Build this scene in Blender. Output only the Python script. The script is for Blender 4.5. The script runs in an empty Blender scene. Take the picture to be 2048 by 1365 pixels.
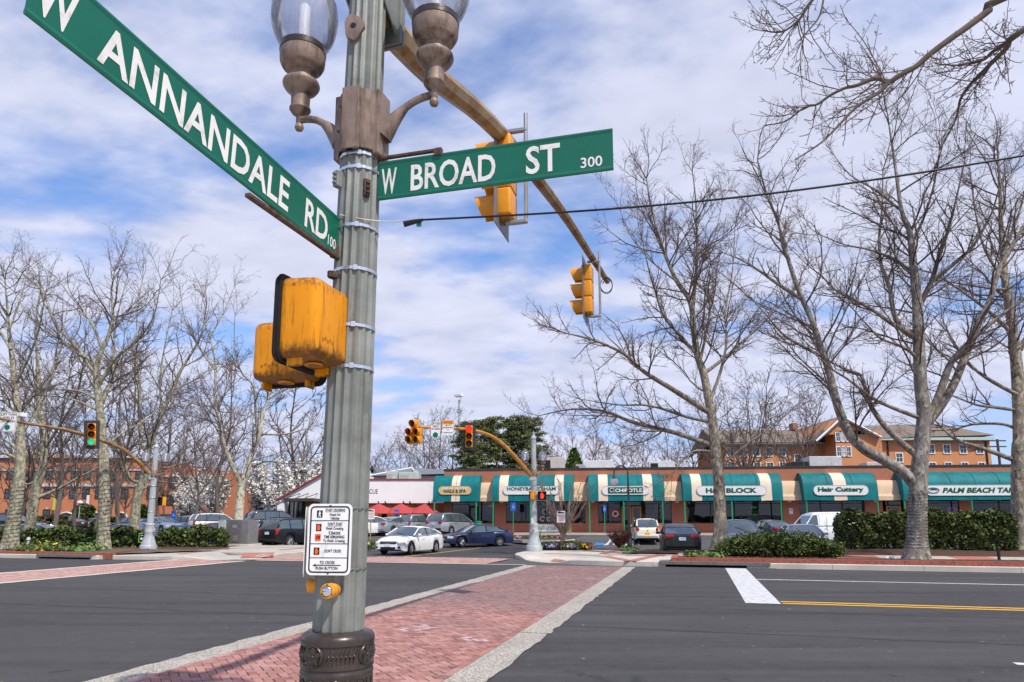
import bpy, bmesh, math, random
import numpy as np
from mathutils import Vector, Matrix
R = math.radians
rnd = random.Random(11)
scene = bpy.context.scene
COL = scene.collection

# ---------------------------------------------------------------- camera, sky, sun, exposure
F_PX, Y0, TH, H = 1365.0, 829.0, math.atan(.1547), 1.8
CT, ST = math.cos(TH), math.sin(TH)
cam_d = bpy.data.cameras.new("camera"); cam = bpy.data.objects.new("camera", cam_d); COL.objects.link(cam)
cam.location = (0, 0, H); cam.rotation_euler = (R(90) + TH, 0, 0)
cam_d.sensor_fit = 'HORIZONTAL'; cam_d.sensor_width = 36; cam_d.lens = 36 * F_PX / 2048
cam_d.shift_y = (Y0 - 682.5) / 2048; cam_d.clip_end = 3000; cam_d.clip_start = .05
scene.camera = cam

SUN_AZ, SUN_EL = 38, 54          # degrees to the right of straight behind the camera, height
sd = Vector((math.sin(R(SUN_AZ)) * math.cos(R(SUN_EL)), -math.cos(R(SUN_AZ)) * math.cos(R(SUN_EL)), math.sin(R(SUN_EL))))
sun_d = bpy.data.lights.new("sun", 'SUN'); sun_d.energy = 4.8; sun_d.angle = R(.9); sun_d.color = (1, .95, .87)
sun = bpy.data.objects.new("sun", sun_d); COL.objects.link(sun); sun.rotation_euler = sd.to_track_quat('Z', 'Y').to_euler()
sun.location = (20, -30, 60)

world = bpy.data.worlds.new("World"); scene.world = world; world.use_nodes = True
nt = world.node_tree; nt.nodes.clear()
def wn(t, **k):
    n = nt.nodes.new(t)
    for a, b in k.items(): setattr(n, a, b)
    return n
def wl(a, b): nt.links.new(a, b)
w_out = wn('ShaderNodeOutputWorld'); w_bg = wn('ShaderNodeBackground'); w_bg.inputs[1].default_value = .1
sky = wn('ShaderNodeTexSky'); sky.sky_type = 'NISHITA'; sky.sun_disc = False
sky.sun_elevation = R(SUN_EL); sky.sun_rotation = R(180 - SUN_AZ); sky.air_density = 1.0; sky.dust_density = .6; sky.ozone_density = 2.0
tc = wn('ShaderNodeTexCoord'); sx = wn('ShaderNodeSeparateXYZ'); wl(tc.outputs['Generated'], sx.inputs[0])
def wmath(op, a, b=None, c=None):
    n = wn('ShaderNodeMath', operation=op)
    for i, v in enumerate((a, b, c)):
        if v is None: continue
        if isinstance(v, (int, float)): n.inputs[i].default_value = v
        else: wl(v, n.inputs[i])
    return n.outputs[0]
zc = wmath('ADD', wmath('MAXIMUM', sx.outputs[2], 0.0), .22)
cx_ = wmath('DIVIDE', sx.outputs[0], zc); cy_ = wmath('DIVIDE', sx.outputs[1], zc)
cv = wn('ShaderNodeCombineXYZ'); wl(cx_, cv.inputs[0]); wl(cy_, cv.inputs[1])
mp = wn('ShaderNodeMapping'); mp.inputs['Rotation'].default_value = (0, 0, R(35)); mp.inputs['Scale'].default_value = (.85, 1.35, 1); mp.inputs['Location'].default_value = (3.1, 1.7, .4)
wl(cv.outputs[0], mp.inputs[0])
n1 = wn('ShaderNodeTexNoise'); n1.inputs['Scale'].default_value = 1.55; n1.inputs['Detail'].default_value = 6; n1.inputs['Roughness'].default_value = .52; n1.inputs['Distortion'].default_value = .25
wl(mp.outputs[0], n1.inputs['Vector'])
n2 = wn('ShaderNodeTexNoise'); n2.inputs['Scale'].default_value = 6.5; n2.inputs['Detail'].default_value = 6; n2.inputs['Roughness'].default_value = .5
wl(mp.outputs[0], n2.inputs['Vector'])
cov = wn('ShaderNodeMapRange', interpolation_type='SMOOTHSTEP'); cov.inputs[1].default_value = .335; cov.inputs[2].default_value = .575
wl(wmath('ADD', wmath('MULTIPLY', n1.outputs[0], .72), wmath('MULTIPLY', n2.outputs[0], .28)), cov.inputs[0])
# more cover toward the horizon
hz = wn('ShaderNodeMapRange'); hz.inputs[1].default_value = 0.0; hz.inputs[2].default_value = .42; hz.inputs[3].default_value = .62; hz.inputs[4].default_value = 0.0
wl(sx.outputs[2], hz.inputs[0])
cfac = wmath('MINIMUM', wmath('ADD', wmath('MULTIPLY', cov.outputs[0], .93), hz.outputs[0]), .96)
shade = wn('ShaderNodeMapRange'); shade.inputs[1].default_value = .35; shade.inputs[2].default_value = .68; shade.inputs[3].default_value = .90; shade.inputs[4].default_value = 1.04
wl(n2.outputs[0], shade.inputs[0])
ccol = wn('ShaderNodeMixRGB'); ccol.inputs[1].default_value = (5.5, 6.3, 9.6, 1); ccol.inputs[2].default_value = (8.1, 8.4, 10.3, 1)
wl(cov.outputs[0], ccol.inputs[0])
cs = wn('ShaderNodeVectorMath', operation='SCALE'); wl(ccol.outputs[0], cs.inputs[0]); wl(shade.outputs[0], cs.inputs['Scale'])
skys = wn('ShaderNodeMixRGB', blend_type='MULTIPLY'); skys.inputs[0].default_value = 1; skys.inputs[2].default_value = (1.35, 1.8, 2.35, 1); wl(sky.outputs[0], skys.inputs[1])
mixs = wn('ShaderNodeMixRGB'); wl(cfac, mixs.inputs[0]); wl(skys.outputs[0], mixs.inputs[1]); wl(cs.outputs[0], mixs.inputs[2])
wl(mixs.outputs[0], w_bg.inputs[0]); wl(w_bg.outputs[0], w_out.inputs[0])

vs = scene.view_settings; vs.view_transform = 'Standard'; vs.look = 'None'; vs.exposure = -.10; vs.gamma = 1; vs.use_curve_mapping = False
scene.display_settings.display_device = 'sRGB'
scene.cycles.max_bounces = 6; scene.cycles.transparent_max_bounces = 16; scene.cycles.use_denoising = True
scene.cycles.caustics_reflective = False; scene.cycles.caustics_refractive = False

# ---------------------------------------------------------------- places
def ray(px, py):
    x = (px - 1024) / F_PX; y = (Y0 - py) / F_PX
    return Vector((x, CT - y * ST, ST + y * CT))
def W(px, py, Y):                         # the point at distance Y that the photograph shows there
    d = ray(px, py); s = Y / d.y
    return Vector((d.x * s, Y, H + d.z * s))
def G(px, py, z=0.0):                     # the point of the level z
    d = ray(px, py); s = (z - H) / d.z
    return Vector((d.x * s, d.y * s, z))
def X(px, Y): return (px - 1024) / 1381.3 * Y      # near eye level
SA = R(15)                                # the streets run 15 degrees off the view
UX, UY = math.cos(SA), -math.sin(SA)
VX, VY = math.sin(SA), math.cos(SA)
def S(u, v, z=0.0): return Vector((u * UX + v * VX, u * UY + v * VY, z))
def sm(a, b, t):
    t = min(1, max(0, (t - a) / (b - a))); return t * t * (3 - 2 * t)
def gz(x, y): return .6 * sm(44, 56, y + .11 * x)

# ---------------------------------------------------------------- materials
MATS = {}
class NT:
    def __init__(s, name):
        s.m = bpy.data.materials.new(name); s.m.use_nodes = True; s.t = s.m.node_tree
        s.b = s.t.nodes['Principled BSDF']; s.b.inputs['Specular IOR Level'].default_value = .22; s.o = s.t.nodes['Material Output']
    def n(s, t, ins=None, **k):
        n = s.t.nodes.new('ShaderNode' + t)
        for a, b in k.items(): setattr(n, a, b)
        for a, b in (ins or {}).items():
            if hasattr(b, 'is_output'): s.t.links.new(b, n.inputs[a])
            else: n.inputs[a].default_value = b
        return n
    def l(s, a, b): s.t.links.new(a, b)
    def math(s, op, a, b=0.0, clamp=False):
        n = s.n('Math', {0: a, 1: b}, operation=op, use_clamp=clamp); return n.outputs[0]
    def coord(s, kind='Object'): return s.n('TexCoord').outputs[kind]
    def mapped(s, v, scale=(1, 1, 1), rot=(0, 0, 0)): return s.n('Mapping', {'Vector': v, 'Scale': scale, 'Rotation': rot}).outputs[0]
    def noise(s, v, scale=5, detail=5, rough=.55, dist=0): return s.n('TexNoise', {'Vector': v, 'Scale': scale, 'Detail': detail, 'Roughness': rough, 'Distortion': dist}).outputs[0]
    def rng(s, v, a, b, c=0., d=1.): return s.n('MapRange', {0: v, 1: a, 2: b, 3: c, 4: d}).outputs[0]
    def mix(s, f, a, b, bt='MIX'):
        c = lambda q: (*q, 1) if isinstance(q, tuple) and len(q) == 3 else q
        return s.n('MixRGB', {0: f, 1: c(a), 2: c(b)}, blend_type=bt).outputs[0]
    def bump(s, h, strength=.3, dist=.02):
        n = s.n('Bump', {'Height': h, 'Strength': strength, 'Distance': dist}); s.l(n.outputs[0], s.b.inputs['Normal'])
    def setc(s, c): s.l(c, s.b.inputs['Base Color'])
    def p(s, **k):
        for a, b in k.items(): s.b.inputs[a.replace('_', ' ')].default_value = b

def mat(name, col, rough=.6, metal=0., var=.12, scale=4., bump=0., bscale=40., dirt=None, coat=0., emit=0., spec=None):
    spec = (.22 if rough >= .5 else .45) if spec is None else spec
    if name in MATS: return MATS[name]
    t = NT(name); v = t.coord(); t.p(Roughness=rough, Metallic=metal, Coat_Weight=coat); t.b.inputs['Specular IOR Level'].default_value = spec
    c = (*col, 1)
    if var:
        n = t.noise(v, scale, 6, .6); lo = tuple(x * (1 - var) for x in col); hi = tuple(min(1, x * (1 + var)) for x in col)
        c = t.mix(t.rng(n, .3, .7), lo, hi)
    if dirt:
        dc, amt, dsc, stretch = dirt
        dn = t.noise(t.mapped(v, (dsc, dsc, dsc * stretch)), 1, 8, .7)
        c = t.mix(t.rng(dn, .62 - amt * .25, .78 - amt * .2), c, dc)
    if hasattr(c, 'is_output'): t.setc(c)
    else: t.b.inputs['Base Color'].default_value = c
    if bump: t.bump(t.noise(v, bscale, 4), bump, .01)
    if emit:
        t.b.inputs['Emission Color'].default_value = (*col, 1); t.b.inputs['Emission Strength'].default_value = emit
    MATS[name] = t.m; return t.m

def glass_mat(name, tint=(.9, .93, .97), refl=.12, rough=.03):
    t = NT(name); t.t.nodes.remove(t.b)
    tr = t.n('BsdfTransparent', {0: (*tint, 1)}); gl = t.n('BsdfGlossy', {'Color': (.9, .92, .95, 1), 'Roughness': rough})
    fr = t.n('Fresnel', {0: 1.45}); f = t.math('ADD', fr.outputs[0], refl, True)
    mx = t.n('MixShader'); t.l(f, mx.inputs[0]); t.l(tr.outputs[0], mx.inputs[1]); t.l(gl.outputs[0], mx.inputs[2]); t.l(mx.outputs[0], t.o.inputs[0])
    MATS[name] = t.m; return t.m

# ---------------------------------------------------------------- mesh builder
class MB:
    def __init__(s): s.v = []; s.f = []; s.mi = []; s.cur = 0
    def add(s, vs, fs):
        o = len(s.v); s.v += [tuple(q) for q in vs]
        for q in fs: s.f.append(tuple(o + i for i in q)); s.mi.append(s.cur)
        return s
    def box(s, c, d, rz=0., m=None, taper=1.):
        x, y, z = (q / 2 for q in d); co = []
        for k in (-1, 1):
            tp = taper if k > 0 else 1
            for a, b in ((-1, -1), (1, -1), (1, 1), (-1, 1)): co.append(Vector((a * x * tp, b * y * tp, k * z)))
        M_ = Matrix.Translation(Vector(c)) @ (m if m is not None else Matrix.Rotation(rz, 4, 'Z'))
        s.add([M_ @ q for q in co], [(3, 2, 1, 0), (4, 5, 6, 7), (0, 1, 5, 4), (1, 2, 6, 5), (2, 3, 7, 6), (3, 0, 4, 7)]); return s
    def box2(s, a, b): return s.box([(p + q) / 2 for p, q in zip(a, b)], [abs(q - p) for p, q in zip(a, b)])
    def bbox(s, c, d, bev=.01, rz=0., m=None, seg=2):
        bm = bmesh.new(); bmesh.ops.create_cube(bm, size=1)
        for q in bm.verts: q.co = Vector((q.co.x * d[0], q.co.y * d[1], q.co.z * d[2]))
        bmesh.ops.bevel(bm, geom=list(bm.edges), offset=bev, segments=seg, affect='EDGES', profile=.5)
        M_ = Matrix.Translation(Vector(c)) @ (m if m is not None else Matrix.Rotation(rz, 4, 'Z'))
        bm.verts.index_update(); s.add([M_ @ q.co for q in bm.verts], [[w.index for w in q.verts] for q in bm.faces]); bm.free(); return s
    def tube(s, pts, r, n=8, caps=True, flute=None):
        pts = [Vector(q) for q in pts]; k = len(pts); rs = r if isinstance(r, (list, tuple)) else [r] * k
        vs = []; a = None
        for i, q in enumerate(pts):
            t = (pts[min(i + 1, k - 1)] - pts[max(i - 1, 0)]).normalized()
            if a is None: a = t.cross(Vector((0, 0, 1)) if abs(t.z) < .9 else Vector((1, 0, 0)))
            a = (a - t * a.dot(t)).normalized(); b = t.cross(a)
            for j in range(n):
                h = 2 * math.pi * j / n; rr = rs[i] * (flute(h) if flute else 1)
                vs.append(q + a * (math.cos(h) * rr) + b * (math.sin(h) * rr))
        fs = [(i * n + j, i * n + (j + 1) % n, (i + 1) * n + (j + 1) % n, (i + 1) * n + j) for i in range(k - 1) for j in range(n)]
        if caps: fs += [tuple(range(n - 1, -1, -1)), tuple((k - 1) * n + j for j in range(n))]
        return s.add(vs, fs)
    def lathe(s, prof, n=20, c=(0, 0, 0), m=None, caps=True, flute=None):
        M_ = Matrix.Translation(Vector(c)) @ (m if m is not None else Matrix.Identity(4)); vs = []
        for r_, z in prof:
            for j in range(n):
                h = 2 * math.pi * j / n; rr = r_ * (flute(h) if flute else 1)
                vs.append(M_ @ Vector((rr * math.cos(h), rr * math.sin(h), z)))
        k = len(prof); fs = [(i * n + j, i * n + (j + 1) % n, (i + 1) * n + (j + 1) % n, (i + 1) * n + j) for i in range(k - 1) for j in range(n)]
        if caps: fs += [tuple(range(n - 1, -1, -1)), tuple((k - 1) * n + j for j in range(n))]
        return s.add(vs, fs)
    def prism(s, poly, a, b, m=None):      # 2D outline (x, y) raised from z=a to z=b
        M_ = m if m is not None else Matrix.Identity(4); n = len(poly)
        vs = [M_ @ Vector((x, y, a)) for x, y in poly] + [M_ @ Vector((x, y, b)) for x, y in poly]
        fs = [tuple(range(n - 1, -1, -1)), tuple(range(n, 2 * n))] + [(i, (i + 1) % n, n + (i + 1) % n, n + i) for i in range(n)]
        return s.add(vs, fs)
    def build(s, name, mats, parent=None, smooth=False, world=False, angle=None):
        me = bpy.data.meshes.new(name); v = s.v
        if world and parent is not None:
            inv = frame_of(parent).inverted(); v = [inv @ Vector(q) for q in v]
        me.from_pydata([tuple(q) for q in v], [], s.f)
        for m_ in (mats if isinstance(mats, (list, tuple)) else [mats]): me.materials.append(m_)
        if isinstance(mats, (list, tuple)) and len(mats) > 1: me.polygons.foreach_set('material_index', s.mi)
        if smooth:
            me.polygons.foreach_set('use_smooth', [True] * len(me.polygons))
            try: me.set_sharp_from_angle(angle=R(angle or 40))
            except Exception: pass
        me.update(); o = bpy.data.objects.new(name, me); COL.objects.link(o)
        if parent is not None: o.parent = parent
        return o
FR = {}
def frame_of(o):
    while o.name not in FR: o = o.parent
    return FR[o.name]
def tag(o, label=None, cat=None, group=None, kind=None):
    for k, v in (('label', label), ('category', cat), ('group', group), ('kind', kind)):
        if v: o[k] = v
    return o
def thing(name, label, cat, loc=(0, 0, 0), rz=0., group=None):
    o = bpy.data.objects.new(name, None); COL.objects.link(o); o.location = loc; o.rotation_euler = (0, 0, rz); o.empty_display_size = .2
    FR[o.name] = Matrix.Translation(Vector(loc)) @ Matrix.Rotation(rz, 4, 'Z')
    return tag(o, label, cat, group)
def structure(o): o['kind'] = 'structure'; return o
def copy_tree(o, parent=None):
    c = o.copy(); COL.objects.link(c); c.parent = parent
    for ch in list(o.children): copy_tree(ch, c)
    return c
def frame(o, xdir, up=(0, 0, 1)):         # matrix: local x = xdir, local z = up, at o
    x = Vector(xdir).normalized(); z = Vector(up).normalized(); y = z.cross(x).normalized(); z = x.cross(y)
    m = Matrix((x, y, z)).transposed().to_4x4(); return Matrix.Translation(Vector(o)) @ m
def face_frame(o, right, up=(0, 0, 1)):   # local x = right, local y = up, local z = towards the reader
    x = Vector(right).normalized(); y = Vector(up).normalized(); z = x.cross(y).normalized(); y = z.cross(x)
    m = Matrix((x, y, z)).transposed().to_4x4(); return Matrix.Translation(Vector(o)) @ m
_TX = {}
def text_poly(txt, bold=0., shear=0.):
    k = (txt, bold, shear)
    if k not in _TX:
        cu = bpy.data.curves.new('t', 'FONT'); cu.body = txt; cu.offset = bold; cu.shear = shear; cu.resolution_u = 3
        ob = bpy.data.objects.new('t', cu); COL.objects.link(ob); dg = bpy.context.evaluated_depsgraph_get()
        me = bpy.data.meshes.new_from_object(ob.evaluated_get(dg)); vs = [tuple(q.co) for q in me.vertices]; fs = [tuple(p.vertices) for p in me.polygons]
        bpy.data.objects.remove(ob); bpy.data.curves.remove(cu); bpy.data.meshes.remove(me); _TX[k] = (vs, fs)
    return _TX[k]
def text(mb, txt, m, x0, x1, y0, y1, off=.003, bold=.0, shear=0.):   # letters fitted to a box of the face frame m
    vs, fs = text_poly(txt, bold, shear); xs = [q[0] for q in vs]; ys = [q[1] for q in vs]
    ax, bx, ay, by = min(xs), max(xs), min(ys), max(ys)
    mb.add([m @ Vector((x0 + (q[0] - ax) / (bx - ax) * (x1 - x0), y0 + (q[1] - ay) / (by - ay) * (y1 - y0), off)) for q in vs], fs)
def pill(w, h, n=8, r=None):
    r = min(r if r is not None else h / 2, h / 2, w / 2); out = []
    for cx, cy, a in ((w / 2 - r, h / 2 - r, 0), (-w / 2 + r, h / 2 - r, 90), (-w / 2 + r, -h / 2 + r, 180), (w / 2 - r, -h / 2 + r, 270)):
        for i in range(n + 1):
            t = R(a + 90 * i / n); out.append((cx + r * math.cos(t), cy + r * math.sin(t)))
    return out
def np_mesh(name, V, Fq, mats, parent=None, smooth=True, mi=None):
    V = np.asarray(V, dtype=np.float32); Fq = np.asarray(Fq, dtype=np.int32); k = Fq.shape[1]
    me = bpy.data.meshes.new(name); me.vertices.add(len(V)); me.vertices.foreach_set('co', V.ravel())
    me.loops.add(Fq.size); me.loops.foreach_set('vertex_index', Fq.ravel()); me.polygons.add(len(Fq))
    me.polygons.foreach_set('loop_start', np.arange(0, Fq.size, k, dtype=np.int32))
    if smooth: me.polygons.foreach_set('use_smooth', np.ones(len(Fq), dtype=bool))
    for m_ in (mats if isinstance(mats, (list, tuple)) else [mats]): me.materials.append(m_)
    if mi is not None: me.polygons.foreach_set('material_index', np.asarray(mi, dtype=np.int32))
    me.update(calc_edges=True); o = bpy.data.objects.new(name, me); COL.objects.link(o)
    if parent is not None: o.parent = parent
    return o
# ---------------------------------------------------------------- ground, roads, crosswalks, kerbs
def m_asphalt(name, base=(.057, .0535, .0525), seams=True):
    t = NT(name); v = t.coord(); t.p(Roughness=.82)
    big = t.noise(v, .11, 5, .6); fine = t.noise(v, 90, 3, .7); mid = t.noise(t.mapped(v, (.07, 1.1, 1), (0, 0, SA)), 1.2, 6, .62)
    c = t.mix(t.rng(big, .3, .7), tuple(x * .74 for x in base), tuple(x * 1.42 for x in base))
    c = t.mix(t.rng(t.noise(t.mapped(v, (.12, 2.6, 1), (0, 0, SA)), 1.7, 6, .65), .50, .72, 0, .5), c, tuple(x * 1.75 for x in base))
    c = t.mix(t.rng(mid, .46, .66, 0, .75), c, tuple(x * .50 for x in base))
    c = t.mix(t.rng(t.noise(v, 3.5, 6, .7), .35, .75, 0, .5), c, tuple(x * 1.55 for x in base)); c = t.mix(t.rng(t.noise(v, 14, 5, .75), .52, .8, 0, .6), c, tuple(x * .45 for x in base))
    c = t.mix(t.rng(fine, .54, .70, 0, .75), c, tuple(x * 2.6 for x in base))
    c = t.mix(t.rng(t.noise(v, 130, 2, .5), .25, .42, .5, 0), c, (.025, .025, .027))
    spot = t.noise(v, 7, 3, .55); c = t.mix(t.rng(spot, .715, .73, 0, .8), c, (.30, .29, .27)); c = t.mix(t.rng(t.noise(v, 2.3, 3, .6), .66, .74, 0, .7), c, (.022, .021, .021))
    if seams:
        sp = t.n('SeparateXYZ', {0: t.mapped(v, (1, 1, 1), (0, 0, SA))}); wob = t.math('MULTIPLY', t.math('SUBTRACT', t.noise(v, .9, 6, .6), .5), .5)
        for vv in (11.9, 14.9, 19.3, 24.3):
            d = t.math('ABSOLUTE', t.math('SUBTRACT', t.math('ADD', sp.outputs[1], wob), vv))
            c = t.mix(t.rng(d, .015, .055, .85, 0), c, (.018, .018, .020))
        vo = t.n('TexVoronoi', {'Vector': t.n('VectorMath', {0: t.mapped(v, (.11, .3, 1), (0, 0, SA)), 1: t.n('TexNoise', {'Vector': v, 'Scale': .6, 'Detail': 6}).outputs[1]}, operation='ADD').outputs[0], 'Scale': 1.0}, feature='DISTANCE_TO_EDGE')
        c = t.mix(t.math('MULTIPLY', t.rng(vo.outputs[0], .002, .009, .55, 0), t.rng(t.noise(v, .35, 3), .50, .60)), c, (.02, .02, .022))
    t.setc(c); t.bump(t.noise(v, 120, 3, .7), .5, .008); MATS[name] = t.m; return t.m
def m_concrete(name, base=(.46, .42, .36), agg=0.):
    t = NT(name); v = t.coord(); t.p(Roughness=.85)
    c = t.mix(t.rng(t.noise(v, .8, 6, .65), .3, .7), tuple(x * .8 for x in base), tuple(min(1, x * 1.15) for x in base))
    c = t.mix(t.rng(t.noise(v, 3.2, 8, .75), .56, .72, 0, .55), c, tuple(x * .45 for x in base))
    if agg:
        vo = t.n('TexVoronoi', {'Vector': v, 'Scale': 85}); r_ = t.n('SeparateColor', {0: vo.outputs[1]}).outputs[0]
        c = t.mix(t.rng(r_, .55, .6, 0, agg), c, (.10, .09, .085)); c = t.mix(t.rng(r_, .25, .2, 0, agg * .6), c, (.62, .56, .46))
        t.bump(vo.outputs[0], .5, .006)
    else: t.bump(t.noise(v, 60, 3, .6), .25, .006)
    t.setc(c); MATS[name] = t.m; return t.m
ASPH = m_asphalt('asphalt'); ASPH2 = m_asphalt('lot_asphalt', (.078, .075, .074), False)
CONC = m_concrete('concrete'); CONC2 = m_concrete('pale_concrete', (.55, .5, .43)); AGG = m_concrete('exposed_aggregate', (.49, .435, .365), .75)
PINK = m_concrete('red_concrete', (.42, .17, .12))
def m_paver(name, base, worn=True):
    t = NT(name); v = t.coord('Generated'); o = t.coord('Object'); t.p(Roughness=.8)
    g = t.n('NewGeometry').outputs['Position']
    c = t.mix(t.rng(t.noise(g, 2.2, 6, .7), .32, .7), tuple(x * .72 for x in base), tuple(min(1, x * 1.25) for x in base))
    c = t.mix(t.rng(t.noise(g, 60, 3, .7), .5, .75, 0, .55), c, tuple(min(1, x * 1.7 + .05) for x in base))
    c = t.mix(t.rng(t.noise(g, .55, 5, .7), .52, .72, 0, .6), c, (.17, .13, .125))
    vv = t.math('ADD', t.n('SeparateXYZ', {0: t.mapped(g, (1, 1, 1), (0, 0, SA))}).outputs[1], t.math('MULTIPLY', t.noise(g, .8, 4), 1.6))
    wear = t.math('MULTIPLY', t.rng(vv, 13.6, 15.2, 0, .62), t.rng(t.noise(t.mapped(g, (.3, 1.5, 1), (0, 0, SA)), 1.1, 4), .25, .55, .55, 1.0))
    if worn: c = t.mix(wear, c, (.20, .145, .14))
    t.setc(c); t.bump(t.noise(g, 90, 3), .35, .004); MATS[name] = t.m; return t.m
PV = [m_paver('paver_red', (.355, .168, .138)), m_paver('paver_rose', (.40, .215, .185)), m_paver('paver_dark', (.28, .13, .11)), m_paver('paver_pale', (.47, .36, .36))]
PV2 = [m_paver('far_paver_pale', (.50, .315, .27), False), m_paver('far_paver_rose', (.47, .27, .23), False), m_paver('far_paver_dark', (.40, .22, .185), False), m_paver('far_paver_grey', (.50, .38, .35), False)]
SAND = mat('joint_sand', (.11, .085, .075), .95, var=.3, scale=30)
MULCH = mat('mulch', (.085, .048, .034), .95, var=.55, scale=26, bump=1., bscale=45)
SOIL = mat('soil', (.13, .10, .07), .95, var=.4, scale=12, bump=.6)
GRASSM = mat('lawn', (.09, .12, .035), .9, var=.5, scale=14, bump=.8, bscale=60)
WHITEP = mat('white_road_paint', (.56, .56, .55), .75, var=.2, scale=6, dirt=((.24, .24, .24), .36, 7, 1))
YELP = mat('yellow_road_paint', (.72, .40, .045), .65, var=.15, scale=14, dirt=((.2, .13, .05), .2, 9, 1))
BLUEP = mat('blue_road_paint', (.03, .22, .55), .7, var=.15)
BRICKRED = mat('edging_brick', (.33, .105, .07), .85, var=.35, scale=9, bump=.5, bscale=25)

def sheet(name, poly, z, m, kind='structure', parent=None):
    mb = MB(); mb.add([(p[0], p[1], (p[2] if len(p) > 2 else 0) + z) for p in poly], [tuple(range(len(poly)))])
    o = mb.build(name, m, parent)
    if kind and parent is None: o['kind'] = kind
    return o
def grid_sheet(name, fx, nu, nv, m, z=0.):
    V = []; F = []
    for i in range(nu + 1):
        for j in range(nv + 1):
            p = fx(i / nu, j / nv); V.append((p[0], p[1], gz(p[0], p[1]) + z))
    F = [(i * (nv + 1) + j, (i + 1) * (nv + 1) + j, (i + 1) * (nv + 1) + j + 1, i * (nv + 1) + j + 1) for i in range(nu) for j in range(nv)]
    mb = MB(); mb.add(V, F); return structure(mb.build(name, m, smooth=True))
def gs(t, a=900): return math.copysign(abs(2 * t - 1) ** 2.2, 2 * t - 1) * a
grid_sheet('ground', lambda a, b: (gs(a), 50 + gs(b)), 60, 90, ASPH2, -.012)
sheet('road', [S(-300, 5.75), S(300, 5.75), S(300, 27.62), S(-300, 27.62)], .004, ASPH)
grid_sheet('side_road', lambda a, b: S(-19.7 + 10.9 * a, 27.6 + 80 * b), 2, 60, ASPH, .010)
sheet('near_side_road', [S(-19.7, -80), S(-8.9, -80), S(-8.9, 5.75), S(-19.7, 5.75)], .004, ASPH)
sheet('near_sidewalk', [S(-8.7, -40), S(120, -40), S(120, 5.6), S(-8.7, 5.6)], .15, CONC)
sheet('near_kerb', [S(-8.9, -40, .151), S(-8.7, -40, .151), S(-8.7, 5.6, .151), S(120, 5.6, .151), S(120, 5.75, .151), S(-8.9, 5.75, .151)], 0, CONC2)

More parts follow.
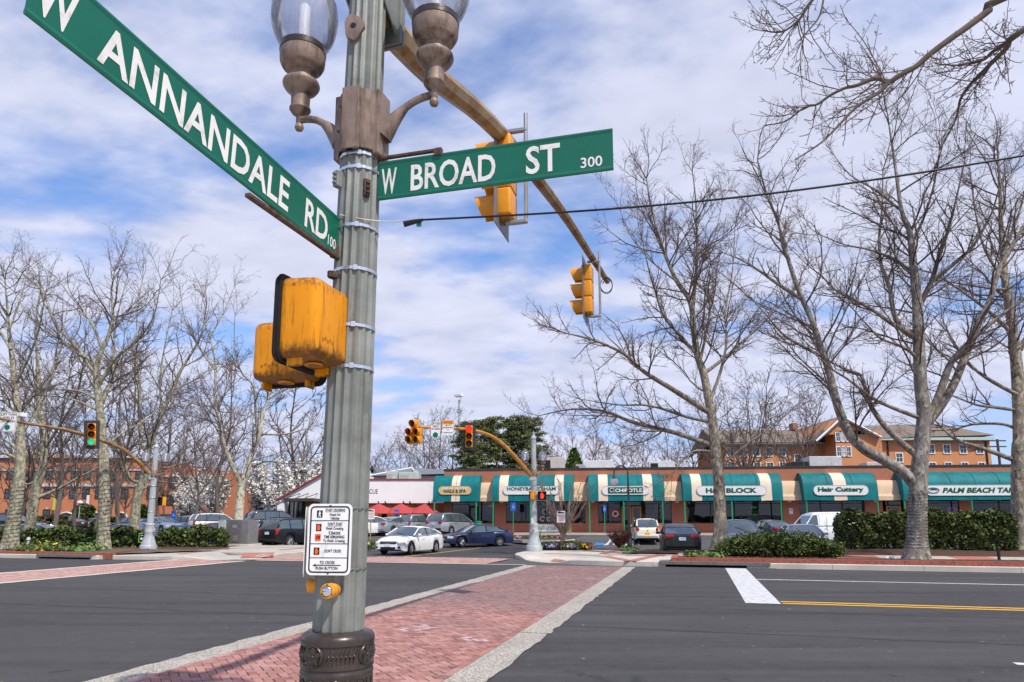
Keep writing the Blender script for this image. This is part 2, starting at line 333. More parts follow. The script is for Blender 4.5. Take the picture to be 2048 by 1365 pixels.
def clip_poly(poly, ax, lo, hi):
    for sgn, lim in ((1, lo), (-1, -hi)):
        out = []
        for i in range(len(poly)):
            p, q = poly[i], poly[(i + 1) % len(poly)]; a, b = sgn * p[ax] - lim, sgn * q[ax] - lim
            if a >= 0: out.append(p)
            if (a >= 0) != (b >= 0):
                t = a / (a - b); out.append((p[0] + (q[0] - p[0]) * t, p[1] + (q[1] - p[1]) * t))
        poly = out
        if not poly: return []
    return poly
BRK = {}
def brick_mesh(k):
    if k not in BRK:
        mb = MB(); mb.bbox((0, 0, 0), (.191, .091, .03), .004, seg=1); o = mb.build('brick', PV[k]); BRK[k] = o.data; bpy.data.objects.remove(o)
    return BRK[k]
def herringbone(name, u0, u1, v0, v1, z, single=0, rng=None, border=True, turn=45, b=.1, pv=None):
    rng = rng or random.Random(5)
    base = sheet(name, [S(u0, v0), S(u1, v0), S(u1, v1), S(u0, v1)], z, SAND)
    ui, uo = (u0 + b, u1 - b) if border else (u0, u1)
    ca, sa = math.cos(R(turn)), math.sin(R(turn)); rest = MB(); full = []
    cu, cvv = (u0 + u1) / 2, (v0 + v1) / 2; n = int(max(u1 - u0, v1 - v0) / b) + 6
    cl = [(rng.uniform(u0, u1), rng.uniform(v0, v1), rng.uniform(.15, .55)) for _ in range(int((v1 - v0) * .6))]
    def put(poly, cx, cy, ang, isfull):
        k = rng.choices((0, 1, 2), (5, 4, 2))[0]
        if any((cx - x) ** 2 + (cy - y) ** 2 < r_ * r_ and rng.random() < .4 for x, y, r_ in cl): k = 3
        h = z + .013 + rng.uniform(-.004, .004)
        if isfull and single: full.append((cx, cy, ang, k, h)); return
        rest.cur = k; m = len(poly); top = [S(x, y, h) for x, y in poly]; bot = [S(x, y, z) for x, y in poly]
        rest.add(top + bot, [tuple(range(m))] + [(i, m + i, m + (i + 1) % m, (i + 1) % m) for i in range(m)])
    for a in range(-n, n):
        for c in range(-n, n):
            ox, oy = a + 2 * c, -a + 2 * c
            if abs(ox) > 2 * n or abs(oy) > 2 * n: continue
            for (bx, by, w, l_) in ((ox, oy, 2, 1), (ox + 2, oy, 1, 2)):
                g = .045; q = [(bx + g, by + g), (bx + w - g, by + g), (bx + w - g, by + l_ - g), (bx + g, by + l_ - g)]
                mx, my = (bx + w / 2) * b, (by + l_ / 2) * b; x_, y_ = cu + mx * ca - my * sa, cvv + mx * sa + my * ca
                if not (ui - .15 < x_ < uo + .15 and v0 - .15 < y_ < v1 + .15): continue
                q = [(cu + (x * ca - y * sa) * b, cvv + (x * sa + y * ca) * b) for x, y in q]
                inside = all(ui <= x <= uo and v0 <= y <= v1 for x, y in q)
                if not inside:
                    q = clip_poly(clip_poly(q, 0, ui + .003, uo - .003), 1, v0, v1)
                    if len(q) < 3: continue
                put(q, x_, y_, R(turn) + (0 if w == 2 else R(90)), inside)
    if border:
        for j in range(int((v1 - v0) / (2 * b))):
            for e0 in (u0, u1 - b):
                y = v0 + j * 2 * b; put([(e0 + .003, y + .003), (e0 + b - .003, y + .003), (e0 + b - .003, y + 2 * b - .003), (e0 + .003, y + 2 * b - .003)], e0 + b / 2, y + b, R(90), False)
    if single:
        full.sort(key=lambda q: (S(q[0], q[1]) - Vector((-.9, 2.5, 0))).length)
        vis = [q for q in full if q[1] > 6.9 and (lambda P_: abs(P_.x / P_.y) < .8)(S(q[0], q[1]))]; rest_full = [q for q in full if q not in set(vis[:single])]
        for cx, cy, ang, k, h in vis[:single]:
            o = bpy.data.objects.new('brick', brick_mesh(k)); COL.objects.link(o); o.parent = base; o.location = S(cx, cy, h - .015); o.rotation_euler = (0, 0, ang - SA)
        single = 0; hw, hl = b - .003, b / 2 - .003
        for cx, cy, ang, k, h in rest_full:
            c_, s_ = math.cos(ang), math.sin(ang); rest.cur = k
            q = [(cx + x * c_ - y * s_, cy + x * s_ + y * c_) for x, y in ((-hw, -hl), (hw, -hl), (hw, hl), (-hw, hl))]
            top = [S(x, y, h) for x, y in q]; bot = [S(x, y, z) for x, y in q]
            rest.add(top + bot, [(0, 1, 2, 3)] + [(i, 4 + i, 4 + (i + 1) % 4, (i + 1) % 4) for i in range(4)])
    o = rest.build('paving_bricks', pv or PV, base); o['kind'] = 'stuff'
    return base
def band(parent, u0, u1, v0, v1, z, m=AGG, seed=1, along='v'):
    rg = random.Random(seed); n = int((v1 - v0) / .18); mb = MB(); V = []; F = []
    for i in range(n + 1):
        v = v0 + (v1 - v0) * i / n; j0, j1 = (rg.uniform(-.025, .03), 0) if seed % 2 else (0, rg.uniform(-.03, .025))
        V += [S(u0 + j0, v, z), S(u1 + j1, v, z)]
    F = [(2 * i, 2 * i + 1, 2 * i + 3, 2 * i + 2) for i in range(n)]
    if along == 'u':
        V = []
        for i in range(n + 1):
            v = v0 + (v1 - v0) * i / n; V += [S(v, u0 + rg.uniform(-.02, .02), z), S(v, u1, z)]
        F = [(2 * i, 2 * i + 2, 2 * i + 3, 2 * i + 1) for i in range(n)]
    mb.add(V, F); return mb.build('concrete_band', m, parent)
cw = herringbone('crosswalk', -6.2, -2.82, 5.78, 27.0, .008, single=300)
for k, (a0, b0) in enumerate(((-6.68, -6.2), (-2.82, -2.34))):
    for j, (c0, c1) in enumerate(((5.78, 11.0), (11.03, 16.4), (16.43, 21.8), (21.83, 27.0))): band(cw, a0, b0, c0, c1, .016, seed=k + 1 + 2 * j * 0)
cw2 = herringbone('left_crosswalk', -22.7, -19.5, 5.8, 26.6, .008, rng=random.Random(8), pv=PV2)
band(cw2, -23.05, -22.7, 5.8, 26.6, .016, CONC2, 1); band(cw2, -19.5, -19.15, 5.8, 26.6, .016, CONC2, 2)
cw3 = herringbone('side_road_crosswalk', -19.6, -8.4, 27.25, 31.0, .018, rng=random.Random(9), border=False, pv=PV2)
band(cw3, 27.0, 27.25, -19.1, -6.7, .020, CONC2, 1, 'u'); band(cw3, 31.0, 31.25, -19.6, -9, .024, CONC2, 3, 'u')

# painted markings (flat sheets a few millimetres above the asphalt)
def paint(name, poly, m, z=.009): return structure(sheet(name, poly, z, m))
paint('stop_line', [S(.95, 16.15), S(1.68, 16.15), S(1.68, 27.4), S(.95, 27.4)], WHITEP)
paint('lane_line', [S(1.70, 22.45), S(120, 22.45), S(120, 22.62), S(1.70, 22.62)], WHITEP)
for v0 in (16.2, 16.55): paint('centre_line', [S(1.72, v0), S(120, v0), S(120, v0 + .16), S(1.72, v0 + .16)], YELP)
for k in range(4): paint('lane_dash', [S(3.8 + 9 * k, 10.25), S(6.8 + 9 * k, 10.25), S(6.8 + 9 * k, 10.4), S(3.8 + 9 * k, 10.4)], WHITEP)
structure(MB().add([S(-13.9, 31.3, .02), S(-13.75, 31.3, .02), S(-13.45, 44, .02), S(-13.6, 44, .02)], [(0, 1, 2, 3)]).build('side_road_centre_line', YELP))

# kerbs: stones laid along a path; sidewalk strips follow the kerb's height
def arc(c, r_, a0, a1, n=8): return [(c[0] + r_ * math.cos(R(a0 + (a1 - a0) * i / n)), c[1] + r_ * math.sin(R(a0 + (a1 - a0) * i / n))) for i in range(n + 1)]
def resample(path, step):
    out = [path[0]]; acc = 0
    for p, q in zip(path, path[1:]):
        L = math.dist(p, q); d = step - acc
        while d < L:
            out.append((p[0] + (q[0] - p[0]) * d / L, p[1] + (q[1] - p[1]) * d / L)); d += step
        acc = L - (d - step)
    out.append(path[-1]); return out
def kerb(name, path, ztop, w=.16, step=.5, stone=6, skip=lambda u, v: False, m=None):   # path in street coordinates, sidewalk to its left
    pts = resample(path, step); root = None; i = 0; N = len(pts)
    nrm = []
    for k in range(N):
        p, q = pts[max(k - 1, 0)], pts[min(k + 1, N - 1)]; dx, dy = q[0] - p[0], q[1] - p[1]; L = math.hypot(dx, dy); nrm.append((-dy / L, dx / L))
    root = bpy.data.objects.new(name, None); COL.objects.link(root); structure(root); FR[root.name] = Matrix.Identity(4)
    while i < N - 1:
        j = min(i + stone, N - 1); mb = MB(); V = []
        for k in range(i, j + 1):
            (u, v), (a, b) = pts[k], nrm[k]; zt = ztop(u, v); e = .006 * ((k == i) - (k == j)); du, dv = b * e, -a * e
            g = gz(*S(u, v)[:2])
            V += [S(u + du, v + dv, g - .05), S(u + du, v + dv, g + max(zt - .02, 0)), S(u + a * .02 + du, v + b * .02 + dv, g + zt), S(u + a * w + du, v + b * w + dv, g + zt + .004), S(u + a * w + du, v + b * w + dv, g - .05)]
        n = j - i; F = [(5 * q + r_, 5 * q + 5 + r_, 5 * q + 6 + r_, 5 * q + 1 + r_) for q in range(n) for r_ in range(4)] + [(4, 3, 2, 1, 0), tuple(5 * n + r_ for r_ in range(5))]
        mid = pts[(i + j) // 2]
        if not skip(*mid): mb.add(V, F); mb.build('kerb_stone', m or CONC2, root)
        i = j
    return pts, nrm
def ramp(u, v, c, r_=1.9): return max(0, 1 - (math.hypot(u - c[0], v - c[1]) / r_) ** 4)
def ztR(u, v): return .17 * (1 - max(ramp(u, v, (-7.0, 29.0), 2.0), ramp(u, v, (-4.4, 27.9), 1.0) * .0)) + .012
pathR = [(-8.75, 38), (-8.75, 34.5)] + arc((-2.6, 34.0), 6.15, 180, 270, 14)[1:] + [(70, 27.85)]
ptsR, nR = kerb('kerb_right', pathR, ztR, skip=lambda u, v: -1.6 < u < 2.7 and v < 29)
def ztL(u, v): return .17 * (1 - ramp(u, v, (-20.6, 27.6), 1.9)) + .012
pathL = [(-90, 25.9), (-29, 25.9), (-24.5, 26.3)] + arc((-22.6, 29.6), 2.9, 285, 355, 8) + [(-19.75, 33), (-19.75, 40)]
ptsL, nL = kerb('kerb_left', pathL, ztL, skip=lambda u, v: -30.2 < u < -26.9 and v < 26.4)
def strip(name, pts, nrm, zt, w0, w1, m, z1=.19, sel=lambda u, v: True):
    mb = MB(); V = []; F = []; ok = []
    for (u, v), (a, b) in zip(pts, nrm):
        V += [S(u + a * w0, v + b * w0, zt(u, v) + .006), S(u + a * w1, v + b * w1, z1)]; ok.append(sel(u, v))
    F = [(2 * i, 2 * i + 2, 2 * i + 3, 2 * i + 1) for i in range(len(pts) - 1) if ok[i] and ok[i + 1]]
    mb.add(V, F); return structure(mb.build(name, m))
# ---------------------------------------------------------------- the near signal pole and what hangs on it
GALV = mat('galvanised_steel', (.225, .232, .212), .55, .25, var=.30, scale=3, bump=.12, bscale=50, dirt=((.10, .085, .065), .28, 3.2, .35))
PALEGREY = mat('pale_grey_paint', (.42, .45, .46), .5, .1, var=.12, scale=3, dirt=((.22, .19, .16), .2, 4, .3))
BROWN = mat('brown_bronze_paint', (.27, .195, .155), .5, .15, var=.2, scale=7, bump=.1, dirt=((.06, .043, .035), .62, 7, .22))
CAST = mat('dark_bronze_casting', (.062, .048, .042), .30, .35, var=.22, scale=9, bump=.15, bscale=60, dirt=((.14, .125, .11), .1, 7, .6))
STEEL = mat('stainless_band', (.72, .73, .74), .28, .9, var=.1, scale=9)
RUST = mat('rusty_bracket', (.10, .065, .048), .8, .2, var=.5, scale=30, bump=.6)
YELS = mat('signal_yellow', (.74, .285, .006), .42, 0, var=.1, scale=5, coat=.15)
YELD = mat('weathered_signal_yellow', (.80, .34, .012), .42, 0, var=.12, scale=4, bump=.05, dirt=((.13, .055, .01), .40, 9, .22), coat=.1)
def m_weathered():
    t = NT('streaked_signal_yellow'); g = t.coord('Generated'); v = t.coord(); t.p(Roughness=.42, Coat_Weight=.1)
    zz = t.n('SeparateXYZ', {0: g}).outputs[2]; st_ = t.noise(t.mapped(v, (34, 34, 3.2)), 1, 6, .7); sp_ = t.noise(v, 55, 5, .7); bl = t.noise(v, 16, 6, .75)
    c = t.mix(t.rng(t.noise(v, 4, 5), .3, .7), (.70, .245, .003), (.78, .30, .005))
    edge = t.math('ADD', t.rng(zz, .03, .22, .30, 0), t.rng(zz, .78, .97, 0, .20))
    c = t.mix(t.rng(t.math('ADD', bl, edge), .63, .80, 0, .9), c, (.085, .036, .012))
    c = t.mix(t.rng(t.math('ADD', st_, t.math('MULTIPLY', edge, .7)), .535, .70, 0, .8), c, (.16, .065, .012))
    c = t.mix(t.rng(sp_, .66, .72, 0, .8), c, (.12, .05, .012))
    t.setc(c); t.bump(bl, .06, .01); MATS['streaked_signal_yellow'] = t.m; return t.m
YELD = m_weathered()
BLACKM = mat('black_plastic', (.018, .018, .020), .5, var=.2)
GREENS = mat('sign_green', (.002, .118, .070), .42, var=.1, scale=3, dirt=((.01, .09, .06), .2, 5, .5))
SIGNW = mat('sign_white', (.80, .79, .77), .45, var=.06, dirt=((.50, .46, .42), .22, 9, 1))
SIGNK = mat('sign_black', (.015, .014, .015), .5, var=0)
LETW = mat('weathered_letter_white', (.76, .73, .70), .5, var=.08, dirt=((.47, .41, .36), .38, 7, 1))
ORNG = mat('sign_orange', (.85, .12, .02), .5, var=.05)
SIGNBACK = mat('sign_aluminium', (.40, .41, .43), .45, .5, var=.1)
def m_globe():
    t = NT('acorn_glass'); t.t.nodes.remove(t.b); tr = t.n('BsdfTransparent', {0: (.93, .94, .98, 1)}); gl = t.n('BsdfGlossy', {'Color': (.9, .92, .95, 1), 'Roughness': .12}); tl = t.n('BsdfTranslucent', {0: (.80, .80, .84, 1)}); df = t.n('BsdfDiffuse', {0: (.72, .73, .78, 1)})
    st_ = t.rng(t.noise(t.mapped(t.coord(), (30, 30, 2.5)), 1, 5, .7), .50, .75, .34, .75); m0 = t.n('MixShader', {0: .5}); t.l(tl.outputs[0], m0.inputs[1]); t.l(df.outputs[0], m0.inputs[2])
    m1 = t.n('MixShader'); t.l(st_, m1.inputs[0]); t.l(tr.outputs[0], m1.inputs[1]); t.l(m0.outputs[0], m1.inputs[2]); fr = t.n('Fresnel', {0: 1.35}); m2 = t.n('MixShader'); t.l(fr.outputs[0], m2.inputs[0]); t.l(m1.outputs[0], m2.inputs[1]); t.l(gl.outputs[0], m2.inputs[2]); t.l(m2.outputs[0], t.o.inputs[0]); MATS['acorn_glass'] = t.m; return t.m
GLOBE = m_globe()
CORE = mat('lamp_core', (.86, .86, .88), .3, var=.05)
ARMM = mat('weathered_arm_paint', (.33, .235, .125), .5, .15, var=.25, scale=2.5, dirt=((.22, .075, .018), .75, 3.0, 1))
ARMO = mat('ochre_arm_paint', (.52, .245, .06), .5, .1, var=.2, scale=3, dirt=((.24, .10, .03), .3, 4, 1))
WIREM = mat('cable_black', (.02, .02, .022), .5, var=0)
PZ = .15
PX0 = W(677, 1258, 4.7).x; PY0 = 4.7
def fl(n=16, d=.105): return lambda h: 1 - d * abs(math.sin(n * h / 2)) ** 1.3
def on_pole(ang, r_, z): return Vector((PX0 + .010 * (z - 1) + r_ * math.cos(ang), PY0 + r_ * math.sin(ang), z))
pole = thing('signal_pole', 'tall fluted grey signal pole with dark cast base and two glass lamps in the foreground', 'signal pole', (PX0, PY0, PZ))
def ax(z): return Vector((PX0 + .010 * (z - 1), PY0, z))
def rad(z): return .172 - .0072 * (z - 1)
ztop = 6.35
mb = MB(); mb.tube([ax(z) for z in np.linspace(.95, ztop, 30)], [rad(z) for z in np.linspace(.95, ztop, 30)], 128, flute=fl()); mb.build('shaft', GALV, pole, True, True, 25)
MB().lathe([(.13, 6.33), (.15, 6.36), (.15, 6.42), (.12, 6.46), (.05, 6.62), (.06, 6.68), (.04, 6.74), (.004, 6.86)], 20, ax(6.35) - Vector((0, 0, 6.35))).build('finial', GALV, pole, True, True)
# cast base: drum with medallions, beads, slanting ribs and arched flutes
zt = 1.075; RB = .237
base = MB(); base.lathe([(.30, .15), (.30, .24), (.275, .28), (.25, .30), (.238, .36), (.228, .42), (.228, .80), (.236, .815), (.236, .835), (.231, .84), (.231, .855), (.238, .86), (.238, .885), (.230, .89), (.230, 1.00), (.238, 1.005), (.240, 1.03), (.236, 1.048), (.222, 1.065), (.20, 1.078), (.172, 1.084), (.150, 1.085)], 72, (PX0, PY0, 0))
base = base.build('cast_base', CAST, pole, True, True, 50)
def radial(ang, r_, z):           # frame on the drum: x tangent, y up, z outward
    out = Vector((math.cos(ang), math.sin(ang), 0)); right = Vector((-math.sin(ang), math.cos(ang), 0))
    return face_frame(Vector((PX0, PY0, z)) + out * r_, right)
for k in range(4):
    ang = R(-115 + 90 * k); f_ = radial(ang, .231, .945); mb = MB()
    mb.lathe([(.070, -.03), (.070, .008), (.064, .014), (.058, .008), (.05, .006), (.001, .006)], 28, (0, 0, 0), f_)
    for q in range(5):
        a = R(90 + 72 * q); c_ = Vector((.034 * math.cos(a), .034 * math.sin(a), .009)); mm = f_ @ Matrix.Translation(c_) @ Matrix.Rotation(a, 4, 'Z')
        mb.lathe([(.003, -.004), (.020, -.002), (.024, .002), (.018, .006), (.004, .004)], 12, (0, 0, 0), mm @ Matrix.Diagonal((1, .8, 1, 1)))
        mb.tube([f_ @ Vector((.012 * math.cos(a + .63), .012 * math.sin(a + .63), .012)), f_ @ Vector((.058 * math.cos(a + .63), .058 * math.sin(a + .63), .014))], .0035, 5)
    mb.lathe([(.013, .0), (.013, .012), (.008, .02), (.001, .022)], 12, (0, 0, 0), f_); mb.build('rosette', CAST, base, True, True, 50)
mb = MB(); mb2 = MB()
for k in range(4):
    for q in range(8):
        ang = R(-115 + 90 * k + 22 + 46 * q / 7); f_ = radial(ang, .230, .945)
        mb.tube([f_ @ Vector((.008 * math.sin(t * 2.2) + (.012 if t > 0 else -.008) * abs(t), .048 * t, .002 + .004 * (1 - t * t))) for t in np.linspace(-1, 1, 7)], [.003, .006, .008, .0085, .008, .006, .003], 6)
        if q < 7: mb2.lathe([(.001, .017), (.007, .014), (.011, .006), (.012, -.004)], 8, (0, 0, 0), radial(ang + R(3.3), .230, .945))
mb.build('rib_frieze', CAST, base, True, True)['kind'] = 'stuff'; mb2.build('bead_row', CAST, base, True, True)['kind'] = 'stuff'
for k in range(16):
    ang = R(-102 + 22.5 * k); f_ = radial(ang, .228, .77); mb = MB()
    arch = [(-.029, -.33)] + [(-.029 * math.cos(R(a)), .029 * math.sin(R(a))) for a in range(0, 181, 20)] + [(.029, -.33)]
    mb.tube([f_ @ Vector((x, y, .001)) for x, y in arch], .005, 6); mb.build('arched_flute', CAST, base, True, True)
# steel bands
def zpy(py, off=0.): return W(700, py, PY0 - .16).z
def band_ring(z, h, r_add=.004, n=64, tilt=0., m=STEEL, name='steel_band', parent=pole):
    mb = MB(); V = []; F = []
    for j in range(n):
        a = 2 * math.pi * j / n; r_ = rad(z) * (1 - .03 * (1 + math.cos(16 * a + math.pi)) / 2) + r_add; dz = tilt * math.cos(a)
        V += [on_pole(a, r_ - .004, z - h / 2 + dz), on_pole(a, r_, z - h / 2 + dz), on_pole(a, r_, z + h / 2 + dz), on_pole(a, r_ - .004, z + h / 2 + dz)]
    F = [(4 * j + q, 4 * ((j + 1) % n) + q, 4 * ((j + 1) % n) + (q + 1) % 4, 4 * j + (q + 1) % 4) for j in range(n) for q in range(4)]
    mb.add(V, F); return mb.build(name, m, parent, True, True, 60)
for py in (302, 330, 447, 534, 648, 731):
    b_ = band_ring(zpy(py), .022)
    a = R(-80); f_ = radial(a, rad(zpy(py)) + .006 - .0, zpy(py)); MB().bbox(f_ @ Vector((.03, 0, 0)), (.03, .012, .036), .003, m=f_.to_3x3().to_4x4() @ Matrix.Rotation(R(90), 4, 'X')).build('buckle', STEEL, b_, False, True)
for py in (1016, 1139): band_ring(zpy(py), .008, .003, name='seam_band', m=GALV)
# patched hole plate, bracket pads
zp = zpy(52); f_ = radial(R(-98), rad(zp) + .001, zp); mb = MB()
mb.prism([(.085 * (1 + .14 * math.sin(3 * t + 1)) * math.cos(t) * (.85), .105 * (1 + .1 * math.sin(4 * t)) * math.sin(t)) for t in np.linspace(0, 2 * math.pi, 22)[:-1]], -.03, .012, f_); pp = mb.build('hole_cover', BROWN, pole, False, True)
MB().lathe([(.022, .012), (.022, .014), (.018, .0141)], 14, f_ @ Vector((0, .01, 0)), f_.to_3x3().to_4x4()).build('bolt_hole', BLACKM, pp, False, True)
for px_, py, w_, h_ in ((690, 355, .05, .12), (690, 500, .04, .1), (690, 548, .055, .05), (757, 372, .05, .13)):
    z = zpy(py); a = math.atan2(-.92, (px_ - 720) / 45.); f_ = radial(a, rad(z) - .004, z); mb = MB(); mb.bbox(f_ @ Vector((0, 0, .015)), (w_, h_, .05), .006, m=f_.to_3x3().to_4x4())
    for q in range(3): mb.bbox(f_ @ Vector((0, h_ * (.28 - .28 * q), .045)), (w_ * .6, .016, .02), .003, m=f_.to_3x3().to_4x4())
    mb.build('mounting_pad', RUST if py != 355 else GALV, pole, False, True)
# brown collar with two lamp arms
zb0, zb1 = zpy(300) + .02, zpy(178)
mb = MB()
prof = [(rad(zb0) + .015, zb0), (rad(zb0) + .022, zb0 + .01), (rad(zb0) + .022, zb1), (rad(zb0) + .012, zb1 + .012), (rad(zb0) - .02, zb1 + .012)]
mb.lathe(prof, 40, ax((zb0 + zb1) / 2) - Vector((0, 0, (zb0 + zb1) / 2)), caps=False); collar = mb.build('lamp_collar', BROWN, pole, True, True, 35)
LA = math.atan2(.30, -1.0)            # direction of the left lamp
for a in (LA, LA + math.pi):
    d_ = Vector((math.cos(a), math.sin(a), 0)); t_ = Vector((-d_.y, d_.x, 0)); c_ = ax((zb0 + zb1) / 2) + d_ * (rad(zb0) + .012)
    mm = Matrix((d_, t_, Vector((0, 0, 1)))).transposed().to_4x4(); mb = MB(); mb.bbox(c_, (.05, .17, zb1 - zb0 + .05), .01, m=mm); mb.build('arm_flange', BROWN, collar, False, True)
    for s_ in (-1, 1):
        mb = MB(); mb.bbox(ax((zb0 + zb1) / 2) + d_ * .02 + t_ * (rad(zb0) + .02) * s_, (.10, .03, zb1 - zb0 + .03), .006, m=mm); mb.build('clamp_lug', BROWN, collar, False, True)
for az in (-104, -110):
    z = zb0 + (.33 if az == -104 else .14); f_ = radial(R(az - 18), rad(z) + .026, z); MB().lathe([(.0, .004), (.011, .003), (.013, -.008)], 10, (0, 0, 0), f_).build('bolt', RUST, collar, False, True)

def lamp_parts(parent, c, s=1., world=True, seg=28, globe_mat=None):
    """an acorn lamp: urn holder with finial and a ribbed glass globe; c is the finial's lowest point"""
    pr = [(.012, 0), (.026, .004), (.034, .024), (.030, .045), (.022, .058), (.026, .066), (.027, .118), (.034, .124), (.06, .140), (.080, .170), (.080, .182), (.072, .186), (.070, .205), (.072, .290), (.088, .312), (.118, .338), (.136, .366), (.140, .382), (.136, .398), (.118, .408), (.096, .420), (.088, .445), (.090, .470), (.108, .482), (.118, .492), (.124, .510), (.150, .525), (.168, .560), (.172, .600), (.172, .640)]
    mb = MB(); mb.lathe([(r_ * s, z * s) for r_, z in pr], seg, c); h = mb.build('lamp_holder', BROWN, parent, True, world, 30)
    MB().lathe([(.172 * s, .641 * s), (.176 * s, .645 * s), (.176 * s, .690 * s), (.165 * s, .693 * s)], seg, c).build('lamp_ring', CAST, h, True, world, 30)
    gp = [(.158, .69), (.196, .74), (.226, .80), (.246, .87), (.254, .94), (.252, 1.01), (.24, 1.08), (.216, 1.15), (.17, 1.21), (.11, 1.25), (.06, 1.27), (.045, 1.30), (.05, 1.33), (.03, 1.37), (.004, 1.42)]
    mb = MB(); mb.lathe([(r_ * s, z * s) for r_, z in gp], max(seg * 2, 24), c, caps=False, flute=(lambda a: 1 + .012 * math.cos(24 * a)) if seg > 20 else None); g = mb.build('lamp_globe', GLOBE, parent, True, world, 80)
    MB().lathe([(.050 * s, .69 * s), (.050 * s, .74 * s), (.042 * s, .76 * s), (.042 * s, 1.05 * s), (.02 * s, 1.08 * s)], 14, c).build('lamp_tube', CORE, g, True, world)
    return h
for a, (px_, py) in ((LA, (598, 262)), (LA + math.pi, (868, 212))):
    d_ = Vector((math.cos(a), math.sin(a), 0)); Yd = PY0 + d_.y * .47
    tip = W(px_, py, Yd); lamp_parts(pole, tip)
    p0 = ax((zb0 + zb1) / 2 - .08) + d_ * (rad(4) + .02); p3 = tip + Vector((0, 0, .09)); pts = []
    for t in np.linspace(0, 1, 12):
        q = p0.lerp(p3, t); q.z += .09 * math.sin(math.pi * t) * (1 - .2 * t) + .0; pts.append(q)
    mb = MB(); mb.tube(pts, [.075 - .048 * min(1, t * 2.2) for t in np.linspace(0, 1, 12)], 14); mb.build('lamp_arm', BROWN, pole, True, True, 60)
# the mast arm
def arm_pt(px_, py):
    k = (px_ - 1024) / 1365.; L = 0.
    for _ in range(30):
        Y_ = PY0 + .956 * L; x_ = PX0 + .06 + .292 * L; p = W(px_, py, Y_); L -= (x_ - p.x) / (.292 - k * .94)
    return W(px_, py, PY0 + .956 * L)
ap = [arm_pt(*q) for q in ((805, 88), (870, 155), (960, 228), (1030, 302), (1085, 372), (1135, 440), (1180, 510), (1214, 562))]
ARMP = ap
p_in = Vector((ax(5.4).x, PY0, ap[0].z - .06)); p_in += (ap[0] - p_in).normalized() * .1
def cat(pts, n):
    out = []; k = len(pts)
    for i in range(k - 1):
        a, b, c, d = pts[max(i - 1, 0)], pts[i], pts[i + 1], pts[min(i + 2, k - 1)]
        for t in np.linspace(0, 1, n, endpoint=False):
            out.append(.5 * ((2 * b) + (c - a) * t + (2 * a - 5 * b + 4 * c - d) * t ** 2 + (3 * b - a - 3 * c + d) * t ** 3))
    return out + [pts[-1]]
sp = cat([p_in] + ap, 5); mb = MB(); mb.tube(sp, [.125 - .06 * i / (len(sp) - 1) for i in range(len(sp))], 8); arm = mb.build('mast_arm', ARMM, pole, False, True)
mb = MB(); mb.tube([sp[-1], sp[-1] + (sp[-1] - sp[-3]).normalized() * .05], .07, 8); mb.build('arm_cap', ARMM, arm, False, True)
ad = (ap[0] - p_in).normalized(); c_ = p_in + ad * .12
hd = Vector((ad.x, ad.y, 0)).normalized(); sd_ = Vector((-hd.y, hd.x, 0))
mm = Matrix((hd, sd_, Vector((0, 0, 1)))).transposed().to_4x4()
mb = MB(); mb.bbox(c_ + Vector((0, 0, .06)), (.03, .36, .62), .004, m=mm); mb.bbox(c_ + hd * .04 + Vector((0, 0, .06)), (.03, .36, .62), .004, m=mm); plate = mb.build('arm_plate', GALV, pole, False, True)
for s_ in (-1, 1):
    mb = MB(); q0 = c_ + sd_ * .15 * s_
    V = [q0 + Vector((0, 0, .36)), q0 + Vector((0, 0, -.22)), q0 - hd * .30 + Vector((0, 0, .02)), q0 - hd * .30 + Vector((0, 0, .75))]
    mb.add(V + [q + sd_ * .012 for q in V], [(0, 1, 2, 3), (7, 6, 5, 4), (0, 4, 5, 1), (1, 5, 6, 2), (2, 6, 7, 3), (3, 7, 4, 0)]); mb.build('gusset', GALV, plate, False, True)

# street name signs
u3 = Vector((UX, UY, 0)); v3 = Vector((VX, VY, 0))
def blade_sign(label, p_near_pole, d_, L, h, words, reader_right, bracket_up):
    t = thing('street_sign', label, 'street sign', p_near_pole, group='street name signs on the near pole'); right = Vector(reader_right)
    c_ = p_near_pole + d_ * (L / 2); f_ = face_frame(c_, right); mb = MB()
    prof = [(-h / 2, -.006), (-h / 2, .006), (-h / 2 + .012, .009), (-h / 2 + .03, .004), (h / 2 - .03, .004), (h / 2 - .012, .009), (h / 2, .006), (h / 2, -.006), (h / 2 - .012, -.009), (h / 2 - .03, -.004), (-h / 2 + .03, -.004), (-h / 2 + .012, -.009)]
    n = len(prof); V = [f_ @ Vector((s_ * L / 2, y, z)) for s_ in (-1, 1) for y, z in prof]
    mb.add(V, [(i, n + i, n + (i + 1) % n, (i + 1) % n) for i in range(n)] + [tuple(range(n)), tuple(range(2 * n - 1, n - 1, -1))]); mb.build('panel', GREENS, t, False, True)
    for w_, x0, x1, y0, y1, bold, col in words:
        mb = MB(); text(mb, w_, f_, x0 * L / 2, x1 * L / 2, y0 * h / 2, y1 * h / 2, .0062, bold); mb.build('lettering', col, t, False, True)
    return t, f_
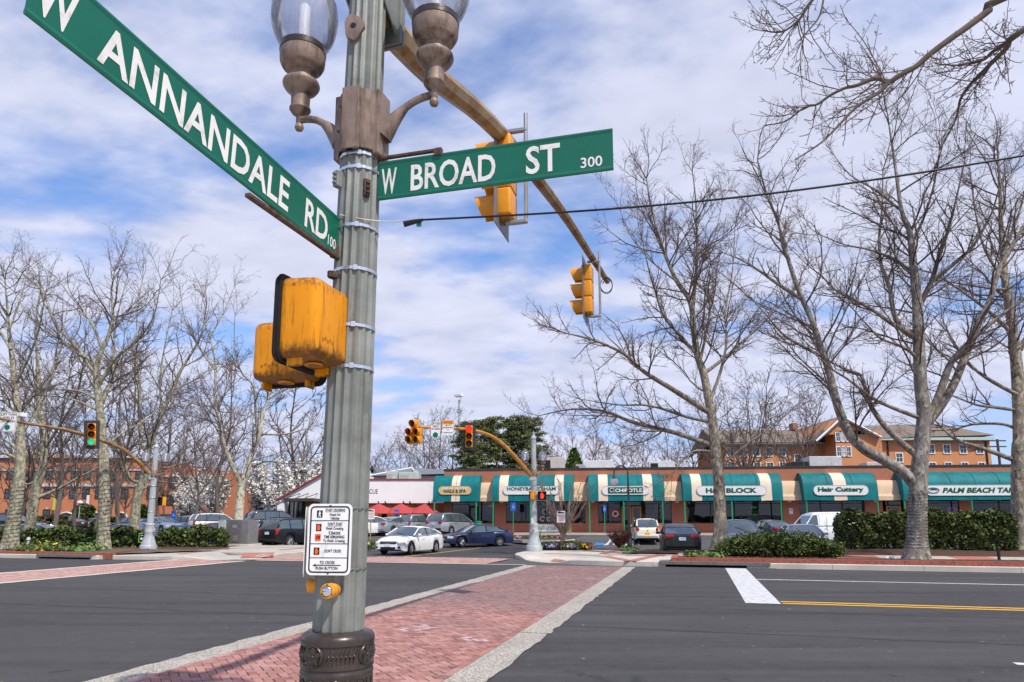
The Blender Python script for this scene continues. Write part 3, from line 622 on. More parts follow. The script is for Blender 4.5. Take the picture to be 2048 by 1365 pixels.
# broad street blade
zc_ = (W(757, 410, PY0).z + W(757, 331, PY0).z) / 2; LB = 1.70
p0 = Vector((W(757, 370, PY0 - .05).x, PY0 - .05, zc_)); hB = .295
words = [('W', -.97, -.83, -.75, .60, .019, LETW), ('BROAD', -.70, .045, -.75, .62, .019, LETW), ('ST', .30, .58, -.70, .68, .019, LETW), ('300', .745, .915, -.74, -.24, .012, LETW)]
bs, fB = blade_sign('green street sign lettered W BROAD ST 300 reaching right from the pole', p0, u3, LB, hB, words, u3, True)
mb = MB(); mb.bbox(p0 + u3 * .22 + Vector((0, 0, hB / 2 + .03)), (.50, .03, .022), .005, rz=-SA); mb.bbox(p0 + u3 * .46 + Vector((0, 0, hB / 2 + .012)), (.06, .04, .06), .006, rz=-SA); mb.bbox(p0 + u3 * -.06 + Vector((0, 0, 0.02)), (.05, .05, .34), .01, rz=-SA); mb.build('bracket', RUST, bs, False, True)
# annandale road blade comes towards the camera
LAn = 2.42; hA = .30; zl = W(683, 519, PY0 - .1).z + hA / 2
p1 = Vector((W(684, 476, PY0 - .06).x, PY0 - .06, zl)); dA = (W(52, 30, 2.36) - Vector((0, 0, 0))); dA = Vector((dA.x - p1.x, dA.y - p1.y, W(52, 30, 2.36).z + hA / 2 - p1.z)); LAn = dA.length; dA.normalize()
words = [('W', -.985, -.83, -.72, .62, .019, LETW), ('ANNANDALE', -.735, .445, -.72, .62, .019, LETW), ('RD', .60, .83, -.72, .60, .019, LETW), ('100', .84, .925, -.72, -.22, .012, LETW)]
as_, fA = blade_sign('green street sign lettered W ANNANDALE RD 100 reaching left towards the viewer', p1, dA, LAn, hA, words, -dA, False)
q_ = p1 + dA * .52 - Vector((0, 0, hA / 2 + .016)); mb = MB(); mb.bbox(q_, (1.04, .036, .026), .005, rz=math.atan2(dA.y, dA.x)); mb.bbox(p1 - dA * .03 + Vector((0, 0, 0)), (.05, .05, .40), .01, rz=math.atan2(dA.y, dA.x)); mb.build('bracket', RUST, as_, False, True)

# pedestrian signal boxes (seen from behind)
def ped_box(label, c, fwd, w_=.47, h_=.47, d_=.26, mtl=YELD):
    t = thing('pedestrian_signal', label, 'pedestrian signal', c, group='pedestrian signals on the near pole'); fwd = Vector(fwd).normalized(); right = Vector((0, 0, 1)).cross(fwd)
    m = Matrix((right, fwd, Vector((0, 0, 1)))).transposed().to_4x4(); mm = Matrix.Translation(c) @ m; mb = MB()
    bm = bmesh.new(); bmesh.ops.create_cube(bm, size=1)
    for q in bm.verts: q.co = Vector((q.co.x * w_ * (.95 if q.co.y < 0 else 1), q.co.y * d_, q.co.z * h_ * (.95 if q.co.y < 0 else 1)))
    bmesh.ops.bevel(bm, geom=[e for e in bm.edges], offset=.055, segments=5, affect='EDGES', profile=.5); bm.verts.index_update()
    mb.add([mm @ q.co for q in bm.verts], [[w.index for w in q.verts] for q in bm.faces]); bm.free(); mb.build('housing', mtl, t, True, True, 50)
    mb = MB(); rim = lambda s_: pill(w_ * s_, h_ * s_, 6, .07)
    fm = mm @ Matrix.Translation((0, d_ / 2, 0)) @ Matrix.Rotation(R(-90), 4, 'X'); mb.prism([(x, -y) for x, y in rim(1.07)], -.035, .008, fm); mb.prism([(x, -y) for x, y in rim(1.10)], -.018, -.008, fm); mb.build('door_rim', BLACKM, t, False, True)
    mb = MB(); mb.prism([(x, -y) for x, y in rim(.9)], .008, .014, fm); mb.build('display', mat('signal_face', (.012, .012, .014), .25, var=0), t, False, True)
    for sx_ in (-.36, .36):
        mb = MB(); mb.bbox(mm @ Vector((sx_ * w_, .12 * d_, -h_ / 2 - .015)), (.022, .11, .07), .008, m=m); mb.build('hinge_lug', mtl, t, False, True)
    mb = MB(); mb.bbox(mm @ Vector((0.02, .30 * d_, h_ / 2 + .005)), (.03, .07, .05), .01, m=m); mb.build('latch', mtl, t, False, True)
    mb = MB(); mb.lathe([(.06, 0), (.06, .012), (.02, .014)], 20, (0, 0, 0), mm @ Matrix.Translation((0, 0, -h_ / 2 + .003)) @ Matrix.Rotation(R(180), 4, 'X')); mb.build('drain_boss', mtl, t, True, True)
    for sx_, sz_ in ((-.5, .35), (-.5, -.33)):
        mb = MB(); mb.lathe([(.008, 0), (.008, .006), (.003, .008)], 8, (0, 0, 0), mm @ Matrix.Translation((sx_ * w_ * 1.09, d_ / 2 - .012, sz_ * h_)) @ Matrix.Rotation(R(-90), 4, 'Y')); mb.build('screw', STEEL, t, False, True)
    mb = MB(); bk = mm @ Matrix.Translation((0, -d_ / 2 - .0005, 0)) @ Matrix.Rotation(R(90), 4, 'X')
    for k in range(5): mb.box(bk @ Vector((.02 + .03 * k - .0, -.27 * h_ + .012 * (k % 2), 0)), (.02, .002, .022), m=m)
    mb.build('moulded_mark', mat('dull_mark', (.35, .15, .01), .6), t, False, True)
    for sz_ in (.3, -.3): MB().bbox(mm @ Vector((-w_ / 2 - .05, -d_ * .2, h_ * sz_)), (.14, .05, .05), .01, m=m).build('pole_bracket', RUST, t, False, True)
    return t
cb1 = W(631, 650, 4.44)
ped_box('nearer yellow pedestrian signal box with black door rim on the near pole', cb1, -u3, .47, .545, .29)
cb2 = W(576, 705, 4.98)
ped_box('farther yellow pedestrian signal box showing its broad back, left of the near pole', cb2, v3, .50, .46, .22)

# crossing instruction signs and push buttons
def instr_sign(label, c, right, full=True):
    t = thing('crossing_sign', label, 'crossing sign', c, group='crossing instruction signs on the near pole'); f_ = face_frame(c, right); w_, h_ = .295, .455
    mb = MB(); mb.prism(pill(w_, h_, 6, .035), -.003, 0, f_); mb.build('plate', [SIGNW], t, False, True)
    if not full: return t
    mb = MB()                     # black border ring and dividing bars
    o_, i_ = pill(w_ - .03, h_ - .03, 6, .028), pill(w_ - .048, h_ - .048, 6, .02); n = len(o_)
    mb.add([f_ @ Vector((x, y, .0015)) for x, y in o_] + [f_ @ Vector((x, y, .0015)) for x, y in i_], [(k, (k + 1) % n, n + (k + 1) % n, n + k) for k in range(n)])
    iw = w_ / 2 - .022
    def bar(x0, x1, y, th): y *= .925; mb.add([f_ @ Vector(q) for q in ((x0, y - th, .0015), (x1, y - th, .0015), (x1, y + th, .0015), (x0, y + th, .0015))], [(0, 1, 2, 3)])
    for y in (.129, -.031, -.127): bar(-iw, iw, y, .0022)
    bar(-.032, .100, .190, .001); bar(-.013, .086, .091, .001); bar(-.004, .076, .034, .001)
    mb.build('border', SIGNK, t, False, True); mb = MB()
    T_ = lambda s_, x0, x1, y0, y1, b_=.022: text(mb, s_, f_, x0, x1, y0 * .925, y1 * .925, .0016, b_)
    T_('START CROSSING', -.032, .100, .194, .2115); T_('Watch For', -.005, .072, .161, .180); T_('Vehicles', .002, .063, .136, .156)
    T_("DON'T START", -.013, .086, .095, .116); T_('Finish Crossing', -.023, .092, .060, .085); T_('If Started', -.004, .072, .037, .056)
    T_('TIME REMAINING', -.036, .101, .006, .027); T_('To Finish Crossing', -.040, .105, -.026, .000)
    T_("DON'T CROSS", -.029, .081, -.091, -.069); T_('TO CROSS', -.057, .042, -.169, -.148); T_('PUSH BUTTON', -.082, .063, -.2085, -.188)
    bar(-.085, .083, -.178, .0028); mb.add([f_ @ Vector(q) for q in ((-.105, -.1647, .0015), (-.084, -.1735, .0015), (-.084, -.156, .0015))], [(0, 1, 2)])
    mb.build('lettering', SIGNK, t, False, True)
    for y0, y1, x0, x1 in ((.150, .200, -.089, -.051), (.056, .106, -.091, -.055), (-.012, .036, -.095, -.057), (-.107, -.057, -.1, -.062)):
        k0 = y0; y0, y1 = y0 * .925, y1 * .925
        mb = MB(); mb.add([f_ @ Vector(q) for q in ((x0, y0, .0016), (x1, y0, .0016), (x1, y1, .0016), (x0, y1, .0016))], [(0, 1, 2, 3)]); k_ = mb.build('symbol_panel', ORNG if k0 == -.012 else SIGNK, t, False, True)
        mb = MB(); cx_, cy_ = (x0 + x1) / 2, (y0 + y1) / 2
        P2 = lambda L: [f_ @ Vector((cx_ + a, cy_ + b, .0022)) for a, b in L]
        if k0 == .150:
            mb.add(P2([(.0035 * math.cos(a), .017 + .004 * math.sin(a)) for a in np.linspace(0, 6.28, 9)[:-1]]), [tuple(range(8))])
            mb.add(P2([(-.004, .012), (-.010, -.002), (-.007, -.003), (-.003, .003), (-.004, -.006), (-.010, -.020), (-.006, -.021), (0, -.009), (.006, -.021), (.010, -.020), (.004, -.004), (.004, .004), (.008, -.001), (.010, .001), (.005, .012)]), [tuple(range(15))]); mb.build('walking_figure', SIGNW, k_, False, True)
        elif k0 == -.012: text(mb, '08', f_, x0 + .004, x1 - .004, y0 + .012, y1 - .010, .0022, .02); mb.build('digits', SIGNK, k_, False, True)
        else:
            mb.add(P2([(-.010, -.018), (.006, -.018), (.012, -.002), (.012, .006), (.008, .002), (.006, .014), (.003, .016), (.002, .020), (-.002, .020), (-.004, .017), (-.008, .016), (-.010, .010)]), [tuple(range(12))]); mb.build('hand_symbol', ORNG, k_, False, True)
    mb = MB()
    for k in range(13): a = R(-20 + 220 * k / 12); mb.add([f_ @ Vector((-.073 + r_ * math.cos(a) + w_2 * math.sin(a), .076 + 1.2 * r_ * math.sin(a), .0016)) for r_, w_2 in ((.028, -.0008), (.028, .0008), (.036, .0008), (.036, -.0008))], [(0, 1, 2, 3)])
    mb.build('flash_rays', mat('ray_blue', (.08, .22, .35), .5, var=0), t, False, True)['kind'] = 'stuff'
    for y in (.212, -.212): MB().lathe([(.008, 0), (.008, .003), (.003, .005)], 10, (0, 0, 0), f_ @ Matrix.Translation((.0, y, 0))).build('bolt', RUST, t, False, True)
    return t
rs = Vector((.985, -.10, -.0)).normalized()
cS = W(658.5, 1079, PY0 - .215); instr_sign('white crossing instruction sign with hand symbols, facing the viewer on the near pole', cS, rs)
cS2 = W(634, 1083, PY0 - .05); instr_sign('crossing instruction sign seen edge-on behind the readable one', cS2 - Vector((.065, 0, 0)), (.16, -.98, 0), False)
def push_button(label, c, out):
    t = thing('push_button', label, 'push button', c, group='push buttons on the near pole'); out = Vector(out).normalized(); right = Vector((0, 0, 1)).cross(out); f_ = face_frame(c, right)
    MB().lathe([(.042, -.10), (.044, -.055), (.047, -.05), (.047, -.046), (.044, -.043), (.046, -.02), (.048, 0), (.045, .008), (.037, .010), (.035, .004)], 32, (0, 0, 0), f_).build('body', YELS, t, True, True, 35)
    MB().lathe([(.035, .002), (.033, .010), (.025, .018), (.012, .022), (.001, .023)], 24, (0, 0, 0), f_).build('button', mat('chrome', (.7, .7, .72), .12, 1, var=0), t, True, True, 60)
    for a in (90, 210, 330): MB().lathe([(.005, .010), (.004, .012)], 8, (0, 0, 0), f_ @ Matrix.Translation((.041 * math.cos(R(a)), .041 * math.sin(R(a)), -.001))).build('screw', RUST, t, False, True)
push_button('yellow push button with chrome cap facing the viewer', W(655, 1183, PY0 - .27), (-.2, -.97, 0))
push_button('yellow push button turned away to the left', W(620, 1171, PY0 - .02), (-.93, .10, 0))

# decoration cable with plug
cb = thing('overhead_cable', 'black cable with a plug end running right from the near pole', 'cable', W(835, 445, 4.55))
end = W(2250, 276, 3.9); st = W(846, 440, 4.52); pts = []
for t in np.linspace(0, 1, 24):
    q = st.lerp(end, t); q.z -= .10 * math.sin(math.pi * t); pts.append(q)
MB().tube(pts, .0075, 8).build('wire', WIREM, cb, True, True)
MB().tube([W(846, 440, 4.52), W(828, 444, 4.53), W(808, 449, 4.54)], [.010, .018, .022], 8).build('plug', WIREM, cb, True, True)
MB().bbox(W(838, 447, 4.53), (.035, .006, .05), .002).build('green_tag', GREENS, cb, False, True)
MB().tube([on_pole(R(-130), rad(zpy(430)) + .006, zpy(425)), on_pole(R(-60), rad(zpy(437)) + .01, zpy(437)), W(762, 443, 4.62), W(785, 444, 4.58), W(808, 441, 4.55)], .004, 6).build('cord', mat('pale_cord', (.7, .62, .55), .8), cb, True, True)
# ---------------------------------------------------------------- traffic signals, far signal poles
LENS = {'red_on': mat('lens_red_lit', (1., .03, .015), .3, var=0, emit=1.1), 'green_on': mat('lens_green_lit', (.02, .75, .42), .3, var=0, emit=.8),
        'red': mat('lens_red', (.09, .008, .006), .2, var=0), 'amber': mat('lens_amber', (.09, .010, .006), .2, var=0), 'green': mat('lens_green', (.004, .06, .035), .2, var=0)}
PLATE = mat('backplate_black', (.028, .028, .031), .45, var=.15)
PLATEG = mat('backplate_grey', (.16, .165, .18), .4, .2, var=.15)
PIPE = mat('pipe_grey', (.33, .34, .34), .4, .5, var=.15)
def visor(mb, c, r_=.158, L=.27):
    n = 18; V = []
    for i in range(n + 1):
        a = R(-58 + 296 * i / n); x, z = r_ * math.cos(a), r_ * math.sin(a); ln = L * (.62 + .38 * (math.sin(a) + .85) / 1.85)
        for rr, y in ((1, 0), (1, -ln), (.95, -ln), (.95, 0)): V.append((c[0] + x * rr, c[1] + y, c[2] + z * rr))
    F = [(4 * i + q, 4 * i + 4 + q, 4 * i + 4 + (q + 1) % 4, 4 * i + (q + 1) % 4) for i in range(n) for q in range(3)]
    mb.add(V, F + [(0, 1, 2, 3), (4 * n + 3, 4 * n + 2, 4 * n + 1, 4 * n)])
def signal_head(label, base, facing, lit=None, cells=None, plate=True, group=None, pm=PLATE, tilt=0., scale=1., pipe=True):
    """cells: (x, z, colour) in 0.35 m steps; faces local -y"""
    fz = math.atan2(facing[0], -facing[1]); t = thing('traffic_signal', label, 'traffic signal', base, fz, group); t.scale = (scale,) * 3
    if tilt: t.rotation_euler = (0, tilt, fz)
    cells = cells or [(0, 2, 'red'), (0, 1, 'amber'), (0, 0, 'green')]
    for x, z, col in cells:
        c = (x * .36, 0, .2 + z * .355)
        h = MB().bbox(c, (.35, .22, .35), .03, seg=3).build('section', YELS, t, True, angle=50)
        mb = MB(); visor(mb, (c[0], -.11, c[2])); mb.build('visor', YELS, h, True, angle=40)
        on = col + '_on' if lit == col else col
        MB().lathe([(.148, .0), (.12, .02), (.07, .035), (.001, .04)], 24, (0, 0, 0), Matrix.Translation((c[0], -.111, c[2])) @ Matrix.Rotation(R(90), 4, 'X')).build('lens', LENS[on], h, True, angle=80)
    if plate:
        xs = [q[0] * .36 for q in cells]; zs = [.2 + q[1] * .355 for q in cells]; x0, x1, z0, z1 = min(xs) - .33, max(xs) + .33, min(zs) - .33, max(zs) + .33
        mb = MB(); mb.bbox(((x0 + x1) / 2, -.05, (z0 + z1) / 2), (x1 - x0, .012, z1 - z0), .003, seg=1); mb.build('backplate', pm, t)
    if pipe:
        top = max(q[1] for q in cells) * .355 + .2
        MB().tube([(.0, .02, .0), (0, .10, -.03), (0, .22, -.03), (0, .26, .02), (0, .26, top + .5)], .026, 8).build('hanger_pipe', PIPE, t, True)
        for z in (-.02, top + .28): MB().bbox((0, .14, z), (.06, .28, .05), .01).build('pipe_clamp', PIPE, t)
    return t
# two heads on the near mast arm, facing left along the street
def on_arm(px_, py, drop):
    p = arm_pt(px_, py); return p
a1 = arm_pt(1008, 280); d1 = W(1004, 452, a1.y)
signal_head('traffic signal seen side-on behind the W BROAD ST sign', Vector((a1.x + .02, a1.y, d1.z + .05)), (-UX, -UY), None, None, True, 'traffic signals on the near mast arm', PLATEG)
a2 = arm_pt(1186, 520); d2 = W(1170, 632, a2.y)
signal_head('traffic signal at the tip of the near mast arm, seen side-on', Vector((W(1176, 632, a2.y).x, a2.y, d2.z)), (-UX, -UY), None, None, True, 'traffic signals on the near mast arm', PLATEG)
cbp = [W(1203, 545, a2.y + .3) + Vector((.13 * math.sin(a) + .10, 0, -.28 + .17 * math.cos(a) - .004 * a)) for a in np.linspace(0, 11, 34)]
MB().tube([W(1205, 568, a2.y + .3)] + cbp, .009, 5).build('cable_loop', WIREM, pole, True, True)

# a far signal pole: bell base, fluted shaft, pair of lamps, finial, mast arm
def far_pole(label, x, y, z0, top, arm_pts, lamp_ang, armm, name='signal_pole'):
    t = thing(name, label, 'signal pole', (x, y, z0)); h = top - z0
    pr = [(.43, 0), (.43, .22), (.41, .27), (.37, .30), (.36, .36), (.33, .46), (.27, .62), (.245, .78), (.24, .92), (.25, .95), (.25, 1.0), (.235, 1.03), (.235, 1.30), (.245, 1.33), (.245, 1.37), (.21, 1.42)]
    MB().lathe(pr, 24, (0, 0, 0), flute=None).build('cast_base', PALEGREY, t, True, angle=30)
    mb = MB(); mb.tube([(0, 0, z) for z in np.linspace(1.4, h - .45, 8)], [.168 - .045 * q / 7 for q in range(8)], 64, flute=fl(16, .07)); mb.build('shaft', PALEGREY, t, True, angle=25)
    MB().lathe([(.13, h - .45), (.15, h - .43), (.15, h - .36), (.11, h - .31), (.05, h - .22), (.06, h - .17), (.035, h - .1), (.004, h)], 16).build('finial', PALEGREY, t, True)
    zl = 4.05; MB().lathe([(.175, zl - .16), (.185, zl - .14), (.185, zl + .22), (.17, zl + .24)], 20).build('lamp_collar', BROWN, t, True)
    for a in (lamp_ang, lamp_ang + math.pi):
        d_ = Vector((math.cos(a), math.sin(a), 0)); tip = d_ * .48 + Vector((0, 0, zl + .02)); lamp_parts(t, tip, .92, False, 16)
        MB().tube([d_ * .15 + Vector((0, 0, zl - .05)), d_ * .30 + Vector((0, 0, zl + .03)), d_ * .46 + Vector((0, 0, zl + .09))], [.06, .035, .028], 8).build('lamp_arm', BROWN, t, True)
    loc = Vector((x, y, z0)); sp_ = cat([Vector(q) - loc for q in arm_pts], 5)
    MB().tube(sp_, [.115 - .055 * i / (len(sp_) - 1) for i in range(len(sp_))], 8).build('mast_arm', armm, t, True, angle=30)
    mb = MB(); q = sp_[0]; mb.bbox((q.x * .7, q.y * .7, q.z), (.34, .30, .42), .03); mb.build('arm_plate', PALEGREY, t)
    for z in (2.0, 2.75, 3.4): MB().lathe([(.168, z), (.170, z + .004), (.170, z + .024), (.168, z + .028)], 20).build('steel_band', STEEL, t, True)
    return t
def rect_sign(name, label, cat_, c, right, w_, h_, face, lines, r_=.03, group=None, up=(0, 0, 1), post=None, dot=None, border=SIGNK):
    t = thing(name, label, cat_, c if post is None else (c[0], c[1], post[0]), group=group); c = Vector(c); f_ = face_frame(c, right, up)
    MB().prism(pill(w_, h_, 4, r_), -.006, 0, f_).build('plate', face, t, False, True)
    if border:
        o_, i_ = pill(w_ * .94, h_ * .95, 4, r_), pill(w_ * .90, h_ * .92, 4, r_ * .8); n = len(o_); mb = MB()
        mb.add([f_ @ Vector((x, y, .004)) for x, y in o_] + [f_ @ Vector((x, y, .004)) for x, y in i_], [(k, (k + 1) % n, n + (k + 1) % n, n + k) for k in range(n)]); mb.build('border', border, t, False, True)
    for s_, x0, x1, y0, y1, m_ in lines:
        mb = MB(); text(mb, s_, f_, x0 * w_ / 2, x1 * w_ / 2, y0 * h_ / 2, y1 * h_ / 2, .005, .02); mb.build('lettering', m_, t, False, True)
    if dot: MB().lathe([(dot[2], .004), (dot[2] * .98, .006), (.001, .006)], 20, (0, 0, 0), f_ @ Matrix.Translation((dot[0], dot[1], 0))).build('green_ball', mat('sign_green_ball', (.0, .16, .09), .5, var=0), t, False, True)
    if post: 
        bk = f_ @ Vector((0, 0, -.03)); MB().bbox((bk.x, bk.y, (post[0] + c.z + h_ / 2) / 2), (.06, .04, c.z + h_ / 2 - post[0]), .004).build('post', post[1], t, False, True)
    return t
# --- far right pole
RPY = 36.2; rp = Vector((X(1068, RPY), RPY, .19))
armR = [rp + Vector((-.1, 0, 3.85)), W(1020, 903, 34.9), W(985, 874, 34.1), W(945, 861, 33.2), W(900, 857, 32.2), W(840, 855, 31.0)]
poleR = far_pole('pale grey signal pole with acorn lamps on the far right corner', rp.x, rp.y, rp.z, W(1070, 862, RPY).z, armR, R(12), ARMO)
fR = (-.30, -.95)
b_ = W(938, 897, 33.0); signal_head('three-light signal showing red under the far right mast arm', Vector((b_.x, b_.y - .1, b_.z)), (.05, -1), 'red', None, True, 'traffic signals on the far right mast arm')
b_ = W(829, 889, 30.9); signal_head('five-light cluster signal at the tip of the far right mast arm', Vector((b_.x, b_.y, b_.z)), (-.35, -.94), None, [(0, 2.05, 'red'), (-.5, 1.0, 'amber'), (.5, 1.0, 'amber'), (-.5, 0, 'green'), (.5, 0, 'green')], False, 'traffic signals on the far right mast arm')
def yield_sign(label, c, w_=.62, h_=.92, g=None):
    return rect_sign('turn_sign', label, 'road sign', c, (1, 0, 0), w_, h_, SIGNW, [('LEFT TURN', -.85, .85, .62, .84, SIGNK), ('YIELD', -.66, .66, .26, .52, SIGNK), ('ON GREEN', -.8, .8, -.06, .14, SIGNK)], .04, g, dot=(0, -.26, .125))
yield_sign('white left turn yield sign with green ball on the far right mast arm', W(871, 859, 31.35), .46, .70, 'left turn yield signs')
c_ = W(896, 856, 31.75); nt_ = rect_sign('notice_sign', 'orange and white NOTICE sign about yielding to pedestrians', 'road sign', c_, (1, 0, 0), .52, .70, SIGNW, [('YIELD TO', -.6, .6, .24, .40, SIGNK), ('PEDESTRIANS', -.88, .88, -.06, .10, SIGNK), ('IN', -.12, .12, -.36, -.22, SIGNK), ('CROSSWALKS', -.85, .85, -.74, -.58, SIGNK)], .02, border=None)
f_ = face_frame(c_, (1, 0, 0)); mb = MB(); mb.prism(pill(.52, .19, 3, .02), .0015, .004, f_ @ Matrix.Translation((0, .255, 0))); mb.build('orange_header', mat('notice_orange', (.90, .36, .03), .5, var=.03), nt_, False, True)
mb = MB(); text(mb, 'NOTICE', f_, -.2, .2, .20, .31, .008, .02); mb.build('lettering', SIGNK, nt_, False, True)
# camera on a thin mast
cm = W(918, 858, 32.3); ct_ = thing('traffic_camera', 'white traffic camera on a thin mast above the far right arm', 'camera', cm)
top = W(918, 800, 32.3); MB().tube([cm, top], .03, 8).build('mast', PIPE, ct_, True, True); MB().bbox(top + Vector((0, -.05, .2)), (.22, .42, .14), .02, rz=R(55)).build('camera_body', SIGNW, ct_, False, True)
MB().tube([top, top + Vector((.06, 0, -.1)), top + Vector((.1, 0, .08)), top + Vector((.02, 0, .15))], .012, 6).build('camera_cable', WIREM, ct_, True, True)
MB().tube([top + Vector((.09 * math.cos(a), -.02, -.55 + .09 * math.sin(a))) for a in np.linspace(0, 6.28, 14)], .014, 5).build('coiled_cable', WIREM, ct_, True, True)
# pedestrian heads of the far poles
def far_ped(label, c, facing, lit=False, g='pedestrian signals on the far poles'):
    fz = math.atan2(facing[0], -facing[1]); t = thing('pedestrian_signal', label, 'pedestrian signal', c, fz, g)
    MB().bbox((0, 0, 0), (.47, .2, .46), .03).build('housing', YELS, t); MB().bbox((0, -.105, 0), (.46, .03, .45), .01).build('door', BLACKM, t)
    mb = MB()
    for k in range(9): mb.box((-.19 + .0475 * k, -.14, 0), (.004, .05, .40))
    mb.bbox((0, -.16, .215), (.46, .1, .01), .003); mb.bbox((0, -.16, -.215), (.46, .1, .01), .003)
    mb.build('visor', BLACKM, t)['kind'] = 'stuff'
    if lit:
        mb = MB(); mb.add([(x, -.168, z) for x, z in ((-.08, -.15), (.05, -.15), (.10, -.02), (.10, .05), (.07, .02), (.05, .12), (.02, .13), (.01, .17), (-.02, .17), (-.03, .14), (-.07, .13), (-.08, .08))], [tuple(range(12))]); mb.build('hand_symbol', LENS['red_on'], t)
    MB().bbox((.0, .12, 0), (.1, .1, .1), .01).build('bracket', PIPE, t)
    return t
c_ = W(1084, 992, RPY - .15); far_ped('pedestrian signal showing an orange hand on the far right pole', c_, (0, -1), True)
c_ = W(1066, 991, RPY - .32); far_ped('yellow pedestrian signal seen side-on against the far right pole', c_ , (-1, .25))
def small_sign(label, c, right, g):
    return rect_sign('crossing_sign', label, 'crossing sign', c, right, .23, .38, SIGNW, [('START', -.2, .8, .72, .86, SIGNK), ('CROSSING', -.2, .8, .5, .64, SIGNK), ("DON'T", -.2, .8, .2, .34, SIGNK), ('PUSH', -.6, .6, -.86, -.7, SIGNK)], .02, g)
small_sign('small crossing instruction sign on the far right pole', W(1067, 1043, RPY - .2), (1, 0, 0), 'crossing signs on the far poles')
def far_button(label, c, out): 
    t = thing('push_button', label, 'push button', c, group='push buttons on the far poles'); out = Vector(out).normalized(); f_ = face_frame(c, Vector((0, 0, 1)).cross(out))
    MB().lathe([(.05, -.10), (.06, 0), (.05, .01)], 14, (0, 0, 0), f_).build('body', YELS, t, True, True); MB().lathe([(.04, .008), (.02, .02), (.001, .022)], 12, (0, 0, 0), f_).build('button', MATS['chrome'], t, True, True)
far_button('yellow push button on the front of the far right pole', W(1067, 1060, RPY - .3), (-.2, -1, 0)); far_button('yellow push button on the right side of the far right pole', W(1074, 1060, RPY - .1), (1, -.2, 0))
# --- far left pole
LPY = 37.0; lp = Vector((X(301, LPY), LPY, .19))
armL = [lp + Vector((-.1, 0, 3.95)), W(255, 905, 36.2), W(200, 880, 35.0), W(130, 860, 33.4), W(60, 848, 31.9), W(-40, 830, 29.8)]
poleL = far_pole('pale grey signal pole with acorn lamps on the far left corner', lp.x, lp.y, lp.z, W(314, 880, LPY).z, armL, R(20), ARMM)
b_ = W(184, 887, 34.4); signal_head('signal showing green under the far left mast arm', Vector((b_.x, b_.y, b_.z - .15)), (.42, -.9), 'green', None, True, None, tilt=R(-4), scale=1.06)
yield_sign('white left turn yield sign with green ball cut by the left picture edge', W(16, 844, 31.0), .80, .93, 'left turn yield signs')
cm = W(42, 846, 31.5); ct_ = thing('traffic_camera', 'small white camera box on the far left mast arm', 'camera', cm); MB().bbox(cm + Vector((0, 0, .36)), (.36, .3, .2), .03, rz=R(-20)).build('camera_body', SIGNW, ct_, False, True); MB().tube([cm, cm + Vector((0, 0, .3))], .03, 8).build('mast', PIPE, ct_, True, True)
far_ped('black and yellow pedestrian signal seen side-on at the far left pole', W(321, 1003, LPY - .15) + Vector((.10, 0, 0)), (-.62, -.78))
far_button('yellow push button on the far left pole', W(309, 1060, LPY - .2), (.6, -.8, 0))
# ---------------------------------------------------------------- sidewalks and beds of the far corners
strip('sidewalk_right', ptsR, nR, ztR, .165, 9.6, CONC2, .20, lambda u, v: u < 0.9 and v < 38)
strip('sidewalk_left', ptsL, nL, ztL, .165, 7.5, CONC, .20, lambda u, v: u > -26.5 and v < 40)
def slab_bands(name, n, fn, m=PINK):
    for k in range(n):
        q = fn(k)
        if q: structure(sheet(name, q, 0, m))
def line_band(p, q, w_, z):               # a strip of red pavers between two points of a sidewalk
    p, q = Vector(p), Vector(q); d_ = (q - p).normalized(); n_ = Vector((-d_.y, d_.x, 0)) * w_ / 2
    return [p - n_ + Vector((0, 0, z)), q - n_ + Vector((0, 0, z)), q + n_ + Vector((0, 0, z)), p + n_ + Vector((0, 0, z))]
def walk_z(p, pts, nrm_, zt, w1):          # height of a sidewalk strip at p
    u, v = p.x * UX + p.y * UY, p.x * VX + p.y * VY; best = min(range(len(pts)), key=lambda k: (pts[k][0] - u) ** 2 + (pts[k][1] - v) ** 2); (a, b), (na, nb) = pts[best], nrm_[best]
    d_ = min(1, max(0, ((u - a) * na + (v - b) * nb - .165) / (w1 - .165))); return (zt(a, b) + .006) * (1 - d_) + .20 * d_
def paver_band(a, b, w_, side):
    pa, pb = G(*a, .2), G(*b, .2); pa.z = pb.z = 0; d_ = (pb - pa).normalized(); n_ = Vector((-d_.y, d_.x, 0)) * w_ / 2; V = []; N = 10
    for i in range(N + 1):
        for s_ in (-1, 1): q = pa.lerp(pb, i / N) + n_ * s_; q.z = walk_z(q, *side) + .006 + zS; V.append(q)
    structure(MB().add(V, [(2 * i, 2 * i + 2, 2 * i + 3, 2 * i + 1) for i in range(N)]).build('paver_band', PINK))
zS = 0.
for a, b, w_ in (((1090, 1107), (1330, 1112), .5), ((1200, 1111), (1262, 1122), .45), ((1262, 1122), (1340, 1106), .45), ((1170, 1101), (1270, 1109), .45), ((1262, 1094), (1205, 1108), .4)): paver_band(a, b, w_, (ptsR, nR, ztR, 9.6)); zS += .003
zS = 0.
for a, b, w_ in (((330, 1099), (640, 1094), .35), ((360, 1108), (470, 1097), .35), ((560, 1100), (640, 1094), .35)): paver_band(a, b, w_, (ptsL, nL, ztL, 7.5)); zS += .003
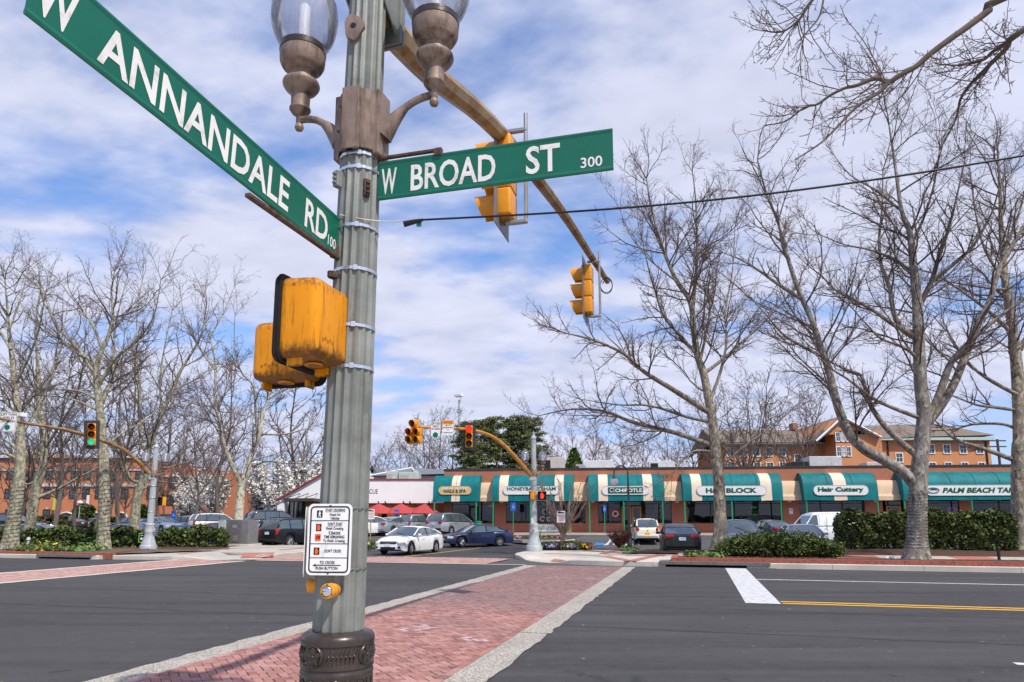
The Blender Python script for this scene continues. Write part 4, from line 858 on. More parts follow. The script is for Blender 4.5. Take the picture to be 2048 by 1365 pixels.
for q, sd_q in ((((1100, 1119), (1142, 1122), (1128, 1117), (1108, 1115.5)), (ptsR, nR, ztR, 9.6)), (((480, 1113), (548, 1112), (548, 1108.5), (486, 1109.5)), (ptsL, nL, ztL, 7.5))):
    P_ = [G(*c, .12) for c in q]; V = []; N = 6
    for i in range(N + 1):
        for j in range(N + 1): a_ = P_[0].lerp(P_[1], i / N).lerp(P_[3].lerp(P_[2], i / N), j / N); a_.z = walk_z(a_, *sd_q) + .012; V.append(a_)
    structure(MB().add(V, [(i * (N + 1) + j, (i + 1) * (N + 1) + j, (i + 1) * (N + 1) + j + 1, i * (N + 1) + j + 1) for i in range(N) for j in range(N)]).build('tactile_ramp', PINK))
# right-hand planting strip: low brick edging, mulch, walk, mulch mound
def uvbox(mb, u0, u1, v0, v1, z0, z1):
    P_ = [S(u, v, z) for z in (z0, z1) for u, v in ((u0, v0), (u1, v0), (u1, v1), (u0, v1))]; mb.add(P_, [(3, 2, 1, 0), (4, 5, 6, 7), (0, 1, 5, 4), (1, 2, 6, 5), (2, 3, 7, 6), (3, 0, 4, 7)]); return mb
def mound(name, poly_fn, nu, nv, m, h, base, seed=3, kind='structure'):
    rg = np.random.default_rng(seed); V = []; nz = rg.normal(0, .012, (nu + 1, nv + 1))
    for i in range(nu + 1):
        for j in range(nv + 1):
            a, b = i / nu, j / nv; p = poly_fn(a, b); e = min(1, 5 * min(a, 1 - a)) * math.sin(math.pi * b) ** .6; V.append((p[0], p[1], base + h * e + nz[i, j]))
    F = [(i * (nv + 1) + j, (i + 1) * (nv + 1) + j, (i + 1) * (nv + 1) + j + 1, i * (nv + 1) + j + 1) for i in range(nu) for j in range(nv)]
    o = MB().add(V, F).build(name, m, smooth=True); o['kind'] = kind; return o
edg = bpy.data.objects.new('brick_edging', None); COL.objects.link(edg); FR[edg.name] = Matrix.Identity(4); tag(edg, 'low red brick edging behind the right-hand kerb', 'edging')
for k in range(36): uvbox(MB(), -.8 + 1.6 * k, -.8 + 1.6 * k + 1.592, 28.06, 28.30, .02, .335 + .006 * (k % 2)).build('coping_stone', BRICKRED, edg)
uvbox(MB(), -1.05, -.81, 28.06, 30.4, .02, .335).build('coping_stone', BRICKRED, edg); uvbox(MB(), -.8, 57, 30.2, 30.42, .02, .30).build('coping_stone', BRICKRED, edg)
mound('mulch_bed', lambda a, b: S(-.81 + 58 * a, 28.3 + 1.9 * b), 120, 6, MULCH, .07, .26)
structure(uvbox(MB(), -.9, 57, 30.42, 33.5, .02, .27).build('walk_strip', CONC))
for k in range(10):
    u = 1.2 + 4.3 * k; structure(sheet('paver_band', [S(u, 30.5), S(u + 1.5, 30.5), S(u + 1.9, 33.4), S(u + .4, 33.4)], .276, PINK))
mound('mulch_mound', lambda a, b: S(-2.6 + 60 * a - 1.0 * (1 - b) * (1 - a), 33.5 + 3.4 * b), 120, 10, MULCH, .26, .26)
# storm drains set into the kerb
def drain(label, u0, u1, v):
    t = thing('storm_drain', label, 'storm drain', S((u0 + u1) / 2, v, 0), group='kerb storm drains')
    DK = mat('drain_shade', (.012, .011, .011), .9, var=0); CC = mat('drain_slab', (.17, .15, .14), .8, var=.2)
    uvbox(MB(), u0 - .05, u1 + .05, v + .12, v + .9, .0, .085).build('opening', DK, t, False, True)  # solid near-black block; its colour stands in for the shade inside the slot
    for k in range(2):
        a = u0 - .1 + (u1 - u0 + .2) / 2 * k; uvbox(MB(), a + .005, a + (u1 - u0 + .2) / 2 - .005, v - .06, v + 1.0, .088, .205).build('slab', CC, t, False, True)
    for e in (u0 - .32, u1): uvbox(MB(), e, e + .3, v - .02, v + .5, 0, .13).build('end_block', CONC2, t, False, True)
    return t
drain('long storm drain opening under dark slabs in the right-hand kerb', -1.4, 2.5, 27.85)
drain('storm drain opening in the far left kerb', -30.0, -27.0, 25.9)
# left bed
edl = bpy.data.objects.new('brick_edging', None); COL.objects.link(edl); FR[edl.name] = Matrix.Identity(4); tag(edl, 'low red brick edging behind the far left kerb', 'edging')
for k in range(20): uvbox(MB(), -58 + 1.6 * k, -58 + 1.6 * k + 1.592, 26.12, 26.34, .02, .29 + .006 * (k % 2)).build('coping_stone', BRICKRED, edl)
pa = S(-26.0, 26.2); pb = G(296, 1102, .2); 
MB().prism([(pa.x, pa.y), (pb.x, pb.y), (pb.x - .05, pb.y + .22), (pa.x - .05, pa.y + .22)], .1, .32).build('coping_stone', BRICKRED, edl)
mound('left_bed', lambda a, b: (lambda p: (p.x, p.y))(S(-60 + 34 * a + 2.0 * b, 26.34 + 4.6 * b)), 60, 8, SOIL, .06, .25)
mound('left_lawn', lambda a, b: (X(-200 + 640 * a, 36.5 + 3.0 * b), 36.4 + 3.2 * b + 1.5 * a), 50, 8, MULCH, .10, .20)

# ---------------------------------------------------------------- the shopping strip
def m_brickwall(name, c1, c2, mortar, sc=1., rowh=.075, bw=.21):
    t = NT(name); v = t.coord(); t.p(Roughness=.85); sp = t.n('SeparateXYZ', {0: v}); cv_ = t.n('CombineXYZ', {0: t.math('ADD', sp.outputs[0], sp.outputs[1]), 1: sp.outputs[2]})
    b = t.n('TexBrick', {'Vector': cv_.outputs[0], 'Color1': (*c1, 1), 'Color2': (*c2, 1), 'Mortar': (*mortar, 1), 'Scale': 1.0, 'Mortar Size': .010, 'Brick Width': bw, 'Row Height': rowh, 'Bias': 0.})
    c = t.mix(t.rng(t.noise(v, .7, 6, .65), .3, .7, .0, .35), b.outputs[0], tuple(x * .72 for x in c1)); c = t.mix(t.rng(t.noise(v, 9, 4, .7), .4, .8, 0, .35), c, tuple(min(1, x * 1.5) for x in c2))
    t.setc(c); t.bump(b.outputs[1], -.4, .01); MATS[name] = t.m; return t.m
BRK1 = m_brickwall('store_brick', (.46, .15, .075), (.35, .105, .055), (.40, .29, .22)); BRK2 = m_brickwall('orange_brick', (.65, .25, .085), (.56, .20, .07), (.55, .37, .25)); BRK3 = m_brickwall('left_brick', (.62, .20, .078), (.53, .16, .062), (.52, .32, .22))
DARKCAP = mat('parapet_cap', (.045, .045, .05), .5, var=.2); ROOFM = mat('roof_gravel', (.22, .21, .2), .9, var=.2)
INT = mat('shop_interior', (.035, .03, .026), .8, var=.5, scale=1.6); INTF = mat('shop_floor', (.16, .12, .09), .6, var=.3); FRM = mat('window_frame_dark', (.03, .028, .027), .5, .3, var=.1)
TEAL = mat('teal_awning_fabric', (.003, .150, .158), .6, var=.20, scale=1.0, bump=.35, bscale=3, dirt=((.008, .20, .21), .35, 1.6, .25)); CREAM = mat('cream_awning_fabric', (.66, .47, .31), .7, var=.08, scale=1.5, bump=.2, bscale=5); STRW = mat('awning_stripe', (.72, .60, .46), .7, var=.06)
POSTG = mat('green_post_paint', (.015, .30, .13), .45, var=.08); WOODD = mat('oak_door', (.48, .23, .06), .5, var=.2, scale=9)
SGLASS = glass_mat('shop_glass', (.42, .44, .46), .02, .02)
FA = R(6.33); Fo = Vector((-5.87, 59.2, .6)); fe = Vector((math.cos(FA), -math.sin(FA), 0)); fn = Vector((-math.sin(FA), -math.cos(FA), 0))
def Fs(px_, off=0.):
    k = (px_ - 1024) / 1381.3; return (k * (Fo.y + fn.y * off) - Fo.x - fn.x * off) / (fe.x - k * fe.y)
def Fz(s_, py, off=0.): return 1.8 + (1040.2 - py) / 1381.3 * (Fo.y + fe.y * s_ + fn.y * off) - Fo.z
LEN = Fs(2120)
st_ = thing('shopping_strip', 'long single-storey red brick shopping strip behind the parked cars', 'building', Fo, -FA)
ZT = 5.42; ZL = 3.0; ZB = .92
def fbox(x0, x1, y0, y1, z0, z1, name, m, parent=st_, bev=0):
    mb = MB(); c = ((x0 + x1) / 2, (y0 + y1) / 2, (z0 + z1) / 2); d = (x1 - x0, y1 - y0, z1 - z0)
    if bev: mb.bbox(c, d, bev)
    else: mb.box(c, d)
    return mb.build(name, m, parent)
fbox(0, LEN, 0, .35, ZL, ZT, 'upper_wall', BRK1); fbox(-.06, LEN, -.06, .42, ZT, ZT + .14, 'parapet_cap', DARKCAP); fbox(0, .35, .35, 16, 0, ZT, 'side_wall', BRK1); fbox(.35, LEN, .35, 16, ZT - .6, ZT - .5, 'roof', ROOFM)
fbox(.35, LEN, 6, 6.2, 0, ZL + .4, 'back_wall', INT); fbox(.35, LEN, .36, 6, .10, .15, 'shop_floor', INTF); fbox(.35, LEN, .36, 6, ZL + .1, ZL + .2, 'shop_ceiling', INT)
fbox(-.2, LEN, -2.6, .0, 0, .15, 'front_walk', mat('store_walk', (.40, .27, .22), .85, var=.2)); fbox(-.2, LEN, -2.8, -2.605, 0, .14, 'walk_kerb', CONC2)
ed = [887, 904, 989, 1012, 1171, 1197, 1344, 1375, 1567, 1600, 1732, 1770, 1812, 1922, 1945, 2120]
piers = [(887, 904), (989, 1012), (1171, 1197), (1344, 1375), (1567, 1600), (1732, 1768), (1812, 1850), (1922, 1945)]
for a, b in piers: fbox(Fs(a), Fs(b), .003, .33, 0, ZL, 'brick_pier', BRK1)
bays = [(904, 989), (1012, 1171), (1197, 1344), (1375, 1567), (1600, 1732), (1768, 1812), (1850, 1922), (1945, 2120)]
doors = {0: (938, 956), 2: (1243, 1284), 5: (1775, 1806), 4: None}
for k, (a, b) in enumerate(bays):
    x0, x1 = Fs(a), Fs(b); dr = doors.get(k); segs = [(x0, x1)] if not dr else [(x0, Fs(dr[0])), (Fs(dr[1]), x1)]
    for p, q in segs:
        if q - p < .3: continue
        fbox(p, q, .06, .30, .15, ZB, 'bulkhead', BRK1)
        w = fbox(p, q, .12, .14, ZB, ZL, 'shop_window', SGLASS); n = max(1, round((q - p) / 1.9))
        for i in range(n + 1): 
            xx = p + (q - p) * i / n; fbox(max(p, xx - .035), min(q, xx + .035), .08, .18, ZB, ZL, 'mullion', FRM, w)
        fbox(p + .036, q - .036, .09, .17, ZB, ZB + .06, 'window_rail', FRM, w); fbox(p + .036, q - .036, .09, .17, ZL - .5, ZL - .45, 'window_rail', FRM, w)
    if dr:
        p, q = Fs(dr[0]), Fs(dr[1]); two = (q - p) > 1.3; n = 2 if two else 1; wd = (q - p) / n; dm = WOODD if k in (2, 5) else FRM
        for i in range(n):
            a_, b_ = p + wd * i + .02, p + wd * (i + 1) - .02; d_ = fbox(a_ + .12, b_ - .12, .14, .16, .35, 2.2, 'shop_door', SGLASS)
            for nm, q0, q1, z0, z1 in (('stile', a_, a_ + .12, .15, 2.3), ('stile', b_ - .12, b_, .15, 2.3), ('rail', a_ + .12, b_ - .12, .15, .35), ('rail', a_ + .12, b_ - .12, 2.2, 2.3)): fbox(q0, q1, .12, .18, z0, z1, nm, dm, d_)
            fbox(b_ - .2 if i == 0 else a_ + .16, b_ - .16 if i == 0 else a_ + .2, .07, .11, .9, 1.4, 'handle', STEEL, d_)
        fbox(p, q, .1, .2, 2.31, 2.4, 'transom_bar', FRM); fbox(p, q, .12, .14, 2.4, ZL, 'transom_window', SGLASS)
# things seen in the windows
PSTR = lambda n, c: mat('poster_' + n, c, .6, var=.25, scale=3)
def poster(label, px0, px1, py0, py1, m, off=-.05, extra=None, name='window_poster'):
    x0, x1 = Fs(px0), Fs(px1); z1, z0 = Fz(x0, py0), Fz(x0, py1); c = Fo + fe * ((x0 + x1) / 2) + fn * (-.20) ; t = thing(name, label, 'poster', Vector((c.x, c.y, Fo.z + z0)), -FA); w_, h_ = x1 - x0, z1 - z0
    MB().box((0, 0, h_ / 2), (w_, .01, h_)).build('sheet', m, t)
    f_ = face_frame((0, -.006, 0), (1, 0, 0))
    for e in extra or ():
        if e[0] == 'text': mb = MB(); text(mb, e[1], f_, e[2] * w_, e[3] * w_, e[4] * h_, e[5] * h_, .003, .02); mb.build('lettering', e[6], t)
        else: mb = MB(); mb.add([f_ @ Vector((a * w_, b * h_, .002)) for a, b in e[1]], [tuple(range(len(e[1])))]); mb.build('printed_shape', e[2], t)
    return t
poster('pale blue and white poster in the leftmost shop window', 907, 919, 1006, 1024, PSTR('blue', (.35, .55, .68)), extra=[('shape', [(-.45, .02), (.45, .02), (.45, .4), (-.1, .5), (-.45, .35)], PSTR('sand', (.6, .45, .33)))])
poster('pinkish poster beside the blue one in the leftmost shop window', 922, 935, 1004, 1024, PSTR('pink', (.6, .5, .48)), extra=[('shape', [(-.3, .1), (.3, .05), (.35, .5), (0, .75), (-.3, .5)], PSTR('rust', (.4, .15, .12)))])
poster('red neon sign in the leftmost shop', 976, 987, 1010, 1015, mat('neon_red', (1, .08, .05), .4, var=0, emit=.6), name='neon_sign')
poster('white notice with brown pattern beside the blue parking sign', 1018, 1031, 1007, 1029, PSTR('tan', (.48, .38, .30)))
x_ = Fs(1085); dc = thing('window_decal', 'white curly script decal on the second shop window', 'decal', Fo + fe * x_ + fn * (-.11) + Vector((0, 0, ZB + .1)), -FA)
for k, (dx, dz, r_) in enumerate(((0, .25, .22), (.55, .22, .2), (1.05, .3, .2), (.2, .85, .24), (.75, .8, .22), (.45, 1.3, .2))):
    MB().tube([(dx + r_ * (1 - .25 * a / 6) * math.cos(a), 0, dz + r_ * (1 - .25 * a / 6) * math.sin(a)) for a in np.linspace(.4, 5.4, 14)], .035, 5).build('curl', SIGNW, dc, True)
em = thing('window_emblem', 'round red and white emblem decal on the third shop window', 'decal', Fo + fe * Fs(1231) + fn * (-.11) + Vector((0, 0, Fz(Fs(1231), 1028))), -FA)
for r0, r1, m_ in ((.34, .24, mat('emblem_red', (.55, .05, .03), .5, var=0)), (.24, .17, SIGNW), (.17, .0, mat('emblem_brown', (.2, .05, .03), .5, var=0))):
    n = 24; V = [(r_ * math.cos(6.283 * i / n), -.004 * (r_ < .2), r_ * math.sin(6.283 * i / n)) for r_ in (r0, r1) for i in range(n)]; MB().add(V, [(i, (i + 1) % n, n + (i + 1) % n, n + i) for i in range(n)] if r1 else [tuple(range(n))]).build('ring', m_, em)
poster('white poster with a standing figure in the fourth shop window', 1380, 1394, 1015, 1043, PSTR('white', (.66, .72, .68)), extra=[('shape', [(-.35, .62), (.1, .62), (.1, .66), (-.35, .66)], GREENS), ('shape', [(-.35, .72), (.2, .72), (.2, .76), (-.35, .76)], GREENS), ('shape', [(-.35, .82), (.25, .82), (.25, .86), (-.35, .86)], GREENS)])
poster('dark cutout of a person with folded hands in the fourth shop window', 1391, 1404, 1014, 1045, PSTR('dark', (.055, .06, .06)), extra=[('shape', [(-.12, .72), (.12, .72), (.15, .86), (0, .94), (-.15, .86)], PSTR('skin', (.45, .28, .2))), ('shape', [(-.1, .5), (.12, .5), (.1, .6), (-.08, .6)], PSTR('skin', (.45, .28, .2)))])
poster('square bright green sign lettered H&R BLOCK in the fourth shop window', 1498, 1521, 1021, 1040, mat('block_green', (.03, .36, .03), .5, var=.05, emit=.15), extra=[('text', 'H&R', -.4, .1, .22, .42, SIGNW), ('text', 'BLOCK', -.4, .42, .04, .2, SIGNW)], name='window_sign')
poster('small green OPEN neon sign in the fourth shop window', 1504, 1516, 1013, 1018, BLACKM, extra=[('text', 'OPEN', -.45, .45, .1, .9, mat('neon_green', (.05, 1, .2), .4, var=0, emit=.9))], name='neon_sign')
poster('blue poster with a pink flower in the fifth shop window', 1618, 1637, 1012, 1027, PSTR('deepblue', (.04, .12, .35)), extra=[('shape', [(.3 * math.cos(a) * .7, .5 + .35 * math.sin(a)) for a in np.linspace(0, 6.2, 10)], PSTR('flower', (.6, .2, .25)))])
poster('white paper notice on the brick pier between the fourth and fifth shops', 1579, 1587, 1017, 1029, SIGNW, extra=[('text', 'NOTICE', -.4, .4, .6, .8, PSTR('rust', (.4, .15, .12)))], name='paper_notice').location = Fo + fe * Fs(1583) + fn * .02 + Vector((0, 0, Fz(Fs(1583), 1029)))
ns = poster('oval red and blue neon sign in the rightmost shop', 1899, 1918, 1016, 1024, BLACKM, name='neon_sign')
for r_, m_ in ((1., mat('neon_blue', (.1, .15, 1), .4, var=0, emit=.8)), (.72, MATS['neon_red'])):
    MB().tube([(.36 * r_ * math.cos(a), -.03, .17 + .15 * r_ * math.sin(a)) for a in np.linspace(0, 6.283, 20)], .035, 5).build('tube_ring', m_, ns, True)
poster('white poster with a raised arm silhouette in the rightmost shop', 1956, 1980, 1012, 1034, SIGNW, extra=[('shape', [(-.3, .0), (.05, .0), (.1, .35), (.3, .6), (.05, .9), (-.2, .85), (.1, .6), (-.25, .4)], PSTR('rust', (.4, .15, .12)))])
poster('red and white FREE poster in the rightmost shop', 2005, 2030, 1012, 1045, SIGNW, extra=[('shape', [(-.5, .65), (.5, .65), (.5, 1), (-.5, 1)], mat('poster_red', (.6, .03, .06), .6)), ('text', 'FREE', -.4, .4, .72, .92, SIGNW), ('shape', [(-.3, .05), (.3, .05), (.25, .4), (0, .55), (-.25, .4)], PSTR('rust', (.4, .15, .12)))])
for px_ in (1004, 1186, 1355, 1580, 1752):
    x_ = Fs(px_); MB().lathe([(.16, 0), (.16, .06), (.12, .14), (.03, .17)], 12, (x_, -.2, ZL - .22), Matrix.Rotation(R(180), 4, 'X')).build('wall_lamp', SIGNW, st_, True)

rg_ = random.Random(31)
for k, (a, b) in enumerate(bays):
    x0, x1 = Fs(a) + .3, Fs(b) - .3; n = max(1, int((x1 - x0) / .9))
    for i in range(n):
        if rg_.random() < .3: continue
        xx = x0 + (x1 - x0) * (i + rg_.random() * .6) / n; w_, h_ = rg_.uniform(.4, .95), rg_.uniform(.5, 1.5); yy = rg_.uniform(.6, 3.2); c_ = rg_.choice(((.45, .42, .38), (.30, .18, .10), (.5, .5, .52), (.12, .10, .09), (.35, .12, .08), (.2, .25, .3)))
        fbox(xx, xx + w_, yy, yy + .4, .15, .15 + h_ + .4, 'display_stand', mat('display_%d' % (int(c_[0] * 100)), c_, .6, var=.35, scale=3))
# awnings
GP = [(0, 4.98), (.45, 4.93), (.95, 4.72), (1.28, 4.36), (1.42, 3.95), (1.45, 2.98), (1.47, 2.72)]
BP = [(0, 4.36), (.28, 4.33), (.5, 4.1), (.62, 3.75), (.70, 3.25), (.85, 3.06), (.86, 2.74)]
def awn_panel(parent, prof, x0, x1, m, name, wav=0.):
    n = max(2, int((x1 - x0) / .5)); V = []; k = len(prof); rg = random.Random(int(x0 * 100))
    for i in range(n + 1):
        x = x0 + (x1 - x0) * i / n
        for j, (o, z) in enumerate(prof):
            sag = .035 * math.sin(math.pi * ((x * .8) % 1)) * (1 < j < 4); V.append((x, -o + sag * .4 + (rg.uniform(-.02, .02) if j == k - 1 else 0), z - sag + (rg.uniform(-.015, .015) if j == k - 1 else 0)))
    F = [(i * k + j, (i + 1) * k + j, (i + 1) * k + j + 1, i * k + j + 1) for i in range(n) for j in range(k - 1)]
    return MB().add(V, F).build(name, m, parent, True, angle=22)
def awn_end(parent, prof, x, m, name):
    p = [(x, -o, z) for o, z in prof] + [(x, 0, prof[-1][1])]; return MB().add(p, [tuple(range(len(p)))]).build(name, m, parent)
def awning(label, a, b, stripes, sign, sgn_m=SIGNW, words=(), posts=()):
    off = 1.45; x0, x1 = Fs(a, off), Fs(b, off); t = thing('awning', label, 'awning', Fo + fe * ((x0 + x1) / 2), -FA, 'awnings along the shopping strip'); cx_ = (x0 + x1) / 2
    cuts = sorted([(Fs(p, off), Fs(q, off)) for p, q in stripes]); cur = x0
    for p, q in cuts + [(x1, x1)]:
        if p - cur > .02: awn_panel(t, GP, cur - cx_, p - cx_, TEAL, 'fabric_panel')
        if q > p: awn_panel(t, GP, p - cx_, q - cx_, STRW, 'stripe_panel')
        cur = q
    for q in range(1, max(2, round((x1 - x0) / 1.9))):
        xx = x0 - cx_ + (x1 - x0) * q / max(2, round((x1 - x0) / 1.9)); MB().tube([(xx, -o - .008, z + .008) for o, z in GP], .014, 4).build('seam', TEAL, t, True)
    awn_end(t, GP, x0 - cx_ + .002, TEAL, 'end_panel'); awn_end(t, GP, x1 - cx_ - .002, TEAL, 'end_panel')
    if sign:
        p, q, y0, y1 = sign; s0, s1 = Fs(p, off + .05) - cx_, Fs(q, off + .05) - cx_; z0, z1 = Fz((s0 + s1) / 2 + cx_, y1, off), Fz((s0 + s1) / 2 + cx_, y0, off)
        f_ = face_frame(((s0 + s1) / 2, -1.50, (z0 + z1) / 2), (1, 0, 0)); w_, h_ = s1 - s0, z1 - z0
        sb = MB().prism(pill(w_, h_, 8), -.05, 0, f_).build('sign_board', sgn_m, t); o_, i_ = pill(w_, h_, 8), pill(w_ * .99, h_ * .94, 8); n = len(o_)
        MB().add([f_ @ Vector((x, y, .012)) for x, y in o_] + [f_ @ Vector((x, y, .012)) for x, y in i_], [(k, (k + 1) % n, n + (k + 1) % n, n + k) for k in range(n)]).build('sign_rim', STEEL, sb)
        for s_, a0, a1, b0, b1, bold, sh, m_ in words:
            mb = MB(); text(mb, s_, f_, a0 * w_ / 2, a1 * w_ / 2, b0 * h_ / 2, b1 * h_ / 2, .015, bold, sh); mb.build('lettering', m_, sb)
        t['_f'] = 0; del t['_f']; ret = (t, f_, w_, h_, sb)
    for px_ in posts:
        x_ = Fs(px_, 1.4) - cx_; MB().tube([(x_, -1.38, .15), (x_, -1.38, 2.95)], .06, 8).build('post', POSTG, t, True)
    return ret if sign else t
LG = mat('letter_green', (.01, .10, .035), .5, var=0)
awning('leftmost teal awning with a tan nail salon sign', 865, 958, [(902, 919)], (876, 942, 973, 990), mat('tan_sign', (.74, .46, .18), .5, var=.1), [('BRIDAL VISIONS', -.78, .78, .12, .78, .02, 0, SIGNW), ('NAILS & SPA', -.68, .68, -.62, .28, .03, 0, LG)], (868, 952))
awning('second teal awning from the left, its ham shop sign behind the far pole', 984, 1148, [(998, 1016), (1110, 1128)], (1006, 1120, 973, 990), SIGNW, [('HONEYBAKED HAM', -.86, .86, -.05, .78, .03, 0, LG), ('& CAFE', .0, .5, -.75, -.25, .0, 0, SIGNK)], (986, 1061, 1139))
r_ = awning('third teal awning from the left, with a dark green logo on a white board', 1178, 1331, [(1198, 1217), (1288, 1307)], (1205, 1300, 972.5, 990.5), SIGNW, (), (1179, 1248, 1326))
t_, f_, w_, h_, sb = r_; MB().prism(pill(w_ * .74, h_ * .70, 4, .05), .012, .018, f_).build('logo_panel', mat('logo_green', (.008, .09, .05), .5, var=0), sb)
mb = MB(); text(mb, 'CHIPOTLE', f_, -w_ * .22, w_ * .35, -h_ * .2, h_ * .2, .021, .03); mb.build('lettering', SIGNW, sb); mb = MB(); mb.tube([f_ @ Vector((-w_ * .295 + .16 * math.cos(a) * (1 - .06 * a), .19 * math.sin(a) * (1 - .06 * a), .022)) for a in np.linspace(.6, 5.6, 14)], .03, 5); mb.build('logo_mark', SIGNW, sb); mb = MB(); mb.box(f_ @ Vector((-w_ * .245, 0, .02)), (.03, .01, h_ * .6)); mb.build('logo_divider', SIGNW, sb)
awning('fourth teal awning from the left, behind the mottled tree trunk', 1368, 1569, [(1386, 1406), (1525, 1547)], (1396, 1537, 972, 991.5), SIGNW, [('H&R BLOCK', -.74, .72, -.52, .52, .045, 0, LG)], (1370, 1465, 1564))
awning('fifth teal awning from the left, with a rounded lower-case salon sign', 1611, 1761, [(1672, 1698)], (1631, 1742, 971, 991.5), SIGNW, [('Hair Cuttery', -.84, .82, -.55, .62, .05, 0, LG)], (1615, 1758))
r_ = awning('rightmost teal awning, with a tanning salon sign', 1812, 2110, [(1845, 1859)], (1856, 2060, 970.5, 992), SIGNW, [('PALM BEACH TAN', -.66, .80, -.5, .5, .045, .25, LG)], (1812, 1947, 2080))
t_, f_, w_, h_, sb = r_; mb = MB(); mb.tube([f_ @ Vector((-w_ * .42 + .42 * math.cos(a), .2 * math.sin(a), .018)) for a in np.linspace(0, 6.283, 20)], .03, 5); mb.build('logo_ring', LG, sb)
for k in range(5): MB().tube([f_ @ Vector((-w_ * .42, .02, .02)), f_ @ Vector((-w_ * .42 + .17 * math.cos(R(30 * k + 30)), .04 + .11 * math.sin(R(30 * k + 30)), .02)), f_ @ Vector((-w_ * .42 + .27 * math.cos(R(45 * k)), -.02 + .05 * math.sin(R(45 * k)), .02))], .02, 4).build('logo_frond', LG, sb)
for k, (a, b, nm) in enumerate(((958, 984, 'first and second'), (1148, 1178, 'second and third'), (1331, 1368, 'third and fourth'), (1569, 1611, 'fourth and fifth'), (1761, 1812, 'fifth and rightmost'))):
    x0, x1 = Fs(a, 1.2) - .05, Fs(b, 1.2) + .05; t = thing('cream_awning', f'short cream awning between the {nm} teal awnings', 'awning', Fo + fe * ((x0 + x1) / 2), -FA, 'cream awnings between the teal ones'); awn_panel(t, BP, (x0 - x1) / 2, (x1 - x0) / 2, CREAM, 'fabric_panel'); awn_end(t, BP, (x0 - x1) / 2, CREAM, 'end_panel'); awn_end(t, BP, (x1 - x0) / 2, CREAM, 'end_panel')
# roof units
HV = mat('rooftop_unit', (.56, .50, .45), .55, .2, var=.1); HVG = mat('grey_unit', (.42, .43, .42), .5, .3, var=.15)
def hvac(label, px0, px1, py0, py1, off, m, grille=True, g='air conditioning units on the strip roof'):
    x0, x1 = Fs(px0, -off), Fs(px1, -off); z1, z0 = Fz(x0, py0, -off), ZT - .5; t = thing('rooftop_unit', label, 'air conditioner', Fo + fe * ((x0 + x1) / 2) - fn * off + Vector((0, 0, z0)), -FA, g); w_, h_ = x1 - x0, z1 - z0
    MB().bbox((0, 0, .12), (w_ * .95, 1.6, .24), .01).build('curb', HVG, t); MB().bbox((0, 0, .24 + (h_ - .24) / 2), (w_, 1.8, h_ - .24), .03).build('cabinet', m, t)
    if grille: MB().bbox((-w_ * .30, -.905, h_ * .62), (w_ * .30, .02, h_ * .5), .005).build('grille', FRM, t)
    mb = MB(); mb.box((w_ * .18, -.903, h_ * .62), (.012, .012, h_ * .62)); mb.build('panel_seam', HVG, t)
    return t
hvac('cream roof unit with a dark grille above the second awning', 1088, 1131, 917, 938, 5, HV); hvac('low pair of fan units beside the cream roof unit', 1153, 1172, 931, 938, 4, HVG)
u_ = hvac('wide white roof unit with a vent pipe above the third awning', 1173, 1226, 923, 938, 6, mat('white_unit', (.68, .66, .64), .5, .1, var=.1), False); MB().tube([(.9, 0, .8), (.9, 0, 2.2)], .09, 8).build('vent_pipe', PIPE, u_, True)
hvac('pale louvred roof unit left of the mottled tree', 1300, 1351, 924, 938, 6, mat('pale_unit', (.62, .65, .62), .5, .1, var=.1)); hvac('dark fan unit beside the grey roof unit', 1586, 1619, 925, 936, 4, FRM, False)
hvac('large pale grey roof unit above the fifth awning', 1620, 1685, 915, 936, 5, mat('grey_white_unit', (.55, .54, .54), .5, .2, var=.15), False); hvac('low pale roof unit right of the fifth awning', 1734, 1766, 926, 936, 5, HV, False)
# bin by the first shop
tb = thing('litter_bin', 'bright green litter bin outside the leftmost shop', 'bin', Fo + fe * Fs(956, 1.7) + fn * 1.7 + Vector((0, 0, .15)), -FA); MB().lathe([(.3, 0), (.33, .85), (.36, .86), (.36, .92), (.3, .93)], 16).build('barrel', POSTG, tb, True); MB().lathe([(.3, .93), (.26, .98), (.1, 1.0)], 16).build('lid', BLACKM, tb, True)

# ---------------------------------------------------------------- the white restaurant left of the strip
RY = 61.0; WHT = mat('white_stucco', (.85, .84, .82), .8, var=.03, scale=.8, bump=.1); REDT = mat('red_trim', (.30, .055, .045), .6, var=.15)
CEDAR = mat('cedar_siding', (.42, .15, .045), .6, var=.4, scale=3)
rx = lambda px_: X(px_, RY); rz_ = lambda py: 1.8 + (1040.2 - py) / 1381.3 * RY
rest = thing('restaurant', 'white restaurant with sloping red-edged fascia and cedar siding', 'building', (rx(720), RY, .6)); wx = lambda a, b, y0, y1, z0, z1, nm, m, par=rest: MB().box2((a, y0, z0), (b, y1, z1)).build(nm, m, par, False, True)
wx(rx(640), rx(887), RY, RY + .4, rz_(1007), rz_(961), 'fascia', WHT); wx(rx(640), rx(887), RY - .08, RY + .5, rz_(961), rz_(961) + .12, 'fascia_trim', REDT)
tri = [(rx(558), rz_(1001)), (rx(645), rz_(951)), (rx(700), rz_(951)), (rx(700), rz_(1004)), (rx(570), rz_(1004))]
fm = face_frame((0, RY - .5, 0), (1, 0, 0)); MB().prism(tri, -.45, 0, fm).build('sloping_fascia', WHT, rest, False, True)
a, b = Vector((rx(555), RY - .55, rz_(1003))), Vector((rx(646), RY - .55, rz_(950))); d_ = b - a; L_ = d_.length; mm = Matrix.Rotation(-math.atan2(d_.z, d_.x), 4, 'Y'); MB().box((a + b) / 2 + Vector((0, .2, .06)), (L_, .75, .14), m=mm).build('rake_trim', REDT, rest, False, True)
